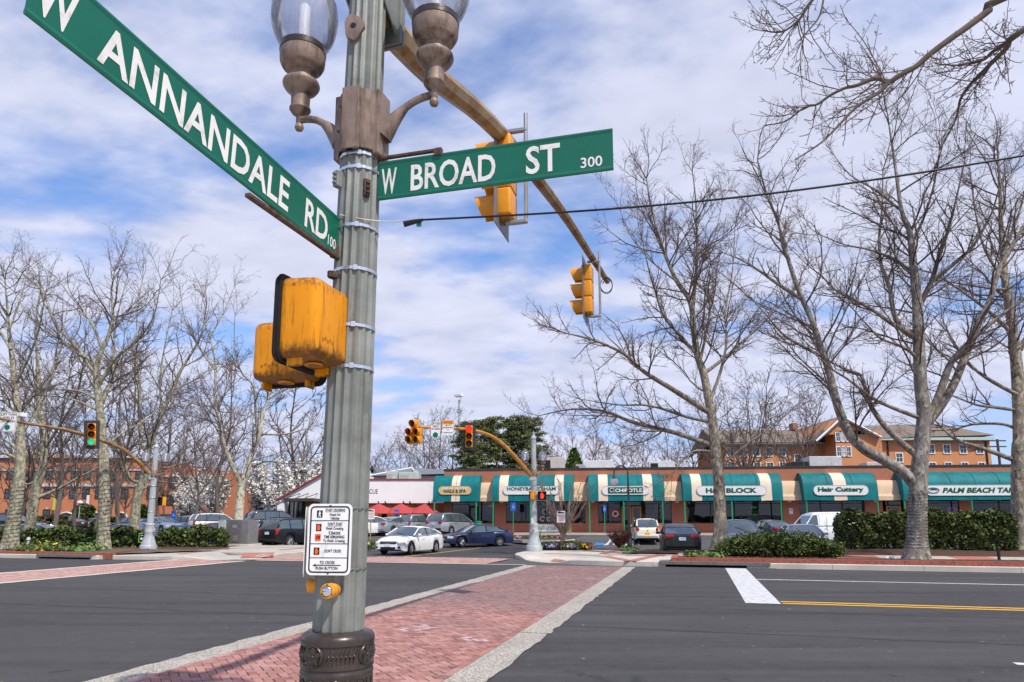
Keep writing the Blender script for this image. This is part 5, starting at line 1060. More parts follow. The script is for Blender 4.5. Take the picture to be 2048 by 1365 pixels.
wx(rx(556), rx(570), RY - .4, RY + 6, .6, rz_(1004), 'corner_wall', WHT); wx(rx(640), rx(887), RY + .3, RY + .5, .6, rz_(1007), 'cedar_wall', CEDAR); wx(rx(612), rx(640), RY - .2, RY + .2, .6, rz_(1004), 'cedar_wall', CEDAR)
for k in range(10): 
    z = .65 + (rz_(1007) - .7) * k / 10; wx(rx(641), rx(886), RY + .22, RY + .30, z, z + (rz_(1007) - .7) / 10 - .03, 'cedar_board', CEDAR)
wx(rx(570), rx(612), RY + .8, RY + .9, .6, rz_(1004), 'entrance_glass', SGLASS); wx(rx(570), rx(640), RY + 3, RY + 3.2, .6, rz_(1004), 'lobby_wall', INT)
for px_ in (571, 580, 589, 598, 607): wx(rx(px_), rx(px_ + 1.3), RY + .7, RY + .95, .6, rz_(1004), 'entrance_mullion', FRM)
cn = wx(rx(584), rx(642), RY - 2.6, RY - .55, rz_(1005), rz_(999), 'entrance_canopy', mat('canopy_dark', (.06, .05, .05), .5, var=.1))
for px_ in (601, 618, 636): MB().tube([(rx(px_ - 12), RY - 2.4, rz_(999)), (rx(px_), RY - .5, rz_(988))], .03, 6).build('stay_rod', FRM, rest, True, True)
wx(rx(640), rx(887), RY + .5, RY + 18, rz_(961) - .4, rz_(961) - .3, 'roof', ROOFM); wx(rx(556), rx(887), RY + 18, RY + 18.3, .6, rz_(961), 'back_wall', WHT)
mb = MB(); text(mb, 'CUE', face_frame((0, RY, 0), (1, 0, 0)), rx(737), rx(754), rz_(988), rz_(979), .03, .0); mb.build('lettering', mat('bronze_letters', (.16, .12, .10), .5), rest, False, True)
for px_ in (757, 771, 807, 820, 858): MB().tube([(rx(px_), RY - .02, rz_(1010)), (rx(px_), RY - .5, rz_(1004)), (rx(px_) + .1, RY - .6, rz_(1007))], .05, 6).build('fascia_lamp', FRM, rest, True, True)
UMB = mat('red_umbrella_cloth', (.44, .06, .06), .7, var=.12)
for k, px_ in enumerate((757, 802, 850)):
    Yu = RY - 2.2; t = thing('patio_umbrella', ('leftmost', 'middle', 'rightmost')[k] + ' red patio umbrella in front of the cedar wall', 'umbrella', (X(px_, Yu), Yu, .6), R(15), 'red patio umbrellas'); zt = 1.8 + (1040.2 - 1008) / 1381.3 * Yu - .6
    MB().lathe([(1.55, zt - .85), (1.5, zt - .78), (.8, zt - .36), (.05, zt)], 8, caps=False).build('canopy', UMB, t); MB().tube([(0, 0, 0), (0, 0, zt + .05)], .035, 8).build('pole', FRM, t, True)
    MB().lathe([(.3, 0), (.3, .08), (.06, .1)], 12).build('base', FRM, t)
    for q in range(8): a = R(45 * q); MB().tube([(0, 0, zt - .1), (1.5 * math.cos(a), 1.5 * math.sin(a), zt - .83)], .014, 4).build('rib', FRM, t, True)
hvr = lambda label, p0, p1, y0, y1, Yd, m: (lambda t, w_, h_: (MB().bbox((0, 0, h_ / 2), (w_, 1.8, h_), .03).build('cabinet', m, t), MB().bbox((-w_ * .2, -.905, h_ * .55), (w_ * .4, .02, h_ * .5), .005).build('grille', HVG, t), MB().bbox((w_ * .3, 0, h_ + .1), (w_ * .2, .8, .2), .02).build('duct', m, t)))(thing('rooftop_unit', label, 'air conditioner', (X((p0 + p1) / 2, Yd), Yd, rz_(961) - .3), group='roof units of the restaurant'), X(p1, Yd) - X(p0, Yd), 1.8 + (1040.2 - y0) / 1381.3 * Yd - rz_(961) + .3)
hvr('pale green roof unit left on the restaurant', 774, 796, 944, 961, 66, mat('sage_unit', (.50, .54, .50), .5, .2, var=.12)); hvr('longer pale green roof unit right on the restaurant', 798, 838, 946, 961, 66, MATS['sage_unit'])

# grey hip-roofed building and small white house behind
SLATE = mat('grey_shingles', (.17, .18, .20), .8, var=.15, scale=3, bump=.3, bscale=12); SLATEB = mat('brown_shingles', (.20, .155, .12), .85, var=.22, scale=2.5, bump=.4, bscale=9)
gY = 88; gx = lambda p: X(p, gY); gzz = lambda y: 1.8 + (1040.2 - y) / 1381.3 * gY
t = thing('grey_building', 'building with a grey hipped shingle roof behind the restaurant', 'building', (gx(820), gY, .6)); MB().box2((gx(745), gY, .6), (gx(905), gY + 14, gzz(952))).build('wall', mat('pale_siding', (.55, .56, .58), .7, var=.08), t, False, True)
V = [Vector((gx(738), gY - 1, gzz(953))), Vector((gx(912), gY - 1, gzz(949))), Vector((gx(912), gY + 15, gzz(949))), Vector((gx(738), gY + 15, gzz(953))), Vector((gx(806), gY + 6.5, gzz(925) - .2)), Vector((gx(890), gY + 6.5, gzz(930) - .2))]
rf = MB().add(V, [(0, 1, 5, 4), (1, 2, 5), (2, 3, 4, 5), (3, 0, 4)]).build('roof', SLATE, t, False, True); MB().tube([V[0], V[4]], .10, 6).build('hip_ridge', SIGNW, rf, True, True); MB().tube([V[4], V[1].lerp(V[0], .45)], .10, 6).build('hip_ridge', SIGNW, rf, True, True)
t = thing('white_house', 'small white gabled house left of the grey hipped roof', 'house', (X(744, 95), 95, .6)); hx = lambda p: X(p, 95); hz_ = lambda y: 1.8 + (1040.2 - y) / 1381.3 * 95
MB().prism([(hx(733), .6), (hx(755), .6), (hx(755), hz_(952)), (hx(742), hz_(934)), (hx(729), hz_(952)), (hx(733), hz_(952))], -8, 0, face_frame((0, 95, 0), (1, 0, 0))).build('wall', SIGNW, t, False, True)
for s_, e in ((hx(727), hx(742.2)), (hx(757), hx(742))): MB().add([(s_, 94.6, hz_(954)), (e, 94.6, hz_(932)), (e, 104, hz_(932)), (s_, 104, hz_(954))], [(0, 1, 2, 3)]).build('roof', SLATE, t, False, True)
MB().box2((hx(739), 94.95, hz_(946)), (hx(744), 95, hz_(939))).build('window', FRM, t, False, True)
t = thing('pale_house', 'pale house with grey roof peeping above the blossom trees', 'house', (X(620, 110), 110, .6)); hx = lambda p: X(p, 110); hz_ = lambda y: 1.8 + (1040.2 - y) / 1381.3 * 110
MB().box2((hx(585), 110, .6), (hx(650), 120, hz_(952))).build('wall', mat('pale_siding2', (.62, .62, .66), .7, var=.08), t, False, True); MB().prism([(109.2, hz_(952)), (120.8, hz_(952)), (115, hz_(938))], hx(583), hx(652), Matrix(((0, 0, 1, 0), (1, 0, 0, 0), (0, 1, 0, 0), (0, 0, 0, 1)))).build('roof', SLATE, t, False, True)
MB().box2((hx(612), 109.93, hz_(962)), (hx(618), 110, hz_(955))).build('window', FRM, t, False, True)

# ---------------------------------------------------------------- red brick apartment house behind the strip
BY = 96; bx_ = lambda p: X(p, BY); bz = lambda y: 1.8 + (1040.2 - y) / 1381.3 * BY
apt = thing('apartment_house', 'three-storey orange brick apartment house with brown roof behind the strip', 'building', (bx_(1730), BY, .6)); MINT = mat('mint_eave', (.45, .58, .54), .6, var=.1); WFR = mat('white_window_frame', (.78, .78, .78), .5, var=.05); PANE = mat('window_pane', (.06, .075, .095), .12, var=.3, scale=1)
def abox(x0, x1, y0, y1, z0, z1, nm, m, par=apt): return MB().box2((x0, y0, z0), (x1, y1, z1)).build(nm, m, par, False, True)
def win(par, xc, zc_, w_, h_, y, fm=WFR, pm=PANE, bars=True, fr=.12):
    o = MB().box2((xc - w_ / 2, y - .03, zc_ - h_ / 2), (xc + w_ / 2, y + .05, zc_ + h_ / 2)).build('window', pm, par, False, True)
    mb = MB()
    for x0, x1, z0, z1 in ((xc - w_ / 2 - fr, xc - w_ / 2, zc_ - h_ / 2 - fr, zc_ + h_ / 2 + fr), (xc + w_ / 2, xc + w_ / 2 + fr, zc_ - h_ / 2 - fr, zc_ + h_ / 2 + fr), (xc - w_ / 2, xc + w_ / 2, zc_ + h_ / 2, zc_ + h_ / 2 + fr), (xc - w_ / 2, xc + w_ / 2, zc_ - h_ / 2 - fr, zc_ - h_ / 2)): mb.box2((x0, y - .10, z0), (x1, y + .05, z1))
    if bars: mb.box2((xc - w_ / 2, y - .06, zc_ - .03), (xc + w_ / 2, y - .035, zc_ + .03)); mb.box2((xc - .02, y - .06, zc_ - h_ / 2), (xc + .02, y - .035, zc_ + h_ / 2))
    mb.build('frame', fm, o, False, True); return o
abox(bx_(1455), bx_(1655), BY, BY + 14, .6, bz(888), 'wall', BRK2); abox(bx_(1745), bx_(1996), BY, BY + 14, .6, bz(880), 'wall', BRK2); abox(bx_(1655), bx_(1745), BY - 4, BY + 14, .6, bz(868), 'wall', BRK2)
YG = BY - 4; gx0, gx1, gxm = X(1640, YG), X(1772, YG), X(1697, YG); zg = lambda y: 1.8 + (1040.2 - y) / 1381.3 * YG
MB().prism([(X(1655, YG), zg(868)), (X(1745, YG), zg(868)), (gxm + 1.5, zg(840)), (gxm, zg(833)), (gxm - 1.5, zg(840))], -14, 0, face_frame((0, YG, 0), (1, 0, 0))).build('gable_wall', BRK2, apt, False, True)
for s_, zz in ((gx0, zg(880)), (gx1, zg(872))):
    V = [Vector((s_, YG - .5, zz)), Vector((gxm, YG - .5, zg(830))), Vector((gxm, YG + 15, zg(830))), Vector((s_, YG + 15, zz))]; MB().add(V + [q - Vector((0, 0, .25)) for q in V], [(0, 1, 2, 3), (7, 6, 5, 4), (0, 4, 5, 1), (1, 5, 6, 2), (2, 6, 7, 3), (3, 7, 4, 0)]).build('gable_roof', SLATEB, apt, False, True)
    MB().tube([V[0] - Vector((0, .06, .2)), V[1] - Vector((0, .06, .2))], .16, 4).build('gable_trim', WFR, apt, False, True)
rl = [Vector((bx_(1440), BY - 1, bz(886))), Vector((bx_(1660), BY - 1, bz(886))), Vector((bx_(1660), BY + 7, bz(846))), Vector((bx_(1440), BY + 7, bz(846))), Vector((bx_(1440), BY + 15, bz(886))), Vector((bx_(1660), BY + 15, bz(886)))]
MB().add(rl, [(0, 1, 2, 3), (3, 2, 5, 4), (0, 3, 4)]).build('roof', SLATEB, apt, False, True)
rr = [Vector((bx_(1742), BY - 1, bz(877))), Vector((bx_(1999), BY - 1, bz(871))), Vector((bx_(1957), BY + 7, bz(832))), Vector((bx_(1735), BY + 7, bz(838))), Vector((bx_(1742), BY + 15, bz(877))), Vector((bx_(1999), BY + 15, bz(871)))]
MB().add(rr, [(0, 1, 2, 3), (3, 2, 5, 4), (1, 5, 2)]).build('roof', SLATEB, apt, False, True)
abox(bx_(1455), bx_(1654), BY - .9, BY - .02, bz(889), bz(885.5), 'eave', MINT); abox(bx_(1746), bx_(1998), BY - .9, BY - .02, bz(881), bz(875), 'eave', MINT)
abox(bx_(1634), bx_(1643), BY + 6, BY + 7.5, bz(846), bz(832), 'chimney', BRK1)
for px_ in (1467, 1494, 1520, 1546, 1572): win(apt, bx_(px_), bz(904), .85, 1.1, BY); win(apt, bx_(px_), bz(934), .85, 1.1, BY)
win(apt, bx_(1603), bz(917), .8, 1.0, BY)
for px_ in (1809,): win(apt, bx_(px_), bz(915.5), .85, 1.15, BY)
for px_ in (1875, 1907, 1940, 1974): win(apt, bx_(px_), bz(898), .85, 1.15, BY); win(apt, bx_(px_), bz(934), .85, 1.1, BY)
for py in (873, 903): win(apt, X(1688, YG), zg(py), .55, 1.15, YG); win(apt, X(1707, YG), zg(py), .55, 1.15, YG); win(apt, X(1697.5, YG), zg(py), .6, 1.15, YG, WFR, mat('curtain', (.5, .45, .4), .8, var=.3))
for px_ in (1656.5, 1739): MB().box2((X(px_ - 4, YG), YG - .03, zg(866)), (X(px_ + 4, YG), YG, zg(858))).build('gable_vent', mat('vent_blue', (.09, .17, .21), .6), apt, False, True)
for px_ in (1787, 1987): MB().tube([(bx_(px_), BY - .1, 1), (bx_(px_), BY - .1, bz(882))], .1, 6).build('downpipe', FRM, apt, True, True)
# utility pole right of it
uy = 90; up = thing('utility_pole', 'wooden utility pole with crossarms at the right edge behind the strip', 'utility pole', (X(2012, uy), uy, .6)); WD = mat('creosoted_wood', (.10, .07, .05), .85, var=.3); zq = lambda y: 1.8 + (1040.2 - y) / 1381.3 * uy - .6
MB().tube([(0, 0, 0), (0, 0, zq(878))], .16, 8).build('shaft', WD, up, True)
for y in (881, 893): MB().box((0, 0, zq(y)), (2.2, .15, .16)).build('crossarm', WD, up)
for q in (-1, -.5, .5, 1): MB().lathe([(.05, 0), (.06, .1), (.02, .2)], 8, (q, 0, zq(881) + .08)).build('insulator', CORE, up, True)

# ---------------------------------------------------------------- brick office building on the left
OY = 104; ox = lambda p: X(p, OY); oz = lambda y: 1.8 + (1040.2 - y) / 1381.3 * OY
off = thing('office_building', 'three-storey orange brick office building behind the left trees', 'building', (ox(200), OY, .3)); STONE = mat('pale_stone', (.58, .54, .48), .7, var=.08)
ob = lambda x0, x1, y0, y1, z0, z1, nm, m: MB().box2((x0, y0, z0), (x1, y1, z1)).build(nm, m, off, False, True)
ob(ox(-80), ox(300), OY, OY + 25, .3, oz(919), 'wall', BRK3); ob(ox(300), ox(400), OY + 3, OY + 25, .3, oz(935), 'wall', BRK3); ob(ox(-82), ox(302), OY - .3, OY - .02, oz(919), oz(916), 'parapet_cap', DARKCAP); ob(ox(-80), ox(300), OY - .15, OY - .004, oz(942), oz(939.5), 'stone_band', STONE); ob(ox(75), ox(300), OY - .2, OY - .004, oz(974), oz(968), 'stone_band', STONE); ob(ox(301), ox(400), OY + 2.8, OY + 2.996, oz(952), oz(949), 'stone_band', STONE)
for px_ in range(-20, 300, 26):
    win(off, ox(px_ + 5), oz(949), .95, 1.5, OY, FRM, PANE, True, .08); win(off, ox(px_ + 5), oz(988), .95, 1.3, OY, FRM, PANE, True, .08)
for px_ in (-10, 16, 43, 57, 92): win(off, ox(px_), oz(1031), .9, 1.6, OY, FRM, PANE, True, .08); ob(ox(px_ - 2), ox(px_ + 2), OY - .06, OY - .002, oz(1019), oz(1016), 'keystone', STONE)
for px_ in range(318, 396, 26): win(off, ox(px_), oz(966), .9, 1.4, OY + 3, FRM, PANE, True, .08); win(off, ox(px_), oz(1000), .9, 1.4, OY + 3, FRM, PANE, True, .08)
for a_, b_ in ((118, 147), (178, 205), (232, 253)):
    xc = (ox(a_) + ox(b_)) / 2; w_ = ox(b_) - ox(a_); arch = [(-w_ / 2, 0), (w_ / 2, 0), (w_ / 2, 2.0), (w_ * .3, 2.35), (0, 2.5), (-w_ * .3, 2.35), (-w_ / 2, 2.0)]
    f_ = face_frame((xc, OY - .02, .3), (1, 0, 0)); d_ = MB().prism(arch, 0, .05, f_).build('arched_entrance', PANE, off, False, True); MB().tube([f_ @ Vector((x * 1.04, y, .1)) for x, y in [arch[0]] + arch[:0:-1][::-1][::-1]], .0, 4) if False else None
    MB().tube([f_ @ Vector((x * 1.06, y * 1.04, .08)) for x, y in (arch[0], arch[6], arch[5], arch[4], arch[3], arch[2], arch[1])], .14, 4).build('stone_surround', STONE, d_, False, True)
    for k in range(3): MB().box(f_ @ Vector((-w_ / 4 + w_ / 4 * k, 1.1, .08)), (.08, .05, 2.2)).build('door_mullion', FRM, d_, False, True)
for px_, m_, lab in ((109, mat('banner_lime', (.5, .52, .1), .7), 'lime green vertical banner on the brick office building'), (176, SIGNW, 'white vertical banner on the brick office building')):
    t = thing('banner', lab, 'banner', (ox(px_), OY - .5, oz(1022))); MB().bbox((0, 0, 1.2), (.42, .03, 2.2), .005).build('cloth', m_, t); MB().tube([(-.25, 0, 2.34), (.3, .45, 2.34)], .03, 6).build('rod', FRM, t, True)
ob(ox(160), ox(168), OY + 8, OY + 9, oz(919), oz(893), 'roof_stack', mat('stack_grey', (.3, .29, .28), .7)); ob(ox(-60), ox(22), OY + 6, OY + 14, oz(919), oz(896), 'roof_house', mat('tan_block', (.55, .44, .30), .8, var=.1))
# ---------------------------------------------------------------- trees
def m_bark(name, pale=(.56, .53, .44), mid=(.30, .29, .22), dark=(.16, .115, .08), sc=1., cover=.5):
    t = NT(name); g = t.coord(); t.p(Roughness=.85)
    a = t.noise(t.mapped(g, (6 * sc, 6 * sc, 3.2 * sc)), 1, 4, .6, .6); b = t.noise(t.mapped(g, (9 * sc, 9 * sc, 5 * sc)), 1, 3, .5); c3 = t.noise(g, 1.1 * sc, 3)
    c = t.mix(t.rng(a, cover - .03, cover + .05), mid, pale); c = t.mix(t.rng(t.math('ADD', b, t.math('MULTIPLY', t.math('SUBTRACT', c3, .5), .5)), .60, .64), c, dark); c = t.mix(t.rng(t.noise(g, 30, 4), .35, .7, 0, .3), c, tuple(x * .6 for x in mid))
    t.setc(c); t.bump(a, .35, .02); MATS[name] = t.m; return t.m
BARK_A = m_bark('sycamore_bark_mottled', (.50, .42, .30), (.23, .205, .16), (.12, .085, .06), 1., .53); BARK_B = m_bark('sycamore_bark_grey', (.40, .365, .315), (.215, .19, .16), (.11, .085, .07), .9, .53); LIMB = m_bark('limb_bark', (.36, .31, .25), (.20, .165, .13), (.10, .078, .06), 1.3, .52)
BARK_C = m_bark('sycamore_bark_olive', (.46, .43, .31), (.235, .215, .15), (.12, .09, .065), 1.2, .51); BARK_D = mat('grey_brown_bark', (.15, .12, .10), .9, var=.3, scale=8, bump=.6, bscale=18)
TWIG = mat('twig_brown', (.150, .110, .096), .9, var=.25, scale=.8); TWIG2 = mat('twig_grey', (.165, .125, .105), .9, var=.25, scale=.8); TWIGR = mat('twig_reddish', (.19, .105, .095), .9, var=.25, scale=.3); TWIGF = mat('twig_far', (.155, .118, .102), .9, var=.25, scale=.3)
def nrm(a): return a / np.maximum(np.linalg.norm(a, axis=-1, keepdims=True), 1e-9)
class Twigs:
    def __init__(s, seed): s.g = np.random.default_rng(seed); s.V = []; s.F = []; s.n = 0
    def tubes(s, P, r_, k):                    # P (B,n,3), r_ (B,n)
        B, n, _ = P.shape
        if B == 0: return
        T = np.empty_like(P); T[:, 1:-1] = P[:, 2:] - P[:, :-2]; T[:, 0] = P[:, 1] - P[:, 0]; T[:, -1] = P[:, -1] - P[:, -2]; T = nrm(T)
        ref = np.where(np.abs(T[:, :1, 2:3]) < .8, np.array([0, 0, 1.]), np.array([1., 0, 0])); ref = np.broadcast_to(ref, P.shape); a = nrm(np.cross(T, ref)); b = np.cross(T, a)
        h = np.arange(k) * 2 * np.pi / k; ring = P[:, :, None, :] + r_[:, :, None, None] * (np.cos(h)[None, None, :, None] * a[:, :, None, :] + np.sin(h)[None, None, :, None] * b[:, :, None, :])
        s.V.append(ring.reshape(-1, 3)); i, j = np.meshgrid(np.arange(n - 1), np.arange(k), indexing='ij'); j2 = (j + 1) % k
        q = np.stack([i * k + j, i * k + j2, (i + 1) * k + j2, (i + 1) * k + j], -1).reshape(-1, 4); s.F.append((q[None] + (np.arange(B) * n * k)[:, None, None] + s.n).reshape(-1, 4)); s.n += B * n * k
    def grow(s, p, d, L, r0, n, wob, up, tip=.35):
        B = len(p); P = np.empty((B, n + 1, 3)); P[:, 0] = p; d = nrm(d)
        for i in range(n):
            d = nrm(d + wob * s.g.normal(size=(B, 3)) + np.array([0, 0, up])); P[:, i + 1] = P[:, i] + d * (L / n)[:, None]
        r_ = r0[:, None] * np.linspace(1, tip, n + 1)[None]; return P, r_
    def spawn(s, P, r_, per_m, tmin, ang, Lf, Lmin, rf, seglen=None, flat=0.):
        B, n, _ = P.shape; L = np.linalg.norm(np.diff(P, axis=1), axis=2).sum(1); cnt = np.maximum(1, np.round(L * per_m * (1 - tmin)).astype(int)); bi = np.repeat(np.arange(B), cnt); M = len(bi)
        t = tmin + (1 - tmin) * s.g.random(M); fi = t * (n - 1); i0 = np.minimum(fi.astype(int), n - 2); fr = (fi - i0)[:, None]
        p = P[bi, i0] * (1 - fr) + P[bi, i0 + 1] * fr; T = nrm(P[bi, i0 + 1] - P[bi, i0]); rv = s.g.normal(size=(M, 3)); rv[:, 2] *= 1 - flat; pe = nrm(rv - T * (rv * T).sum(1, keepdims=True)); a = np.radians(s.g.uniform(ang[0], ang[1], M))[:, None]
        d = T * np.cos(a) + pe * np.sin(a); r0 = (r_[bi, i0] * rf); ln = np.maximum(Lmin, L[bi] * Lf * (1.08 - t * .75)) * s.g.uniform(.55, 1.25, M); return p, d, ln, r0
    def mesh(s, name, m, parent, origin=None):
        V = np.concatenate(s.V); 
        if origin is not None: V = V - np.array(origin)
        return np_mesh(name, V, np.concatenate(s.F), m, parent)
def catn(pts, n):
    P = np.array(pts, float); k = len(P); out = []
    for i in range(k - 1):
        a, b, c, d = P[max(i - 1, 0)], P[i], P[i + 1], P[min(i + 2, k - 1)]
        for t in np.linspace(0, 1, n, endpoint=False): out.append(.5 * (2 * b + (c - a) * t + (2 * a - 5 * b + 4 * c - d) * t ** 2 + (3 * b - a - 3 * c + d) * t ** 3))
    return np.array(out + [P[-1]])
def crown(tw, limbs, dens=1., scale=1., rt=.010, balls=None):
    """limbs: list of (points, radii, first bare share); fills the space round them with branches and twigs"""
    ends = []
    for P, r_, t0 in limbs:
        p, d, L, r0 = tw.spawn(P[None], r_[None], 2.1 * dens / scale, t0, (30, 66), .42, 1.2 * scale, .55); r0 = np.clip(r0, rt * 1.7, .042 * scale)
        tipd = nrm(P[-1] - P[-2])[None]; k = 3; p = np.concatenate([p] + [P[-1:]] * k); d = np.concatenate([d] + [nrm(tipd + .4 * tw.g.normal(size=(1, 3))) for _ in range(k)]); L = np.concatenate([L, [2.6 * scale] * k]); r0 = np.concatenate([r0, [r_[-1] * .85] * k])
        L = np.minimum(L, 4.2 * scale); A, ra = tw.grow(p, d, L, r0, 8, .13, .06, .3); tw.tubes(A, ra, 5)
        p, d, L, r0 = tw.spawn(A, ra, 3.2 * dens / scale, .12, (26, 60), .45, .5 * scale, .60); L = np.minimum(L, 1.9 * scale); r0 = np.clip(r0, rt * 1.05, .016 * scale); B_, rb = tw.grow(p, d, L, r0, 5, .16, .05, .45); tw.tubes(B_, rb, 4)
        p, d, L, r0 = tw.spawn(B_, rb, 4.3 * dens / scale, .12, (25, 58), .50, .28 * scale, .7); L = np.minimum(L, .85 * scale); r0 = np.clip(r0, rt * .72, rt * 1.0); C_, rc = tw.grow(p, d, L, r0, 3, .2, .05, .6); tw.tubes(C_, rc, 3)
        p, d, L, r0 = tw.spawn(C_, rc, 4.2 * dens / scale, .2, (25, 60), .5, .18 * scale, .8); r0 = np.clip(r0, rt * .55, rt * .7); D_, rd = tw.grow(p, d, L, r0, 2, .2, .04, .6); tw.tubes(D_, rd, 3); ends.append(D_[:, -1])
    return np.concatenate(ends)
def traced_tree(label, Y, base, limbs, bark, r_base, seed, twig=TWIG, dens=1., rt=.0078, wrap=None, balls=True, name='sycamore_tree', flare=1.5, spread=1., group=None, limb_m=None):
    """limbs[0] is the trunk; each limb is ([(px, py), ...], start radius, end radius); depth drifts along every limb"""
    g = np.random.default_rng(seed); b0 = np.array(base); t = thing(name, label, 'tree', base, group=group); tm = MB(); lm = MB(); tw = Twigs(seed); out = []; trunk_pts = None
    for k, (pp, ra, rb) in enumerate(limbs):
        n = len(pp); L = sum(math.dist(a, b) for a, b in zip(pp, pp[1:])) / 1381. * Y; dy = (g.uniform(-.45, .45) * L * spread) if k else g.uniform(-.3, .3); P = []
        for i, (a, b) in enumerate(pp):
            f_ = i / (n - 1); y = Y + dy * f_ ** 1.3
            if k and i == 0 and trunk_pts is not None: 
                q = trunk_pts[np.argmin(np.abs((trunk_pts[:, 0] / trunk_pts[:, 1] * 1381 + 1024 - a)) + np.abs(1040 - (trunk_pts[:, 2] - 1.8) / trunk_pts[:, 1] * 1381 - b))]; dy_off = q[1] - Y; Y_l = q[1]; P.append(np.array(W(a, b, q[1])))
            else: P.append(np.array(W(a, b, (Y if not k else Y_l) + dy * f_ ** 1.3)))
        if k == 0: P[0][2] = base[2] - .1
        C = catn(P, 4); m = len(C); rr = np.linspace(ra, rb, m)
        if k == 0:
            trunk_pts = C; z = C[:, 2] - base[2]; rr = rr * (1 + (flare - 1) * np.exp(-np.maximum(z, 0) / .35))
        else: trunk_pts = np.concatenate([trunk_pts, C])
        nn = 16 if k == 0 else 9
        if k == 0 and flare > 1: tm.tube([Vector(q - b0) for q in C], list(rr), 24, flute=lambda h: 1 + .05 * math.sin(3 * h + 1) + .03 * math.sin(7 * h))
        else: (tm if (k < 2 and ra > .2) else lm).tube([Vector(q - b0) for q in C], list(rr), nn)
        out.append((C, rr, .38 if k == 0 else .22))
    tm.build('trunk', bark, t, True, angle=70); lm.build('limbs', limb_m or LIMB, t, True, angle=70)['kind'] = 'stuff'; ends = crown(tw, out, dens, 1., rt); tw.mesh('crown', twig, t, b0)
    if balls:
        sel = ends[g.random(len(ends)) < .006]; mb = MB()
        for q in sel: mb.lathe([(.002, -.035), (.03, -.02), (.035, 0), (.03, .02), (.002, .035)], 5, tuple(q - b0 - np.array([0, 0, .06])))
        if len(sel): mb.build('seed_balls', BARK_D, t)['kind'] = 'stuff'
    if wrap:
        z0, z1, turns = wrap; zz = trunk_pts; pts = []
        T0 = out[0][0]; R0 = out[0][1]
        for q in np.linspace(0, 1, turns * 14):
            z = base[2] + z0 + (z1 - z0) * q; i = int(np.clip(np.searchsorted(T0[:, 2], z), 1, len(T0) - 1)); f_ = (z - T0[i - 1, 2]) / (T0[i, 2] - T0[i - 1, 2]); c = T0[i - 1] * (1 - f_) + T0[i] * f_; r_ = R0[i - 1] * (1 - f_) + R0[i] * f_; a = q * turns * 2 * math.pi
            pts.append(Vector((c[0] + (r_ * 1.07 + .01) * math.cos(a) - b0[0], c[1] + (r_ * 1.07 + .01) * math.sin(a) - b0[1], z - b0[2] + .02 * math.sin(a))))
        MB().tube(pts, .009, 4).build('light_string', WIREM, t, True)
    return t
YA = 33.5
traced_tree('sycamore with mottled peeling trunk in front of the fourth awning', YA, (X(1437, YA), YA, .48), [
    ([(1437, 1093), (1440, 1040), (1437, 960), (1431, 905), (1426, 850), (1418, 806), (1407, 748), (1394, 709), (1387, 655), (1380, 603), (1354, 564), (1334, 520), (1323, 489), (1301, 410), (1293, 357)], .31, .03),
    ([(1384, 635), (1394, 511), (1392, 410), (1385, 344)], .10, .02), ([(1407, 748), (1442, 722), (1477, 691), (1526, 647), (1565, 606)], .10, .03), ([(1422, 828), (1345, 779), (1288, 744), (1249, 709), (1191, 682), (1125, 665)], .15, .03),
    ([(1424, 845), (1372, 834), (1301, 812), (1235, 810), (1170, 800)], .09, .02), ([(1430, 894), (1354, 867), (1266, 845), (1209, 823), (1143, 819), (1077, 832)], .14, .025), ([(1400, 724), (1420, 625), (1411, 586), (1390, 560), (1360, 500)], .08, .02),
    ([(1398, 716), (1363, 674), (1328, 634), (1310, 581), (1297, 537), (1284, 476)], .09, .02), ([(1422, 797), (1442, 740), (1453, 683), (1451, 620), (1465, 540), (1470, 450)], .09, .02), ([(1434, 946), (1454, 923), (1484, 897), (1525, 867), (1575, 826)], .09, .02), ([(1430, 905), (1391, 902), (1366, 920), (1345, 951)], .07, .015),
    ([(1380, 603), (1400, 540), (1430, 470), (1445, 400)], .06, .015), ([(1354, 564), (1300, 520), (1260, 470), (1240, 420)], .05, .015)], BARK_A, .31, 21, TWIG, 1.2, balls=True)
YB = 26.9
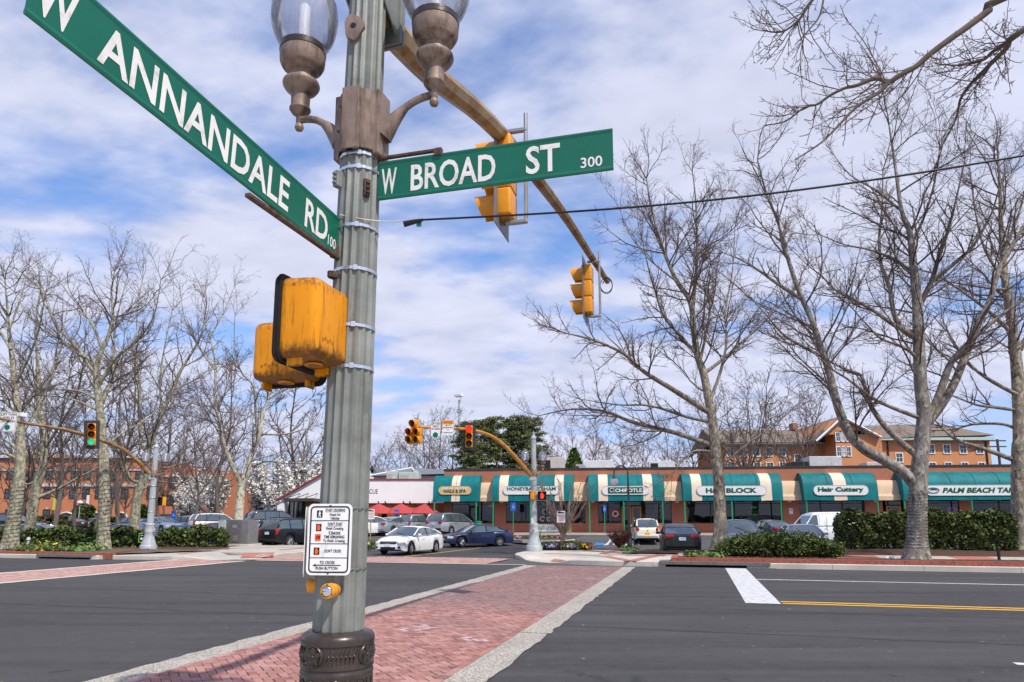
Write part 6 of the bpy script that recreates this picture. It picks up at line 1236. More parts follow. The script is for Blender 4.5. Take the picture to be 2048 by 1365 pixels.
traced_tree('sycamore with a string of lights wound round its trunk by the right-hand kerb', YB, (X(1832, YB), YB, .33), [
    ([(1832, 1115), (1834, 1040), (1837, 965), (1842, 900), (1848, 832), (1841, 766), (1837, 678), (1834, 601), (1828, 546), (1823, 491), (1817, 455), (1803, 422), (1790, 330), (1778, 250)], .37, .03),
    ([(1826, 965), (1804, 943), (1768, 920), (1730, 900), (1699, 869), (1678, 820), (1669, 788), (1656, 737), (1638, 686), (1627, 649), (1601, 590), (1579, 528), (1564, 470), (1550, 429), (1532, 385), (1515, 320)], .24, .03),
    ([(1606, 600), (1561, 572), (1520, 543), (1484, 521), (1447, 506)], .09, .02), ([(1647, 715), (1597, 689), (1564, 667), (1539, 638), (1505, 600)], .07, .02), ([(1838, 915), (1804, 887), (1768, 851), (1742, 813), (1733, 785), (1722, 752), (1696, 741), (1663, 726)], .14, .03),
    ([(1844, 838), (1788, 817), (1744, 796), (1696, 759), (1667, 741), (1620, 700)], .09, .02), ([(1837, 678), (1806, 660), (1788, 627), (1779, 576), (1762, 528), (1759, 473), (1764, 418), (1766, 340)], .13, .025), ([(1836, 668), (1792, 653), (1755, 627), (1711, 601), (1674, 583), (1645, 554), (1616, 532)], .10, .02),
    ([(1840, 726), (1821, 704), (1792, 689), (1762, 678), (1733, 649), (1700, 612)], .08, .02), ([(1854, 847), (1880, 814), (1909, 766), (1931, 711), (1953, 656), (1978, 605), (2000, 535), (2022, 495), (2044, 459), (2080, 400)], .19, .05), ([(1856, 843), (1880, 785), (1898, 733), (1920, 704), (1953, 671), (2008, 627), (2050, 598)], .17, .04),
    ([(1837, 612), (1861, 568), (1876, 521), (1898, 455), (1912, 400), (1930, 320)], .12, .02), ([(1862, 565), (1916, 521), (1949, 488), (1982, 429), (2000, 370)], .09, .02), ([(1828, 546), (1790, 520), (1740, 500), (1690, 490), (1640, 470)], .07, .02), ([(1823, 491), (1850, 430), (1870, 360), (1880, 290)], .06, .015), ([(1803, 422), (1750, 380), (1700, 350), (1660, 300)], .06, .015)], BARK_B, .37, 33, TWIG, 1.15, wrap=(.35, 2.5, 17))
YC = 31.0
traced_tree('sycamore cut by the right picture edge beyond the clipped hedge', YC, (X(2046, YC), YC, .48), [
    ([(2046, 1098), (2041, 1000), (2040, 900), (2041, 876), (2037, 785), (2031, 711), (2022, 638), (2011, 565), (2006, 510), (2002, 455), (2000, 380), (1995, 300)], .40, .04),
    ([(2038, 924), (1973, 900), (1917, 882), (1896, 867), (1871, 843)], .12, .03), ([(2036, 821), (1990, 815), (1953, 810), (1905, 792), (1860, 780)], .09, .02), ([(2038, 862), (2007, 849), (1948, 849), (1909, 859), (1870, 862)], .08, .02), ([(2034, 790), (1971, 755), (1931, 719), (1898, 667), (1883, 634)], .10, .02),
    ([(2024, 667), (1982, 627), (1945, 598), (1880, 554), (1843, 540)], .10, .02), ([(2012, 580), (1971, 576), (1916, 567), (1870, 560)], .07, .02), ([(2040, 700), (2090, 600), (2130, 480)], .12, .03), ([(2006, 510), (2040, 420), (2060, 330)], .08, .02), ([(2011, 565), (1970, 500), (1950, 420), (1940, 340)], .08, .02), ([(2042, 850), (2100, 780), (2160, 700)], .12, .03)], BARK_A, .40, 41, TWIG, 1.05)
# the near tree outside the frame whose boughs reach in at the top right
yN = 4.3; tN = thing('overhanging_tree', 'near tree whose bare boughs hang into the top right corner', 'tree', (5.9, 3.4, .15)); b0 = np.array((5.9, 3.4, .15)); mb = MB(); tw = Twigs(77); L_ = []
root = Vector((5.9, 3.4, .15)); fork = Vector((5.6, 3.6, 4.0)); top_ = Vector((5.3, 3.8, 6.2)); C = catn([root, Vector((5.8, 3.4, 2)), fork, top_], 5); mb.tube([Vector(q - b0) for q in C], list(np.linspace(.17, .07, len(C))), 14)
near = [([(1999, 0), (1979, 20), (1935, 54), (1901, 78), (1861, 108), (1830, 135), (1797, 152), (1778, 163), (1750, 158), (1712, 172), (1689, 177), (1659, 192), (1635, 209), (1608, 216), (1571, 243), (1530, 251)], .021, .0040, 0, .4),
        ([(1778, 163), (1760, 184), (1716, 212), (1682, 246), (1642, 286), (1590, 320)], .0135, .0042, None, .0), ([(2048, 61), (2019, 84), (1985, 104), (1965, 121), (1918, 131), (1870, 128)], .017, .0046, 0, .9), ([(2056, 55), (2012, 98), (1975, 135), (1942, 168), (1921, 199), (1911, 240), (1880, 300)], .019, .0046, 0, 1.3), ([(1760, -140), (1690, -60), (1625, 0), (1598, 40), (1564, 64), (1527, 62)], .016, .004, 0, .3), ([(1650, -20), (1640, 30), (1618, 60), (1590, 90)], .0075, .0034, None, 0)]
for pp, ra, rb, src, dy in near:
    P = [np.array(W(a, b, yN + dy * i / len(pp))) for i, (a, b) in enumerate(pp)]
    if src == 0: P = [np.array(fork.lerp(top_, .7)), (np.array(fork.lerp(top_, .7)) + P[0]) / 2 + np.array([0, 0, .2])] + P; rr = np.concatenate([np.linspace(ra * 1.5, ra, 9)[:-1], np.linspace(ra, rb, (len(P) - 2) * 4 - 3 + 0)])
    C = catn(P, 4); rr = np.interp(np.linspace(0, 1, len(C)), np.linspace(0, 1, 12), np.linspace(ra * (1.4 if src == 0 else 1), rb, 12)); mb.tube([Vector(q - b0) for q in C], list(rr), 8); L_.append((C, rr, .3 if src == 0 else .05))
mb.build('trunk', mat('near_bark', (.125, .095, .075), .9, var=.25, scale=6, bump=.3, bscale=30), tN, True, angle=70)
for C, rr, t0 in L_:
    p, d, L, r0 = tw.spawn(C[None], rr[None], 10, t0, (30, 65), .2, .2, .5, flat=.2); L = np.minimum(L, .7); r0 = np.clip(r0, .0023, .0046); A, ra = tw.grow(p, d, L, r0, 6, .14, .08, .5); tw.tubes(A, ra, 5)
    p, d, L, r0 = tw.spawn(A, ra, 15, .12, (35, 65), .45, .05, .7); L = np.minimum(L, .2); r0 = np.clip(r0, .0017, .0026); B_, rb = tw.grow(p, d, L, r0, 4, .2, .05, .6); tw.tubes(B_, rb, 4)
    p, d, L, r0 = tw.spawn(B_, rb, 26, .1, (40, 70), .3, .014, .85); L = np.minimum(L, .035); r0 = np.clip(r0, .0016, .0021); C2, rc = tw.grow(p, d, L, r0, 2, .2, 0, 1.5); tw.tubes(C2, rc, 3)
tw.mesh('crown', TWIG, tN, b0)
# left-hand sycamores
traced_tree('pale sycamore wound with lights nearest the left picture edge', 36.5, (X(19, 36.5), 36.5, .26), [
    ([(19, 1102), (29, 1032), (36, 984), (40, 950), (42, 916), (41, 873), (36, 815), (32, 793), (26, 735), (18, 661), (15, 617), (10, 560)], .36, .03), ([(41, 905), (24, 889), (0, 875), (-40, 850)], .12, .03), ([(41, 920), (15, 909), (-10, 897), (-50, 880)], .10, .03), ([(38, 830), (12, 805), (0, 770), (-20, 700)], .09, .02), ([(41, 870), (70, 830), (95, 780), (110, 720)], .08, .02), ([(30, 770), (60, 710), (80, 650), (90, 590)], .08, .02), ([(22, 700), (-10, 640), (-25, 570)], .08, .02), ([(18, 661), (40, 600), (55, 550)], .06, .015)], BARK_C, .36, 51, TWIG2, .95, wrap=(.3, 3.3, 15), limb_m=BARK_C)
traced_tree('leaning mottled sycamore behind the pale one at the left edge', 45, (X(58, 45), 45, .3), [
    ([(56, 1085), (60, 1055), (68, 1008), (73, 974), (82, 950), (89, 909), (85, 848), (77, 800), (78, 770), (75, 720), (72, 650), (80, 590)], .36, .04), ([(76, 996), (95, 988), (121, 976), (155, 957), (201, 933), (240, 905)], .14, .03), ([(80, 955), (53, 969), (20, 945), (-20, 910)], .08, .02), ([(88, 900), (120, 850), (150, 800), (165, 740), (170, 680)], .12, .02), ([(86, 860), (55, 800), (40, 730), (45, 660)], .10, .02), ([(77, 800), (110, 740), (125, 670), (135, 610)], .08, .02)], BARK_C, .36, 52, TWIG2, .95, limb_m=BARK_C)
traced_tree('tall sycamore with wound lights left of the green signal', 36.5, (X(207, 36.5), 36.5, .26), [
    ([(207, 1105), (209, 1018), (208, 935), (205, 892), (203, 848), (199, 808), (194, 758), (192, 743), (202, 705), (217, 673), (226, 632), (223, 588), (229, 544)], .30, .03), ([(193, 752), (164, 708), (138, 679), (108, 644), (88, 588), (59, 559), (29, 535)], .12, .02), ([(170, 716), (144, 699), (97, 658), (59, 635), (29, 585)], .08, .02), ([(205, 700), (182, 644), (147, 600), (111, 553)], .08, .02),
    ([(199, 770), (229, 720), (264, 691), (282, 673), (308, 632), (322, 560)], .10, .02), ([(201, 815), (217, 776), (226, 752), (228, 676), (240, 610), (255, 555)], .11, .02), ([(199, 808), (164, 784), (103, 779), (38, 773)], .07, .02), ([(201, 825), (147, 800), (73, 791), (10, 800)], .06, .02), ([(206, 900), (240, 870), (290, 840), (340, 800)], .08, .02), ([(205, 880), (170, 850), (140, 830), (100, 825)], .05, .015)], BARK_C, .30, 53, TWIG, 1.0, wrap=(.4, 3.6, 15), limb_m=BARK_C)
traced_tree('forked mottled sycamore beside the far left signal pole', 44, (X(268, 44), 44, .3), [
    ([(264, 1090), (268, 1061), (273, 1010), (278, 984), (288, 955), (294, 915), (299, 890), (309, 865), (325, 826), (346, 780), (360, 745), (381, 710), (402, 671), (412, 620)], .32, .03), ([(293, 905), (282, 880), (278, 814), (280, 764), (273, 729), (273, 688), (275, 620), (285, 560)], .12, .02), ([(284, 965), (263, 960), (249, 928), (242, 897), (239, 848), (240, 793), (243, 735), (250, 660)], .12, .02), ([(280, 984), (314, 964), (358, 967), (400, 950)], .09, .02), ([(300, 955), (340, 935), (390, 920), (440, 890)], .06, .02), ([(325, 826), (320, 760), (330, 690), (345, 620)], .08, .02), ([(346, 780), (390, 760), (430, 730)], .06, .02)], BARK_C, .32, 54, TWIG2, .95, limb_m=BARK_C)
traced_tree('pale-trunked sycamore behind the grey utility cabinet', 49, (X(477, 49), 49, .3), [
    ([(475, 1075), (477, 1039), (480, 1005), (483, 974), (489, 960), (497, 930), (509, 894), (519, 872), (526, 831), (535, 800), (545, 760)], .34, .05), ([(484, 972), (463, 928), (446, 882), (436, 831), (430, 801), (430, 731), (420, 675), (402, 625), (412, 573)], .17, .02), ([(515, 880), (511, 819), (507, 773), (483, 745), (469, 696), (470, 630)], .10, .02), ([(506, 933), (535, 923), (569, 927), (601, 927), (640, 926)], .08, .02), ([(521, 869), (569, 869), (605, 860), (640, 850)], .08, .02), ([(535, 800), (570, 780), (610, 770), (650, 740)], .08, .02), ([(430, 740), (395, 690), (370, 640), (360, 580)], .08, .02), ([(420, 675), (450, 620), (470, 570)], .06, .02), ([(440, 850), (400, 830), (370, 800)], .05, .015), ([(535, 800), (540, 720), (560, 650)], .07, .02)], m_bark('sycamore_bark_cream', (.64, .60, .46), (.36, .34, .24), (.2, .16, .11), 1., .42), .34, 55, TWIG2, .9, limb_m=BARK_C)
# ---------------------------------------------------------------- background trees, hedges, shrubs, flowers
def proto_tree(name, seed, h=15., twig=TWIGF, bark=BARK_D, limbs=9, spread=.5, dens=.55, rt=.02, first=.25, r0=.2, leader=True, upw=.05):
    """an unlabelled pattern tree at the origin: returns (trunk mesh, crown mesh)"""
    g = np.random.default_rng(seed); tw = Twigs(seed); mb = MB(); L_ = []
    T = catn([(0, 0, -.1), (g.normal(0, .2), g.normal(0, .2), h * .3), (g.normal(0, .4), g.normal(0, .4), h * .6), (g.normal(0, .6), g.normal(0, .6), h * .93)] if leader else [(0, 0, -.1), (g.normal(0, .15), g.normal(0, .15), h * .18), (g.normal(0, .3), g.normal(0, .3), h * .34)], 4); rr = np.linspace(r0, r0 * (.12 if leader else .6), len(T)); mb.tube([Vector(q) for q in T], list(rr), 8); L_.append((T, rr, .45))
    for k in range(limbs):
        f_ = first + (.85 - first) * (k + g.random()) / limbs if leader else .8 + .2 * g.random(); i = int(f_ * (len(T) - 1)); p = T[i]; a = k * 2.4 + g.normal(0, .3); el = g.uniform(.5, 1.2) if leader else g.uniform(.75, 1.25); L = h * (spread * (1.15 - f_ * .8) if leader else .62) * g.uniform(.8, 1.15)
        d = np.array([math.cos(a) * math.cos(el), math.sin(a) * math.cos(el), math.sin(el)]); pts = [p]
        for q in range(5): d = nrm(d + g.normal(0, .12, 3) + np.array([0, 0, upw * 2])); pts.append(pts[-1] + d * L / 5)
        C = catn(pts, 2); r_ = np.linspace(rr[i] * .6, .025, len(C)); mb.tube([Vector(q) for q in C], list(r_), 6); L_.append((C, r_, .15))
    crown_ends = crown(tw, L_, dens, h / 12., rt); a = mb.build('trunk', bark, None, True); b = tw.mesh('crown', twig, None); ma, mbb = a.data, b.data; bpy.data.objects.remove(a); bpy.data.objects.remove(b); return ma, mbb, crown_ends
def put_tree(label, P_, x, y, z, s_=1., rz=0., name='bare_tree', group=None, sz=None):
    t = thing(name, label, 'tree', (x, y, z), rz, group); t.scale = (s_, s_, sz or s_)
    for nm, me in (('trunk', P_[0]), ('crown', P_[1])):
        o = bpy.data.objects.new(nm, me); COL.objects.link(o); o.parent = t
    return t
PA = proto_tree('a', 101, 15, dens=.66, rt=.028); PB = proto_tree('b', 102, 15, TWIGR, spread=.42, dens=.66, rt=.032); PC = proto_tree('c', 103, 14, TWIGF, limbs=9, leader=False, dens=.6, rt=.026); PD = proto_tree('d', 104, 17, TWIGF, limbs=8, spread=.22, dens=.5, rt=.03, first=.45)
def ht(py, Y): return 1.8 + (1040.2 - py) / 1381.3 * Y - .6
g_ = random.Random(4)
def bg(label, P_, ph, px_, top, Y, wide=1., name='bare_tree', group='bare trees in the background'):
    s_ = ht(top, Y) / ph; return put_tree(label, P_, X(px_, Y), Y, .6, s_ * wide, g_.uniform(0, 6.28), name, group, s_)
bg('tall vase-shaped bare tree behind the fourth awning', PC, 14, 1490, 748, 78); bg('slender bare tree between the roof unit and the gable', PC, 14, 1590, 775, 82, .9); bg('bare tree left of the apartment house roof', PA, 15, 1440, 800, 84)
for k, (px_, top, Y, P_, ph, lab) in enumerate(((1105, 880, 112, PB, 15, 'reddish bare tree right of the pines'), (1150, 865, 118, PA, 15, 'bare tree behind the cream roof unit'), (1195, 850, 110, PB, 15, 'reddish bare tree behind the light green evergreen'), (1245, 862, 120, PA, 15, 'bare tree behind the third awning'), (1290, 868, 112, PB, 15, 'reddish bare tree above the hooked lamp'), (1335, 850, 116, PA, 15, 'bare tree above the pale louvred roof unit'), (1385, 845, 105, PB, 15, 'reddish bare tree just left of the mottled sycamore'), (1540, 800, 108, PA, 15, 'bare tree above the left wing of the apartment house'), (1640, 812, 118, PB, 15, 'reddish bare tree behind the apartment chimney'),
    (858, 832, 108, PD, 17, 'tall thin bare tree left of the pines'), (880, 826, 112, PD, 17, 'tall thin bare tree behind the notice sign'), (905, 828, 106, PD, 17, 'tall thin bare tree beside the camera mast'), (842, 850, 116, PA, 15, 'bushy bare tree under the cluster signal'), (795, 893, 128, PA, 15, 'bare tree above the grey hipped roof'), (765, 897, 132, PB, 15, 'reddish bare tree above the white house'), (745, 905, 126, PB, 15, 'reddish bare tree just right of the near pole'), (825, 898, 130, PB, 15, 'reddish bare tree left of the cluster signal pole'),
    (640, 872, 120, PA, 15, 'bare tree touching the left side of the near pole'), (600, 888, 125, PB, 15, 'reddish bare tree above the white blossom'), (555, 880, 128, PB, 15, 'reddish bare tree right of the pale-trunked sycamore'), (510, 885, 122, PA, 15, 'bare tree behind the pale-trunked sycamore'), (455, 880, 118, PA, 15, 'bare tree left of the blossom'), (410, 870, 115, PB, 15, 'reddish bare tree left of the pale-trunked sycamore'), (360, 850, 92, PA, 15, 'bare tree right of the far left pole'), (330, 870, 88, PC, 14, 'spreading bare tree behind the far left lamps'),
    (388, 820, 62, PA, 15, 'dark-trunked bare tree in the left car park'), (192, 850, 80, PC, 14, 'slim bare tree before the white banner'), (113, 880, 82, PC, 14, 'small bare tree before the lime banner'), (150, 800, 70, PA, 15, 'bare tree behind the green signal'), (250, 930, 84, PC, 14, 'small bare tree before the arched entrances'), (430, 930, 76, PC, 14, 'low bare tree beside the white sport utility car'), (12, 860, 78, PA, 15, 'bare tree at the far left edge'), (40, 770, 66, PC, 14, 'bare tree behind the pale sycamore'), (320, 770, 64, PA, 15, 'bare tree behind the forked sycamore'), (110, 690, 62, PA, 15, 'tall bare tree left of the green signal'), (240, 700, 66, PA, 15, 'tall bare tree right of the green signal'), (440, 720, 70, PA, 15, 'tall bare tree behind the pale-trunked sycamore crown'), (580, 720, 72, PA, 15, 'tall bare tree left of the pedestrian signal boxes'), (300, 900, 94, PB, 15, 'reddish bare tree before the office building, behind the far left pole'), (345, 905, 96, PA, 15, 'bare tree hiding the right end of the office building'), (400, 895, 98, PB, 15, 'reddish bare tree beyond the office building corner'), (220, 895, 92, PA, 15, 'bare tree before the middle of the office building'))): bg(lab, P_, ph, px_, top, Y)
# pines
PINE = mat('pine_needles', (.085, .108, .038), .8, var=.4, scale=.5); PINEL = mat('pine_needles_light', (.20, .21, .078), .8, var=.35, scale=.6)
def leaf_quads(C, size, g, up=.3, aspect=1.):
    N = len(C); a = nrm(g.normal(size=(N, 3)) + np.array([0, 0, up])); b = nrm(np.cross(a, g.normal(size=(N, 3)))); c = np.cross(a, b); s_ = (size * g.uniform(.6, 1.4, N))[:, None]
    V = np.stack([C - b * s_ - c * s_ * aspect, C + b * s_ - c * s_ * aspect, C + b * s_ + c * s_ * aspect, C - b * s_ + c * s_ * aspect], 1).reshape(-1, 3); return V, np.arange(4 * N).reshape(N, 4)
def pine_proto(seed, h=18.):
    g = np.random.default_rng(seed); mb = MB(); mb.tube([(0, 0, -.2), (g.normal(0, .25), 0, h * .5), (0, g.normal(0, .25), h * .97)], [.3, .22, .05], 7); C = []
    for k in range(30):
        f_ = .42 + .57 * (k + g.random()) / 30; z = h * f_; a = k * 2.4 + g.normal(0, .4); L = (.9 + 2.5 * (1 - f_) ** .6 * (1 if f_ > .55 else .8)) * g.uniform(.6, 1.15); d = np.array([math.cos(a), math.sin(a), g.uniform(.0, .35)]); p = np.array([0, 0, z]); mb.tube([Vector(p), Vector(p + d * L * .6), Vector(p + d * L)], [.06, .04, .015], 4)
        for q in range(3):
            c = p + d * L * (.45 + .3 * q) + g.normal(0, .15, 3); n = 80; o = g.normal(0, 1, (n, 3)) * np.array([.42, .42, .13]); o[:, 2] += .12 - .1 * (o[:, 0] ** 2 + o[:, 1] ** 2); C.append(c + o)
    C = np.concatenate(C); V, F = leaf_quads(C, .05, g, .2, 3.4); a = mb.build('trunk', BARK_D, None, True); b = np_mesh('crown', V, F, [PINE, PINEL], None, False, (g.random(len(F)) < .45).astype(int)); r_ = (a.data, b.data); bpy.data.objects.remove(a); bpy.data.objects.remove(b); return r_
P1, P2 = pine_proto(201), pine_proto(202)
for k, (px_, top, Y) in enumerate(((930, 842, 104), (962, 838, 108), (988, 832, 102), (1014, 836, 106), (1040, 830, 103), (1064, 832, 107), (948, 880, 98), (1085, 895, 100))):
    lab = ['leftmost tall pine behind the strip', 'second tall pine from the left behind the strip', 'third tall pine from the left behind the strip', 'fourth tall pine from the left behind the strip', 'fifth tall pine from the left behind the strip', 'rightmost tall pine, behind the far right pole', 'short pine at the foot of the leftmost tall pine', 'short pine right of the far right pole'][k]
    s_ = ht(top, Y) / 18.; put_tree(lab, (P1, P2)[k % 2], X(px_, Y), Y, .6, s_ * 1.0, g_.uniform(0, 6.28), 'pine_tree', 'pines behind the strip', s_)
def leafy(name, label, cat_, base, C, size, mats, seed=1, up=.3, stems=None, group=None, aspect=1., part='foliage'):
    g = np.random.default_rng(seed); t = thing(name, label, cat_, base, group=group); V, F = leaf_quads(C, size, g, up, aspect); np_mesh(part, V, F, mats, t, False, g.integers(0, len(mats), len(F)))
    if stems: stems.build('stem', BARK_D, t, True)
    return t
EVG = mat('evergreen_leaf', (.075, .125, .028), .7, var=.35, scale=1.2); EVG2 = mat('evergreen_leaf_pale', (.135, .18, .045), .7, var=.3, scale=1.2); EVG3 = mat('hedge_leaf_dark', (.045, .066, .020), .6, var=.4, scale=2); EVG4 = mat('hedge_leaf', (.082, .112, .030), .5, var=.4, scale=2); EVG5 = mat('hedge_leaf_olive', (.15, .165, .045), .5, var=.35, scale=2)
def cone_pts(n, h, r_, seed): 
    g = np.random.default_rng(seed); z = h * g.random(n) ** 1.2; a = g.uniform(0, 6.28, n); rr = r_ * (1 - z / h) ** .7 * g.uniform(.75, 1.05, n); return np.stack([rr * np.cos(a), rr * np.sin(a), z], 1)
leafy('evergreen_tree', 'light green broad evergreen above the strip roof', 'tree', (X(1150, 80), 80, .6), cone_pts(3800, ht(899, 80), 2.7, 1), .20, [EVG, EVG2], 1, stems=MB().tube([(0, 0, 0), (0, 0, 5)], .2, 6))
for k, (px_, py0, Y, r_, lab) in enumerate(((768, 1022, 59.5, .5, 'small conical evergreen left by the cedar wall'), (812, 1022, 59.5, .5, 'small conical evergreen right by the cedar wall'), (165, 1010, 100, 2.2, 'rounded evergreen beside the white banner'), (283, 1012, 96, 1.5, 'narrow evergreen behind the far left pole'), (378, 1000, 100, 1.6, 'evergreen beyond the white sport utility car'))):
    leafy('evergreen_shrub', lab, 'shrub', (X(px_, Y), Y, .6), cone_pts(900, ht(py0, Y), r_, k + 5), .09 if Y < 70 else .22, [EVG, EVG2], k, stems=MB().tube([(0, 0, 0), (0, 0, .5)], .08, 6))
# blossom trees
BLOS = mat('white_blossom', (.80, .78, .74), .8, var=.08); BLOS2 = mat('cream_blossom', (.70, .66, .58), .8, var=.08)
PBm = proto_tree('blossom', 131, 6.2, TWIG, BARK_D, 9, .5, .8, .014, .2, .14, False)
ge = np.random.default_rng(9); E_ = PBm[2]; E_ = np.repeat(E_[ge.random(len(E_)) < .9], 3, 0) + ge.normal(0, .10, (int((0)) or 1, 3)); E_ = E_ + ge.normal(0, .09, E_.shape); V, F = leaf_quads(E_, .075, ge, .2); bo = np_mesh('blossom', V, F, [BLOS, BLOS2], None, False, ge.integers(0, 2, len(F))); BLM = bo.data; bpy.data.objects.remove(bo)
for k, (px_, top, Y, lab) in enumerate(((432, 968, 74, 'white blossoming tree left of the pale-trunked sycamore'), (545, 945, 70, 'white blossoming tree right of the pale-trunked sycamore'), (600, 948, 74, 'white blossoming tree left of the restaurant gable'), (365, 990, 78, 'small white blossoming tree beyond the far left pole'), (395, 962, 88, 'white blossoming tree in front of the brick office building'), (572, 985, 69, 'low white blossoming tree by the restaurant'), (628, 940, 80, 'tall white blossoming tree just left of the near pole'), (515, 955, 76, 'white blossoming tree directly behind the pale trunk'))):
    s_ = ht(top, Y) / 6.2; t = put_tree(lab, PBm, X(px_, Y), Y, .6, s_ * 1.15, k * 1.3, 'blossom_tree', 'white blossoming trees', s_); o = bpy.data.objects.new('blossom', BLM); COL.objects.link(o); o.parent = t
# hedges
def hedge_pts(L, d_, h, n, seed, z0=.0, rnd_=.25):
    g = np.random.default_rng(seed); u = g.uniform(-.5, .5, (n, 3)); f_ = g.integers(0, 4, n); u[f_ == 0, 2] = .5; u[f_ == 1, 1] = -.5; u[f_ == 2, 1] = .5; e = (f_ == 3) & (g.random(n) < .3); u[e, 0] = np.sign(u[e, 0]) * .5
    C = u * np.array([L, d_, h]); C[:, 2] += h / 2 + z0; wob = .10 * np.sin(C[:, 0] * 1.7 + 1) + .07 * np.sin(C[:, 0] * 4.1) ; C[:, 2] += wob * (u[:, 2] > .2); top = np.clip((u[:, 2] - .25) / .25, 0, 1); C[:, 1] *= 1 - rnd_ * top ** 2; C[:, 0] *= 1 - .5 * rnd_ * top ** 2 * (np.abs(u[:, 0]) > .45); low = np.clip((-u[:, 2] - .1) / .4, 0, 1); gap = np.sin(C[:, 0] * 3.1 + 2 * np.sin(C[:, 2] * 4)) + np.sin(C[:, 0] * 7.3 + C[:, 2] * 5.1 + 1) + np.sin(C[:, 2] * 9 + C[:, 0] * 2.2); keep = (g.random(n) > low * .5) & (g.random(n) > .55 * (gap < -.9)); C[:, 1] += np.where(u[:, 1] < 0, -.05, .05) * gap; C = C + g.normal(0, .055, C.shape); return C[keep]
def hedge(label, x0, y0, x1, y1, d_, h, z0, n, size, mats, seed, group='clipped hedges'):
    L = math.hypot(x1 - x0, y1 - y0); t = thing('hedge', label, 'hedge', ((x0 + x1) / 2, (y0 + y1) / 2, z0), math.atan2(y1 - y0, x1 - x0), group); g = np.random.default_rng(seed); C = hedge_pts(L, d_, h, n, seed); V, F = leaf_quads(C, size, g, .35); np_mesh('foliage', V, F, mats, t, False, g.choice(len(mats), len(F), p=[.45, .35, .2]))
    mb = MB()
    for k in range(int(L * 1.6)): x = -L / 2 + .3 + (L - .6) * g.random(); y = g.uniform(-.3, .3) * d_; mb.tube([(x, y, -.1), (x + g.normal(0, .12), y + g.normal(0, .1), h * .7)], .02, 4)
    mb.build('stems', BARK_D, t)['kind'] = 'stuff'; return t
HM = [EVG3, EVG4, EVG5]
hY = 31.8; hedge('tall clipped hedge behind the sycamore wound with lights', X(1672, hY + 1.3), hY + 1.3, X(2018, hY - 1.3) + .0, hY - 1.3, 1.5, 1.66, .42, 30000, .044, HM, 61)
hedge('long low clipped hedge left of the far left pole', X(-60, 38.4), 38.4, X(284, 39.6), 39.6, 1.3, .92, .28, 12000, .06, HM, 62); hedge('low clipped hedge between the far left pole and the cabinet', X(318, 39.9), 39.9, X(455, 41.5), 41.5, 1.3, .95, .28, 6000, .06, HM, 63)
for k, (a, b, Y, h, lab) in enumerate(((80, 128, 88, 1.5, 'reddish clipped shrubs before the brick office building'), (150, 182, 98, 3.0, 'tall clipped shrubs beside the arched entrance'), (190, 255, 90, 1.2, 'low shrubs before the arched entrances'), (330, 365, 72, 1.0, 'low hedge in the left car park'))):
    hedge(lab, X(a, Y), Y, X(b, Y), Y, 1.6, h, .6, 1800, .14, HM if k else [EVG3, mat('red_leaf', (.13, .05, .03), .7, var=.4), EVG4], 70 + k, 'far hedges')
# spreading juniper by the kerb
def juniper(label, x, y, z, L, d_, h, n, seed):
    g = np.random.default_rng(seed); t = thing('juniper_shrub', label, 'shrub', (x, y, z), -SA); sp_ = []; 
    for k in range(n):
        px_, py_ = g.uniform(-.47, .47) * L, g.uniform(-.4, .4) * d_; e = max(.25, (1 - (abs(px_) / (L * .55)) ** 3)); p = np.array([px_, py_, g.uniform(.02, .66) * h * e]); d = nrm(np.array([g.normal(0, .55) + px_ / L * 1.3, g.normal(0, .45) + py_ / d_ * 1.6, g.uniform(.15, .9)])); m = 7
        ln = g.uniform(.25, .5); sp_.append(p + d[None] * ln * np.linspace(0, 1, m)[:, None] + g.normal(0, .018, (m, 3)))
    C = np.concatenate(sp_); V, F = leaf_quads(C, .019, g, .4, 4.0); np_mesh('foliage', V, F, [EVG3, EVG2, EVG4], t, False, g.choice(3, len(F), p=[.35, .3, .35])); return t
jc = S(3.4, 29.4); juniper('wide spreading juniper between the storm drain and the kerb', X(1552, 29.2), 29.2, .30, 4.6, 1.9, 1.02, 4200, 81)
# low plants
def tuft(label, x, y, z, r_, h, mats, seed, n=120, name='bedding_plant', group='small plants in the beds'):
    g = np.random.default_rng(seed); C = g.normal(0, 1, (n, 3)) * np.array([r_ * .45, r_ * .45, h * .3]); C[:, 2] = np.abs(C[:, 2]) + .02; return leafy(name, label, 'plant', (x, y, z), C, .045, mats, seed, .5, group=group, aspect=1.5, part='leaves')
LG1 = mat('daffodil_leaf', (.10, .20, .05), .6, var=.3)
for k, (px_, py, lab) in enumerate(((1382, 1111, 'left small plant in the bed behind the storm drain'), (1410, 1111, 'middle small plant in the bed behind the storm drain'), (1434, 1113, 'right small plant in the bed behind the storm drain'))):
    p = G(px_, py, .32); tuft(lab, p.x, p.y, .30, .35, .22, [LG1, EVG2], 90 + k)
for k, (px_, lab, m_) in enumerate(((70, 'low dull shrub left in the far left bed', [EVG5, EVG3]), (103, 'clump of yellow daffodils in the far left bed', [LG1, mat('daffodil', (.75, .55, .04), .6, var=.1)]), (128, 'low green shrub right of the daffodils', [EVG3, EVG4]), (165, 'patch of bright green leaves before the far left hedge', [LG1, EVG2]))):
    p = G(px_, 1101, .3); tuft(lab, p.x, p.y, .28, 1.0 if k != 1 else .7, .55, m_, 95 + k, 420)
p = Vector((X(1239, 37.2), 37.2, .22)); g = np.random.default_rng(3); mb = MB(); C = []
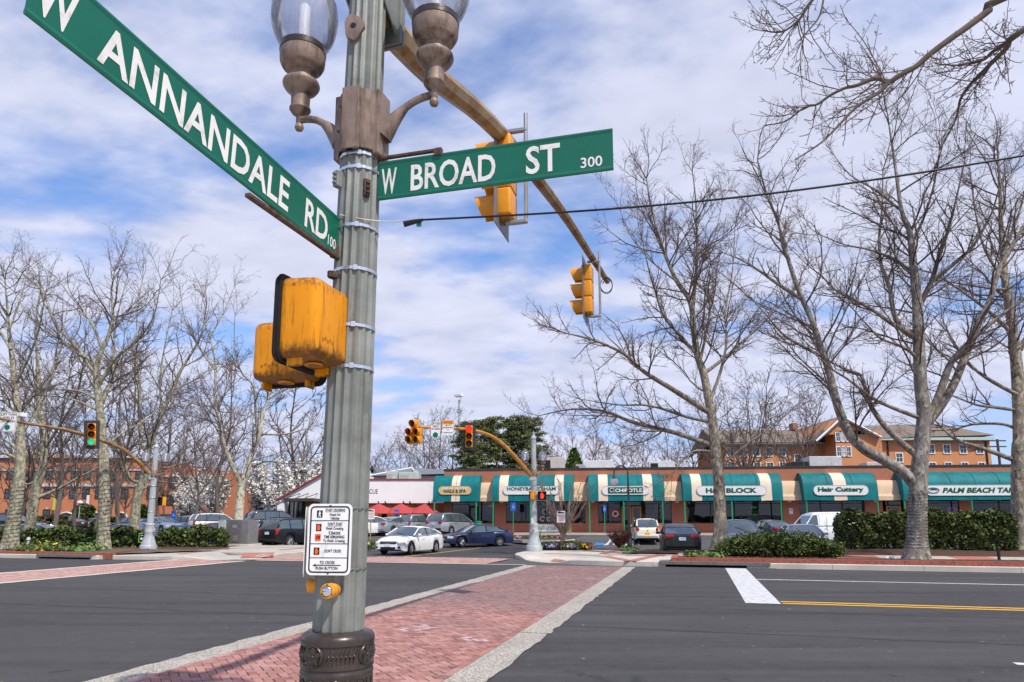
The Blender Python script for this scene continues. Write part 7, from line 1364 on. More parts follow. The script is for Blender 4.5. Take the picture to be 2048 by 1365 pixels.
for k in range(260):
    a = g.uniform(0, 6.28); d = nrm(np.array([math.cos(a) * g.uniform(.2, .9), math.sin(a) * g.uniform(.2, .9), 1.])); L = g.uniform(.7, 1.25); mb.tube([(0, 0, 0), tuple(d * L * .6 + g.normal(0, .04, 3)), tuple(d * L + g.normal(0, .08, 3))], [.010, .008, .005], 3); C += [d * L * q + g.normal(0, .06, 3) for q in g.uniform(.5, 1.05, 4)]
rs_ = thing('red_shrub', 'reddish brown twiggy shrub at the foot of the hooked lamp', 'shrub', p); mb.build('stems', mat('red_stem', (.12, .045, .035), .8), rs_)['kind'] = 'stuff'; V, F = leaf_quads(np.array(C), .022, g, .3); np_mesh('leaves', V, F, [mat('red_bud', (.17, .05, .04), .8, var=.3), mat('red_bud2', (.10, .045, .03), .8)], rs_, False, g.integers(0, 2, len(F)))
tuft('pale green clump beside the red shrub', X(1250, 36.2), 36.2, .22, .4, .45, [mat('pale_leaf', (.25, .36, .14), .6, var=.2), LG1], 121, 90); tuft('small green clump right of the pale one', X(1268, 36.4), 36.4, .22, .3, .25, [LG1, EVG2], 122, 60)
# pansy bed
def flower_bed(label, cx_, cy_, rx_, ry_, z, seed, n=46, cols=((.75, .42, .02), (.22, .14, .42), (.60, .58, .66), (.34, .26, .55))):
    g = np.random.default_rng(seed); t = thing('flower_bed', label, 'flower bed', (cx_, cy_, z)); V = [(0, 0, .16)]; N = 28
    for q, h in ((.6, .13), (1., .0)): V += [(rx_ * q * math.cos(6.283 * i / N), ry_ * q * math.sin(6.283 * i / N), h) for i in range(N)]
    MB().add(V, [(0, 1 + i, 1 + (i + 1) % N) for i in range(N)] + [(1 + i, 1 + N + i, 1 + N + (i + 1) % N, 1 + (i + 1) % N) for i in range(N)]).build('soil', MULCH, t, True)
    C = []; 
    for k in range(2600): a, q = g.uniform(0, 6.28), math.sqrt(g.random()) * .98; C.append((rx_ * q * math.cos(a), ry_ * q * math.sin(a), .14 * (1 - q * q) + g.uniform(.02, .30)))
    V, F = leaf_quads(np.array(C), .045, g, .5); np_mesh('leaves', V, F, [EVG4, EVG5, LG1], t, False, g.integers(0, 3, len(F)))
    for k in range(n):
        a, q = (g.uniform(3.3, 6.1), g.uniform(.55, .98)); c = np.array((rx_ * q * math.cos(a), ry_ * q * math.sin(a), .20 * (1 - q * q) + .18)); m_ = int(g.choice(4, p=[.42, .22, .18, .18])); D = c + g.normal(0, 1, (26, 3)) * np.array([.13, .10, .045]); V, F = leaf_quads(D, .036, g, .8); np_mesh('flower_clump', V, F, mat(f'pansy_{m_}', cols[m_], .6, var=.15), t, False)
    return t
flower_bed('bed of yellow and purple pansies beside the far right pole', X(1128, 38.2), 38.2, 1.55, 1.25, .20, 131, 34); flower_bed('small flower bed left of the white sedan', X(745, 41.5), 41.5, .85, .9, .15, 132, 16)
# crape myrtle
cmt = thing('crape_myrtle', 'small vase-shaped bare tree with many tan stems in the pansy bed', 'tree', (X(1126, 38.5), 38.5, .3)); g = np.random.default_rng(141); tw = Twigs(141); L_ = []; mb = MB()
for k in range(14):
    a = k * .45 + g.normal(0, .2); sp_ = g.uniform(.15, .62); pts = [np.array((.06 * math.cos(a), .06 * math.sin(a), 0)), np.array((.14 * math.cos(a), .14 * math.sin(a), .75)), np.array((sp_ * 1.5 * math.cos(a), sp_ * 1.2 * math.sin(a), 1.9 + g.normal(0, .1))), np.array((sp_ * 3.1 * math.cos(a), sp_ * 2.2 * math.sin(a), 3.6 + g.uniform(-.4, .6)))]; C = catn(pts, 4); r_ = np.linspace(.05, .012, len(C)); mb.tube([Vector(q) for q in C], list(r_), 6); L_.append((C, r_, .35))
mb.build('trunk', mat('tan_stem', (.40, .27, .19), .8, var=.2, scale=3), cmt, True)
for C, rr, t0 in L_:
    p, d, L, r0 = tw.spawn(C[None], rr[None], 6.5, t0, (20, 45), .25, .5, .6); L = np.minimum(L, 1.2); r0 = np.clip(r0, .011, .018); A, ra = tw.grow(p, d, L, r0, 5, .1, .08, .5); tw.tubes(A, ra, 4); p, d, L, r0 = tw.spawn(A, ra, 5, .15, (20, 45), .5, .2, .7); r0 = np.clip(r0, .008, .011); B_, rb = tw.grow(p, d, L, r0, 3, .15, .05, .6); tw.tubes(B_, rb, 3)
tw.mesh('crown', mat('tan_twig', (.36, .25, .19), .85, var=.25), cmt)
# ---------------------------------------------------------------- cars
TYRE = mat('tyre', (.022, .022, .023), .85, var=.15); RIM = mat('alloy_rim', (.55, .56, .58), .3, .85, var=.05); CGLASS = mat('car_glass', (.060, .080, .088), .05, var=.0, spec=1., coat=1.); TRIM = mat('black_trim', (.02, .02, .021), .5, var=0)  # car glass: reflected sky and cabin put into a paler cyan base colour
HEAD = mat('headlight', (.72, .74, .77), .12, .3, var=0); TAIL = mat('taillight', (.42, .012, .015), .2, var=0); CHROME = mat('car_chrome', (.75, .75, .76), .15, 1., var=0); AMB = mat('amber_marker', (.75, .16, .02), .3, var=0)
def paintm(name, col, metal=.25): dk = max(col) < .03; return mat('car_paint_' + name, col, .3, 0. if dk else metal, var=.03, coat=.12 if dk else .4, spec=.3 if dk else .5)
CP = dict(white=paintm('white', (.78, .78, .77), 0), navy=paintm('navy', (.020, .032, .085)), silver=paintm('silver', (.42, .44, .47), .5), sage=paintm('sage', (.36, .40, .41), .5), cream=paintm('cream', (.74, .68, .54), 0), black=paintm('black', (.010, .011, .013), .1), steel=paintm('steel', (.13, .17, .25), .4), dark=paintm('dark', (.05, .055, .065), .3), blue=paintm('blue', (.05, .12, .26), .4), pale=paintm('pale', (.36, .42, .52), .4), maroon=paintm('maroon', (.16, .02, .035), .3), teal=paintm('teal', (.08, .20, .22), .4), grey=paintm('grey', (.20, .21, .225), .4), greenblack=paintm('greenblack', (.014, .022, .020), .2))
PLATEM = mat('number_plate', (.70, .74, .82), .5, var=.05); PLATEY = mat('yellow_plate', (.85, .42, .03), .5, var=.05)
# body: (x, z) of the shoulder line from tail to nose; cabin: (x, z) from rear glass foot over the roof to windscreen foot
CT_ = dict(
 sedan=dict(L=4.65, W=1.80, H=1.44, wr=.325, wb=2.70, fo=.90, body=[(-2.32, .58), (-2.28, .90), (-2.10, 1.00), (-1.55, 1.04), (-.5, .985), (.6, .95), (1.1, .94), (1.7, .86), (2.1, .76), (2.26, .66), (2.32, .52)], cab=[(-1.88, 1.00), (-1.15, 1.30), (-.62, 1.41), (-.1, 1.44), (.35, 1.40), (1.18, .95)], sill=.20, pill=(-.32,)),
 suv=dict(L=4.60, W=1.86, H=1.74, wr=.37, wb=2.70, fo=.90, body=[(-2.30, .60), (-2.27, 1.02), (-2.2, 1.12), (-1.5, 1.12), (-.3, 1.10), (.8, 1.09), (1.2, 1.08), (1.75, 1.02), (2.1, .95), (2.25, .82), (2.30, .56)], cab=[(-2.22, 1.10), (-2.02, 1.56), (-1.85, 1.70), (-.6, 1.74), (.25, 1.70), (1.05, 1.09)], sill=.28, pill=(-1.25, -.2)),
 van=dict(L=5.10, W=1.93, H=1.74, wr=.34, wb=2.95, fo=.95, body=[(-2.55, .55), (-2.52, .95), (-2.46, 1.08), (-1.2, 1.08), (.2, 1.05), (1.2, 1.02), (1.7, .98), (2.15, .86), (2.45, .72), (2.55, .5)], cab=[(-2.48, 1.06), (-2.25, 1.56), (-2.08, 1.70), (-.6, 1.74), (.45, 1.68), (1.55, 1.00)], sill=.24, pill=(-1.3, .0)),
 retro=dict(L=4.29, W=1.71, H=1.60, wr=.33, wb=2.62, fo=.82, body=[(-2.14, .52), (-2.12, .85), (-2.02, 1.02), (-1.4, 1.06), (-.3, 1.04), (.7, 1.03), (1.1, 1.02), (1.6, .96), (1.95, .86), (2.10, .70), (2.14, .5)], cab=[(-2.04, 1.02), (-1.86, 1.34), (-1.55, 1.52), (-.7, 1.60), (.05, 1.57), (.35, 1.50), (.98, 1.03)], sill=.22, pill=(-1.05, -.1)),
 cargo=dict(L=5.6, W=2.01, H=2.08, wr=.37, wb=3.43, fo=.9, body=[(-2.8, .6), (-2.78, 1.0), (-2.74, 1.18), (-1, 1.18), (.6, 1.18), (1.55, 1.16), (2.0, 1.10), (2.5, .95), (2.74, .82), (2.8, .55)], cab=[(-2.76, 1.16), (-2.72, 1.75), (-2.6, 2.0), (-.8, 2.08), (1.0, 2.06), (1.3, 1.98), (2.0, 1.14)], sill=.30, pill=(.95,), solid=True))
def lerp_pts(pts, x):
    xs = [p[0] for p in pts]; return float(np.interp(x, xs, [p[1] for p in pts]))
CMESH = {}
def car_parts(kind):
    if kind in CMESH: return CMESH[kind]
    c = CT_[kind]; L, Wd, wr, wb = c['L'], c['W'] / 2, c['wr'], c['wb']; xf = L / 2 - c['fo']; xr = xf - wb; Ra = wr + .065; out = []
    xs = set(p[0] for p in c['body']) | {-L / 2 + .04, -L / 2 + .12, L / 2 - .03, L / 2 - .12}
    for xc in (xf, xr): xs |= {xc + Ra * math.cos(R(a)) for a in range(0, 181, 15)} | {xc + Ra + .005, xc - Ra - .005}
    xs = sorted(xs); V = []; NP = 8
    def zlow(x):
        z = c['sill'] + .10 * max(0, (abs(x) - L / 2 + .3) / .3)
        for xc in (xf, xr):
            d = Ra ** 2 - (x - xc) ** 2
            if d >= 0: z = max(z, wr + math.sqrt(d) * .98)
        return z
    def wid(x): e = max(0, (abs(x) - (L / 2 - .75)) / .75); return Wd * (1 - .17 * e ** 2.4)
    for x in xs:
        zt = lerp_pts(c['body'], x); zl = min(zlow(x), zt - .1); h = wid(x); zs = zt - .05; cr = .03 * (1 - (abs(x) / (L / 2)) ** 4)
        ring = [(0, zt + cr), (.55 * h, zt + cr * .7), (.86 * h, zt), (.95 * h, zs - .02), (.99 * h, zs - .30 * (zs - zl)), (h, zs - .48 * (zs - zl)), (.985 * h, zs - .75 * (zs - zl)), (.955 * h, zl)]
        V += [(x, y, z) for y, z in ring] + [(x, -y, z) for y, z in ring]
    n = len(xs); F = []
    for i in range(n - 1):
        a, b = i * 16, (i + 1) * 16
        F += [(a + j, b + j, b + j + 1, a + j + 1) for j in range(7)] + [(a + 8 + j + 1, b + 8 + j + 1, b + 8 + j, a + 8 + j) for j in range(7)]
    F += [tuple(range(8)) + tuple(range(15, 8, -1))[:7], ]; e = (n - 1) * 16; F += [tuple(e + j for j in range(7, -1, -1)) + tuple(e + 8 + j for j in range(1, 8))]
    out.append(('body', MB().add(V, F), 'paint', True, 38))
    mb = MB(); mb.box((0, 0, (c['sill'] + .62) / 2 + .02), (L - .5, Wd * 1.62, .62 - c['sill'])); out.append(('underbody', mb, TRIM, False, 0))
    # cabin
    cab = c['cab']; zb = cab[0][1]; xs2 = sorted(set([p[0] for p in cab] + list(np.linspace(cab[0][0], cab[-1][0], 16)))); V = []; zr = c['H']
    def cring(x, o=0.):
        zt = lerp_pts(cab, x); zbb = min(lerp_pts(c['body'], x) - .03, zt - .0); f_ = max(0, min(1, (zt - zb) / (zr - zb))); hb = wid(x) * .93; hr = hb - (hb - Wd * .72) * f_
        return [(0, zt + .02 * f_ + o), (hr * .6, zt + .012 * f_ + o), (hr * .92 + o * .5, zt - .018 * f_ + o), (hr + o, zt - .06 * f_), (hb + o, zbb)]
    for x in xs2: r_ = cring(x); V += [(x, y, z) for y, z in r_] + [(x, -y, z) for y, z in r_]
    n = len(xs2); F = []
    for i in range(n - 1): a, b = i * 10, (i + 1) * 10; F += [(a + j, b + j, b + j + 1, a + j + 1) for j in range(4)] + [(a + 5 + j + 1, b + 5 + j + 1, b + 5 + j, a + 5 + j) for j in range(4)]
    out.append(('windows', MB().add(V, F), 'paint' if c.get('solid') else CGLASS, True, 35))
    top = [p for p in cab if p[1] > zr - .16]; x0, x1 = top[0][0] - .05, top[-1][0] + .03
    if kind in ('suv', 'van', 'retro'): x0 = top[0][0] - .06
    V = []; xt = np.linspace(x0, x1, 8)
    for x in xt: r_ = cring(x, .012); V += [(x, y, z) for y, z in r_[:4]] + [(x, -y, z) for y, z in r_[:4]]
    F = []
    for i in range(7): a, b = i * 8, (i + 1) * 8; F += [(a + j, b + j, b + j + 1, a + j + 1) for j in range(3)] + [(a + 4 + j + 1, b + 4 + j + 1, b + 4 + j, a + 4 + j) for j in range(3)]
    out.append(('roof', MB().add(V, F), 'paint', True, 60))
    def side(x, lo): r_ = cring(x); return r_[3] if not lo else r_[4]
    for s_ in (1, -1):
        for (xa, xb_, r_) in ((cab[-1][0] - .02, x1, .035), (cab[0][0] + .04, x0 + .03, .055)):
            ya, yb = side(xa, False), side(xb_, False); mid = (xa + xb_) / 2; pts = [(xa, s_ * ya[0], ya[1] + .02)] + [(x, s_ * side(x, False)[0], side(x, False)[1] + .02) for x in np.linspace(xa, xb_, 5)[1:]]; out.append(('pillar', MB().tube(pts, r_, 6), 'paint', True, 60))
        for xp in c['pill']:
            a, b = side(xp, True), side(xp, False); out.append(('pillar', MB().tube([(xp, s_ * a[0], a[1]), (xp, s_ * b[0], b[1])], .035 if kind != 'cargo' else .03, 5), TRIM if not c.get('solid') else 'paint', True, 60))
        pts = [(x, s_ * (cring(x)[4][0] + .004), cring(x)[4][1] + .035) for x in np.linspace(cab[0][0] + .25, cab[-1][0] - .15, 8)]; out.append(('window_trim', MB().tube(pts, .014, 4), CHROME if kind == 'sedan' else TRIM, True, 60))
        xm = cab[-1][0] - .35; zm = lerp_pts(c['body'], xm) + .06; out.append(('mirror', MB().bbox((xm, s_ * (Wd + .09), zm), (.10, .2, .13), .035), 'paint', True, 40))
        for xd in ((-.75, .45) if kind != 'cargo' else (.9,)): out.append(('door_handle', MB().bbox((xd - .25, s_ * (Wd * 1.0 + .004), lerp_pts(c['body'], xd) - .16), (.17, .03, .03), .008), 'paint', True, 40))
        if kind in ('suv', 'van'): out.append(('roof_rail', MB().tube([(-1.7, s_ * Wd * .64, zr + .0), (-1.6, s_ * Wd * .64, zr + .05), (.0, s_ * Wd * .64, zr + .05), (.1, s_ * Wd * .64, zr - .01)], .02, 5), TRIM, True, 60))
        yh = wid(L / 2 - .16)
        out.append(('headlight', MB().bbox((L / 2 - .20, s_ * yh * .78, lerp_pts(c['body'], L / 2 - .2) - .13), (.42, .36, .15), .05, rz=-s_ * R(28)), HEAD, True, 40))
        out.append(('side_marker', MB().bbox((xf + Ra - .02, s_ * (wid(xf) * .985), .72 if kind != 'cargo' else .9), (.16, .02, .045), .008), AMB, True, 40))
        if kind in ('suv', 'van', 'retro', 'cargo'): th, tz, tw_ = (.34, .95, .16) if kind != 'retro' else (.22, .88, .17)
        else: th, tz, tw_ = .17, .88, .40
        if kind == 'van': th, tz, tw_ = .16, .98, .40
        out.append(('taillight', MB().bbox((-L / 2 + .10, s_ * (wid(-L / 2 + .1) * .97 - tw_ / 2), tz), (.22, tw_, th), .04, rz=s_ * R(12)), TAIL, True, 40))
        out.append(('lower_intake', MB().bbox((L / 2 - .06, s_ * yh * .70, .40), (.10, .34, .12), .03, rz=-s_ * R(14)), TRIM, True, 40))
    out.append(('grille', MB().bbox((L / 2 - .035, 0, .64 if kind != 'cargo' else .85), (.09, Wd * 1.05, .13 if kind in ('sedan',) else .2), .03), TRIM, True, 40)); out.append(('grille_bar', MB().bbox((L / 2 + .012, 0, .67 if kind != 'cargo' else .88), (.03, Wd * .95, .028), .008), CHROME, True, 40)); out.append(('bumper_intake', MB().bbox((L / 2 - .03, 0, .36), (.08, Wd * 1.0, .13), .03), TRIM, True, 40))
    out.append(('licence_plate', MB().bbox((L / 2 + .022, 0, .50), (.02, .31, .15), .004), PLATEM, False, 0)); out.append(('licence_plate', MB().bbox((-L / 2 - .012, 0, .78 if kind in ('sedan',) else .86 if kind != 'retro' else .60), (.03, .31, .15), .004), PLATEM if kind != 'retro' else PLATEY, False, 0))
    out.append(('rear_bumper', MB().bbox((-L / 2 + .03, 0, .46), (.14, Wd * 1.62, .16), .05), 'paint' if kind in ('sedan', 'retro') else TRIM, True, 40)); out.append(('emblem', MB().lathe([(.05, 0), (.04, .01), (.01, .012)], 10, (-L / 2 + .012, 0, lerp_pts(c['body'], -L / 2 + .05) - .10), Matrix.Rotation(R(-90), 4, 'Y')), CHROME, True, 40))
    for xs_ in ((cab[-1][0] - .28),): out.append(('wiper', MB().tube([(xs_ + .25, .3, lerp_pts(c['body'], xs_ + .25) + .035), (xs_ - .02, -.35, lerp_pts(cab, xs_ - .02) + .03)], .01, 4), TRIM, True, 60))
    if c.get('solid'):
        for s_ in (1, -1):
            q = [(1.08, 1.22), (1.86, 1.22), (1.36, 1.86), (1.08, 1.9)]; V = []
            for x, z in q: r_ = cring(x); f_ = (z - r_[4][1]) / max(.1, r_[3][1] - r_[4][1]); V.append((x, s_ * (r_[4][0] + (r_[3][0] - r_[4][0]) * min(1, f_) + .008), z))
            out.append(('side_window', MB().add(V, [(0, 1, 2, 3)] if s_ < 0 else [(3, 2, 1, 0)]), CGLASS, False, 0))
            out.append(('panel_seam', MB().box((.55, s_ * Wd * .985, 1.1), (.02, .02, 1.2)), TRIM, False, 0)); out.append(('panel_seam', MB().box((-1.0, s_ * Wd * .985, 1.1), (.02, .02, 1.2)), TRIM, False, 0))
        V = []
        for x in (1.42, 1.9): r_ = cring(x, .012); V += [(x, -r_[2][0] * .95, r_[2][1] + .02), (x, r_[2][0] * .95, r_[2][1] + .02)]
        out.append(('windscreen', MB().add(V, [(0, 2, 3, 1)]), CGLASS, False, 0))
    wheels = [(xf, 1), (xf, -1), (xr, 1), (xr, -1)]
    ty = MB(); w2 = .11; ty.lathe([(wr * .66, -w2), (wr * .9, -w2), (wr * .985, -w2 * .7), (wr, -w2 * .4), (wr, w2 * .4), (wr * .985, w2 * .7), (wr * .9, w2), (wr * .66, w2)], 28, caps=False)
    rm = MB(); rm.lathe([(wr * .67, -w2 * .9), (wr * .67, w2 * .86), (wr * .62, w2 * .9), (wr * .58, w2 * .5), (wr * .56, w2 * .2)], 28, caps=False)
    for q in range(10):
        a = R(36 * q); m_ = Matrix.Rotation(a, 4, 'Z'); rm.bbox(m_ @ Vector((wr * .34, 0, w2 * .62)), (wr * .56, wr * .12, .03), .008, m=m_, seg=1)
    rm.lathe([(wr * .14, w2 * .5), (wr * .13, w2 * .85), (wr * .02, w2 * .9)], 12)
    hb = MB(); hb.lathe([(wr * .58, -.02), (wr * .58, 0), (.001, 0)], 20)
    res = []
    for nm, mb, m_, sm_, an in out:
        o = mb.build(nm, CP['white'] if m_ == 'paint' else m_, None, sm_, angle=an or 40); res.append((nm, o.data, m_)); bpy.data.objects.remove(o)
    W3 = []
    for nm, mb, m_ in (('tyre', ty, TYRE), ('rim', rm, RIM), ('brake_disc', hb, TRIM)):
        o = mb.build(nm, m_, None, True, angle=35); W3.append((nm, o.data)); bpy.data.objects.remove(o)
    CMESH[kind] = (res, W3, wheels, wr, Wd); return CMESH[kind]
PMESH = {}
def car(label, kind, col, px_, Y, head, z=None, steer=0., s_=1., x=None, group='cars in view', cat_='car'):
    """head: compass of the nose in degrees, 0 = right, 90 = away from the camera, 270 = towards it"""
    res, W3, wheels, wr, Wd = car_parts(kind); x = X(px_, Y) if x is None else x; z = gz(x, Y) + .012 if z is None else z
    t = thing({'cargo': 'cargo_van', 'van': 'minivan', 'suv': 'sport_utility_car', 'retro': 'retro_wagon'}.get(kind, 'sedan_car'), label, cat_, (x, Y, z), R(head), group); t.scale = (s_,) * 3
    for nm, me, m_ in res:
        if m_ == 'paint':
            k = (me.name, col)
            if k not in PMESH: PMESH[k] = me.copy(); PMESH[k].materials[0] = CP[col]
            me = PMESH[k]
        o = bpy.data.objects.new(nm, me); COL.objects.link(o); o.parent = t
    for xw, sd_ in wheels:
        w = bpy.data.objects.new('wheel', None); COL.objects.link(w); w.parent = t; w.location = (xw, sd_ * (Wd - .13), wr); w.rotation_euler = (R(-90) * sd_, 0, (R(steer) if xw > 0 else 0)); w.empty_display_size = .1
        for nm, me in W3: o = bpy.data.objects.new(nm, me); COL.objects.link(o); o.parent = w
    return t
RL = 'cars in the right-hand car park'; LL = 'cars in the left car park'
car('white sedan with dark grille leaving the side road', 'sedan', 'white', 823, 37.6, 248, steer=8, group=None)
car('navy blue sedan turning behind the white one', 'sedan', 'navy', 955, 46.2, 205, steer=25, group=None)
car('silver minivan parked before the leftmost shop', 'van', 'silver', 905, 57.5, 58, group=RL); car('silver wagon with tall red tail lights left of the minivan', 'suv', 'silver', 842, 58.0, 55, s_=.93, group=RL); car('grey-green sedan left of the silver wagon', 'sedan', 'sage', 790, 57.0, 62, group=RL); car('white sedan showing its wheel just right of the near pole', 'sedan', 'white', 742, 55.5, 50, s_=1.05, group=RL)
car('cream retro wagon with yellow number plate before the third shop', 'retro', 'cream', 1289, 48.6, 84, group=RL); car('black sedan parked nose-in left of the mottled sycamore', 'sedan', 'greenblack', 1357, 37.0, 80, s_=1.09, group=RL)
car('steel blue sport utility car behind the mottled sycamore', 'suv', 'steel', 1478, 38.6, 262, s_=1.03, group=RL); car('dark sedan seen between the steel blue car and the silver one', 'sedan', 'dark', 1538, 48.5, 95, group=RL); car('silver sedan facing the street behind the juniper', 'sedan', 'silver', 1601, 37.3, 258, s_=1.07, group=RL)
car('white cargo van behind the clipped hedge', 'cargo', 'white', 1655, 46.5, 182, group=RL); car('pale sedan hidden behind the left end of the tall hedge', 'sedan', 'pale', 1728, 37.4, 258, group=RL); car('pale car behind the right end of the tall hedge', 'suv', 'pale', 1985, 36.5, 262, group=RL)
car('black sport utility car beside the grey cabinet', 'suv', 'black', 592, 46.5, 63, s_=1.08, group=LL); car('pale car between the cabinet and the black sport utility car', 'sedan', 'pale', 528, 48.5, 68, group=LL); car('large navy sport utility car behind the black one', 'suv', 'navy', 556, 57.5, 40, s_=1.12, group=LL); car('white sport utility car above the low hedge', 'suv', 'white', 437, 60, 42, group=LL); car('pale blue hatchback left of the white sport utility car', 'suv', 'pale', 372, 68, 150, s_=.9, group=LL)
car('teal sedan behind the white sport utility car', 'sedan', 'teal', 420, 74, 30, group=LL); car('blue sedan roof just above the low hedge', 'sedan', 'blue', 366, 46.5, 200, group=LL); car('maroon sedan roof just above the low hedge', 'sedan', 'maroon', 432, 50, 190, group=LL); car('dark sedan parked side-on before the office building', 'sedan', 'dark', 143, 90, 155, group=LL)
car('steel blue sedan above the hedge left of the far left pole', 'sedan', 'steel', 252, 46.5, 165, s_=1.05, group=LL); car('silver sedan above the hedge near the left edge', 'sedan', 'silver', 78, 46.5, 10, s_=1.08, group=LL); car('grey sedan at the left picture edge', 'sedan', 'grey', 8, 48, 20, group=LL); car('black sport utility car behind the pale sycamore', 'suv', 'black', 28, 62, 10, group=LL); car('pale blue sedan right of the far left pole', 'sedan', 'pale', 322, 64, 330, group=LL); car('black sport utility car behind the far left pole', 'suv', 'black', 318, 76, 175, group=LL); car('white sedan between the white sport utility car and the blossom', 'sedan', 'white', 493, 80, 25, group=LL); car('blue sport utility car beyond the white sedan', 'suv', 'steel', 505, 92, 20, group=LL)
car('navy sedan behind the pale-trunked sycamore', 'sedan', 'navy', 525, 76, 45, group=LL); car('dark blue sedan before the arched entrances', 'sedan', 'blue', 262, 74, 160, group=LL); car('silver sedan beyond the dark sedan', 'sedan', 'silver', 190, 98, 180, group=LL); car('red sedan far in the left car park', 'sedan', 'maroon', 480, 86, 15, group=LL); car('white sedan behind the large navy car', 'sedan', 'white', 602, 53, 35, group=LL)
# ---------------------------------------------------------------- street furniture and small things
# utility cabinet and slim post by the left sidewalk
CABM = mat('cabinet_bronze_grey', (.20, .18, .17), .45, .4, var=.12, scale=2); cY = 43.5
cab = thing('utility_cabinet', 'large bronze-grey utility cabinet on a concrete pad beside the low hedge', 'utility cabinet', (X(488, cY), cY, .2), R(-14)); MB().bbox((0, 0, .06), (1.85, 1.35, .14), .02).build('pad', CONC2, cab); MB().bbox((-.28, -.1, .87), (1.05, 1.05, 1.48), .02).build('body', CABM, cab); MB().bbox((.52, -.1, .87), (.55, 1.05, 1.46), .02).build('side_compartment', mat('cabinet_side', (.26, .25, .25), .45, .4, var=.12), cab)
d_ = MB().bbox((-.28, -.635, .87), (.94, .03, 1.36), .01).build('door', CABM, cab); MB().bbox((-.02, -.66, 1.12), (.03, .03, .2), .005).build('handle', STEEL, d_); MB().bbox((-.17, -.655, 1.2), (.3, .015, .18), .003).build('label_plate', SIGNBACK, d_)
for k in range(5): MB().bbox((-.22 + .07 * k, -.655, .48), (.022, .02, .34), .004, seg=1).build('louvre', SIGNBACK, d_)
MB().bbox((-.86, .1, .75), (.1, .5, 1.1), .01).build('cable_box', PALEGREY, cab)
pst = thing('utility_post', 'slim pale grey utility post left of the bronze-grey cabinet', 'utility post', (X(444, 41.8), 41.8, .2), R(-8)); MB().bbox((0, 0, .78), (.30, .26, 1.56), .02).build('body', PALEGREY, pst); MB().bbox((.17, .02, 1.15), (.12, .22, .8), .015).build('meter_box', PALEGREY, pst); MB().bbox((0, 0, 1.57), (.33, .29, .04), .01).build('cap', PALEGREY, pst)
bl = thing('path_bollard', 'small pale bollard light in front of the long low hedge', 'bollard', (X(61, 37.6), 37.6, .28)); MB().lathe([(.13, 0), (.11, .05), (.07, .1), (.07, .42), (.10, .45), (.10, .55), (.03, .6)], 12).build('body', PALEGREY, bl, True); MB().lathe([(.105, .46), (.105, .53)], 12, caps=False).build('lens_band', CORE, bl, True)
# green-edged arrow sign in the hedge
LIME = mat('lime_edge', (.22, .55, .04), .5, var=.05); cA = W(286, 1076, 37.6); ar = thing('arrow_sign', 'small dark sign with lime edge and white arrow in the hedge', 'sign', (cA.x, cA.y, .28)); f_ = face_frame(cA, (1, 0, 0)); MB().prism(pill(.48, .50, 2, .01), -.01, 0, f_).build('plate', LIME, ar, False, True); MB().prism(pill(.40, .42, 2, .005), 0, .004, f_).build('panel', BLACKM, ar, False, True)
MB().add([f_ @ Vector((a, b, .006)) for a, b in ((-.14, -.10), (.02, -.10), (.02, -.15), (.15, -.05), (.02, .05), (.02, .0), (-.14, .0))], [tuple(range(7))]).build('arrow', SIGNW, ar, False, True); MB().add([f_ @ Vector((a, b, .006)) for a, b in ((-.13, .10), (.14, .11), (.14, .14), (-.13, .14))], [(0, 1, 2, 3)]).build('text_line', SIGNW, ar, False, True); MB().tube([(cA.x, cA.y + .03, .25), (cA.x, cA.y + .03, cA.z + .1)], .015, 6).build('stake', PIPE, ar, True, True)
# shepherd's-crook lamp
lY = 37.6; hl = thing('hooked_lamp', 'dark shepherd-crook lamp with a white globe before the third awning', 'street lamp', (X(1258, lY), lY, .22)); DKP = mat('dark_lamp_paint', (.09, .085, .085), .45, .4, var=.1); zl = lambda y: 1.8 + (1040.2 - y) / 1381.3 * lY - .22; rr_ = (1260 - 1232) / 2 / 1381.3 * lY
MB().lathe([(.2, 0), (.2, .12), (.13, .2), (.11, .9), (.09, 1.0), (.085, 1.35)], 14).build('base', DKP, hl, True)
MB().tube([(0, 0, 1.3), (0, 0, zl(946))] + [(-rr_ + rr_ * math.cos(a), 0, zl(946) + rr_ * math.sin(a)) for a in np.linspace(.2, 3.0, 12)] + [(-2 * rr_, 0, zl(955))], [.07, .055] + [.04] * 13, 10).build('crook', DKP, hl, True)
MB().lathe([(.05, 0), (.13, -.08), (.17, -.14)], 14, (-2 * rr_, 0, zl(954))).build('cap', DKP, hl, True); MB().lathe([(.16, .0), (.215, -.12), (.215, -.22), (.15, -.36), (.04, -.42)], 18, (-2 * rr_, 0, zl(954) - .12)).build('globe', mat('opal_globe', (.78, .74, .76), .35, var=.05), hl, True)
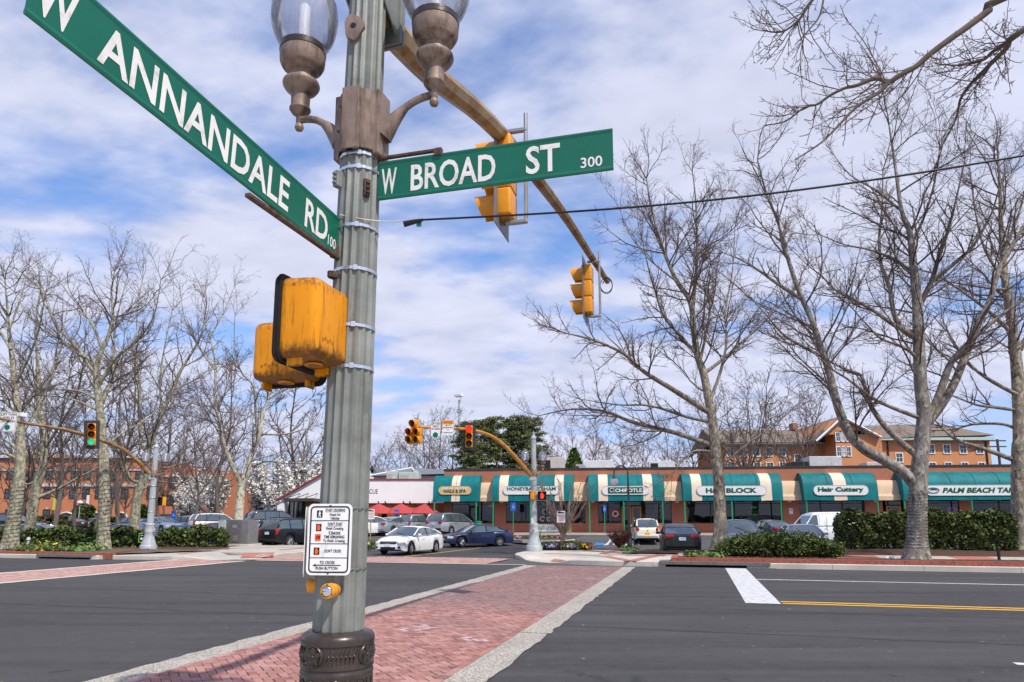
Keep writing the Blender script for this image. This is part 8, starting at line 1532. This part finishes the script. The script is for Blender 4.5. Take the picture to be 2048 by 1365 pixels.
# posted signs
BRP = mat('wooden_post', (.22, .13, .075), .8, var=.2)
def notice(label, px_, py, Y, w_, h_, z0, post, lines, g): 
    c = W(px_, py, Y); t = rect_sign('parking_notice', label, 'sign', c, (1, 0, 0), w_, h_, SIGNW, lines, .02, g, post=(z0, post), border=None); return t
RED_ = mat('notice_red', (.55, .03, .04), .5, var=0)
for px_, py, Y, post, lab in ((742, 1029, 43.5, mat('ochre_post', (.36, .24, .06), .7), 'red and white towing notice on an ochre post left of the white sedan'), (1122, 1034, 37.0, BRP, 'red and white towing notice on a brown post in the pansy bed')):
    t = notice(lab, px_, py, Y, .44, .62, .18, post, [('PARKING', -.8, .8, .16, .36, RED_), ('TOWED', -.8, .8, -.12, .08, RED_), ('AT OWNERS', -.75, .75, -.42, -.28, RED_), ('EXPENSE', -.7, .7, -.66, -.52, RED_)], 'towing notices'); c = W(px_, py, Y); f_ = face_frame(c, (1, 0, 0)); MB().add([f_ @ Vector((a, b, .005)) for a, b in ((-.17, .19), (.16, .17), (.18, .24), (.02, .25), (-.04, .29), (-.16, .27))], [tuple(range(6))]).build('truck_symbol', SIGNK, t, False, True)
BLS = mat('sign_blue', (.01, .12, .50), .45, var=.05)
def blue_sign(label, px_, py, Y, s_, z0, post=POSTG, w_=.36, h_=.62):
    c = W(px_, py, Y); t = rect_sign('accessible_parking_sign', label, 'sign', c, (1, 0, 0), w_ * s_, h_ * s_, BLS, [], .03, 'blue accessible parking signs', post=(z0, post), border=None); f_ = face_frame(c, (1, 0, 0))
    MB().tube([f_ @ Vector((.07 * math.cos(a), -.05 + .07 * math.sin(a), .006)) for a in np.linspace(2.2, 6.6, 10)] , .012, 4).build('wheel_symbol', SIGNW, t, False, True); MB().tube([f_ @ Vector(q) for q in ((-.02, .16, .006), (-.02, .02, .006), (.06, .02, .006), (.09, -.09, .006))], .014, 4).build('figure_symbol', SIGNW, t, False, True); return t
blue_sign('blue accessible parking sign before the second shop', 1026.5, 1014, 55.0, 1.1, .75); blue_sign('blue accessible parking sign before the third shop', 1209, 1018, 55.0, .95, .75, w_=.24); blue_sign('white and blue sign before the cedar wall', 793, 1027, 57.5, 1., .6, PIPE)
blue_sign('blue sign in the left car park', 347, 1030, 70, 1.3, .6)
# banner of the shopping centre
bc = W(1104, 1056.5, 40.6); bn = thing('centre_banner', 'white banner lettered BROADDALE VILLAGE CENTER behind the pansy bed', 'banner', (bc.x, bc.y, .0)); f_ = face_frame(bc, (1, 0, 0)); w_ = 1.9; MB().prism(pill(w_, .42, 5, .18), -.03, 0, f_).build('board', SIGNW, bn, False, True); mb = MB(); text(mb, 'BROADDALE VILLAGE CENTER', f_, -.82, .74, -.10, .12, .006, .01); mb.build('lettering', mat('teal_letters', (.0, .16, .15), .5, var=0), bn, False, True)
MB().prism([(-w_ / 2 + .05, .165), (w_ / 2 - .1, .165), (w_ / 2 - .1, .185), (-w_ / 2 + .05, .185)], 0, .004, f_).build('edge_line', GREENS, bn, False, True)
for s_ in (-.7, .7): MB().tube([(bc.x + s_, bc.y + .05, .0), (bc.x + s_, bc.y + .05, bc.z + .15)], .04, 6).build('leg', POSTG, bn, True, True)
# planted island with kerb in front of the shops
def island(label, pts, z, m=MULCH):
    cx_ = sum(p[0] for p in pts) / len(pts); cy_ = sum(p[1] for p in pts) / len(pts); g0 = gz(cx_, cy_); t = thing('planted_island', label, 'planted island', (cx_, cy_, g0)); n = len(pts); sm_ = []
    for i in range(n):
        p0, p1, p2 = pts[i - 1], pts[i], pts[(i + 1) % n]
        for t_ in (.25, .5, .75): a = [p0[k] + (p1[k] - p0[k]) * (.5 + t_ / 2) if False else ((1 - t_) ** 2 * (p0[k] + p1[k]) / 2 + 2 * t_ * (1 - t_) * p1[k] + t_ * t_ * (p1[k] + p2[k]) / 2) for k in (0, 1)]; sm_.append((a[0] - cx_, a[1] - cy_))
    N = len(sm_); V = [(x, y, h) for q, h in ((1.0, -.05), (1.0, .15), (.95, .16), (.95, .10)) for x, y in [(a * (q if q == 1 else q), b * q) for a, b in sm_]]; MB().add(V, [(k * N + i, k * N + (i + 1) % N, (k + 1) * N + (i + 1) % N, (k + 1) * N + i) for k in range(3) for i in range(N)]).build('kerb', CONC2, t)
    V = [(0, 0, .30)] + [(a * .5, b * .5, .26) for a, b in sm_] + [(a * .95, b * .95, .13) for a, b in sm_]; MB().add(V, [(0, 1 + i, 1 + (i + 1) % N) for i in range(N)] + [(1 + i, 1 + N + i, 1 + N + (i + 1) % N, 1 + (i + 1) % N) for i in range(N)]).build('soil', m, t, True)
    g = np.random.default_rng(7); C = np.array([(a * q, b * q, .24) for a, b in sm_ for q in g.uniform(.1, .6, 40)]); V, F = leaf_quads(C + g.normal(0, .05, C.shape), .05, g, .6); np_mesh('ground_cover', V, F, [EVG4, EVG5], t, False, g.integers(0, 2, len(F)))
    for k in range(9): c = np.array((sm_[(k * 5) % N][0] * .75, sm_[(k * 5) % N][1] * .75, .30)); V, F = leaf_quads(c + g.normal(0, 1, (20, 3)) * np.array([.12, .1, .05]), .04, g, .8); np_mesh('flower_clump', V, F, MATS[f'pansy_{k % 4}'], t, False)
    return t
island('kerbed mulch island with flowers before the second shop', [(X(1012, 47.5), 47.5), (X(1130, 46.0), 46.0), (X(1160, 49.8), 49.8), (X(1090, 52.8), 52.8), (X(1030, 52.5), 52.5)], 0)
island('kerbed flower island left of the white sedan', [(X(700, 41.2), 41.2), (X(764, 40.4), 40.4), (X(766, 43.2), 43.2), (X(706, 43.8), 43.8)], 0)
# parking bay markings
def lot_paint(name, poly, m):
    structure(MB().add([(x, y, gz(x, y) + .012) for x, y in poly], [tuple(range(len(poly)))]).build(name, m))
def bar(x0, y0, x1, y1, w_): d_ = Vector((x1 - x0, y1 - y0)).normalized(); n_ = Vector((-d_.y, d_.x)) * w_ / 2; return [(x0 - n_.x, y0 - n_.y), (x1 - n_.x, y1 - n_.y), (x1 + n_.x, y1 + n_.y), (x0 + n_.x, y0 + n_.y)]
for k in range(6): x = X(1208, 50) + .0; lot_paint('hatch_line', bar(X(1212, 47) + .42 * k, 46.6, X(1212, 47) + 1.1 + .42 * k, 52.2, .11), WHITEP)
lot_paint('bay_line', bar(X(1206, 47), 46.5, X(1234, 52.5), 52.6, .14), WHITEP); lot_paint('accessible_bay_mark', [(X(1186, 47.5), 46.6), (X(1204, 47.5), 46.6), (X(1206, 48.5), 48.2), (X(1190, 48.5), 48.2)], BLUEP)
for k in range(7): lot_paint('bay_line', bar(X(735, 56) + 2.7 * k, 54.4, X(735, 56) + 2.7 * k + 2.0, 58.5, .11), WHITEP)
# dark bare post by the right-hand kerb, litter
db = thing('marker_post', 'short dark marker post by the right-hand kerb', 'post', (X(1990, 26.0), 26.0, .30)); MB().bbox((0, 0, .25), (.09, .07, .5), .015).build('stake', FRM, db); MB().lathe([(.06, 0), (.06, .03)], 8).build('foot', FRM, db)
lt = thing('litter', 'crumpled white paper lying in the mulch left of the wound trunk', 'litter', (X(1777, 26.6), 26.6, .33)); g = np.random.default_rng(5); V, F = leaf_quads(g.normal(0, .07, (14, 3)) * np.array([1.4, 1, .5]) + np.array([0, 0, .05]), .06, g); np_mesh('paper', V, F, SIGNW, lt, False)
# street lamp of the car park
pl = thing('post_lamp', 'pale post lamp before the brick office building', 'street lamp', (X(157, 92), 92, .6)); MB().tube([(0, 0, 0), (0, 0, 3.2)], .06, 8).build('post', PALEGREY, pl, True); MB().lathe([(.1, 3.2), (.38, 3.4), (.38, 3.55), (.1, 3.8)], 12).build('lantern', CORE, pl, True)
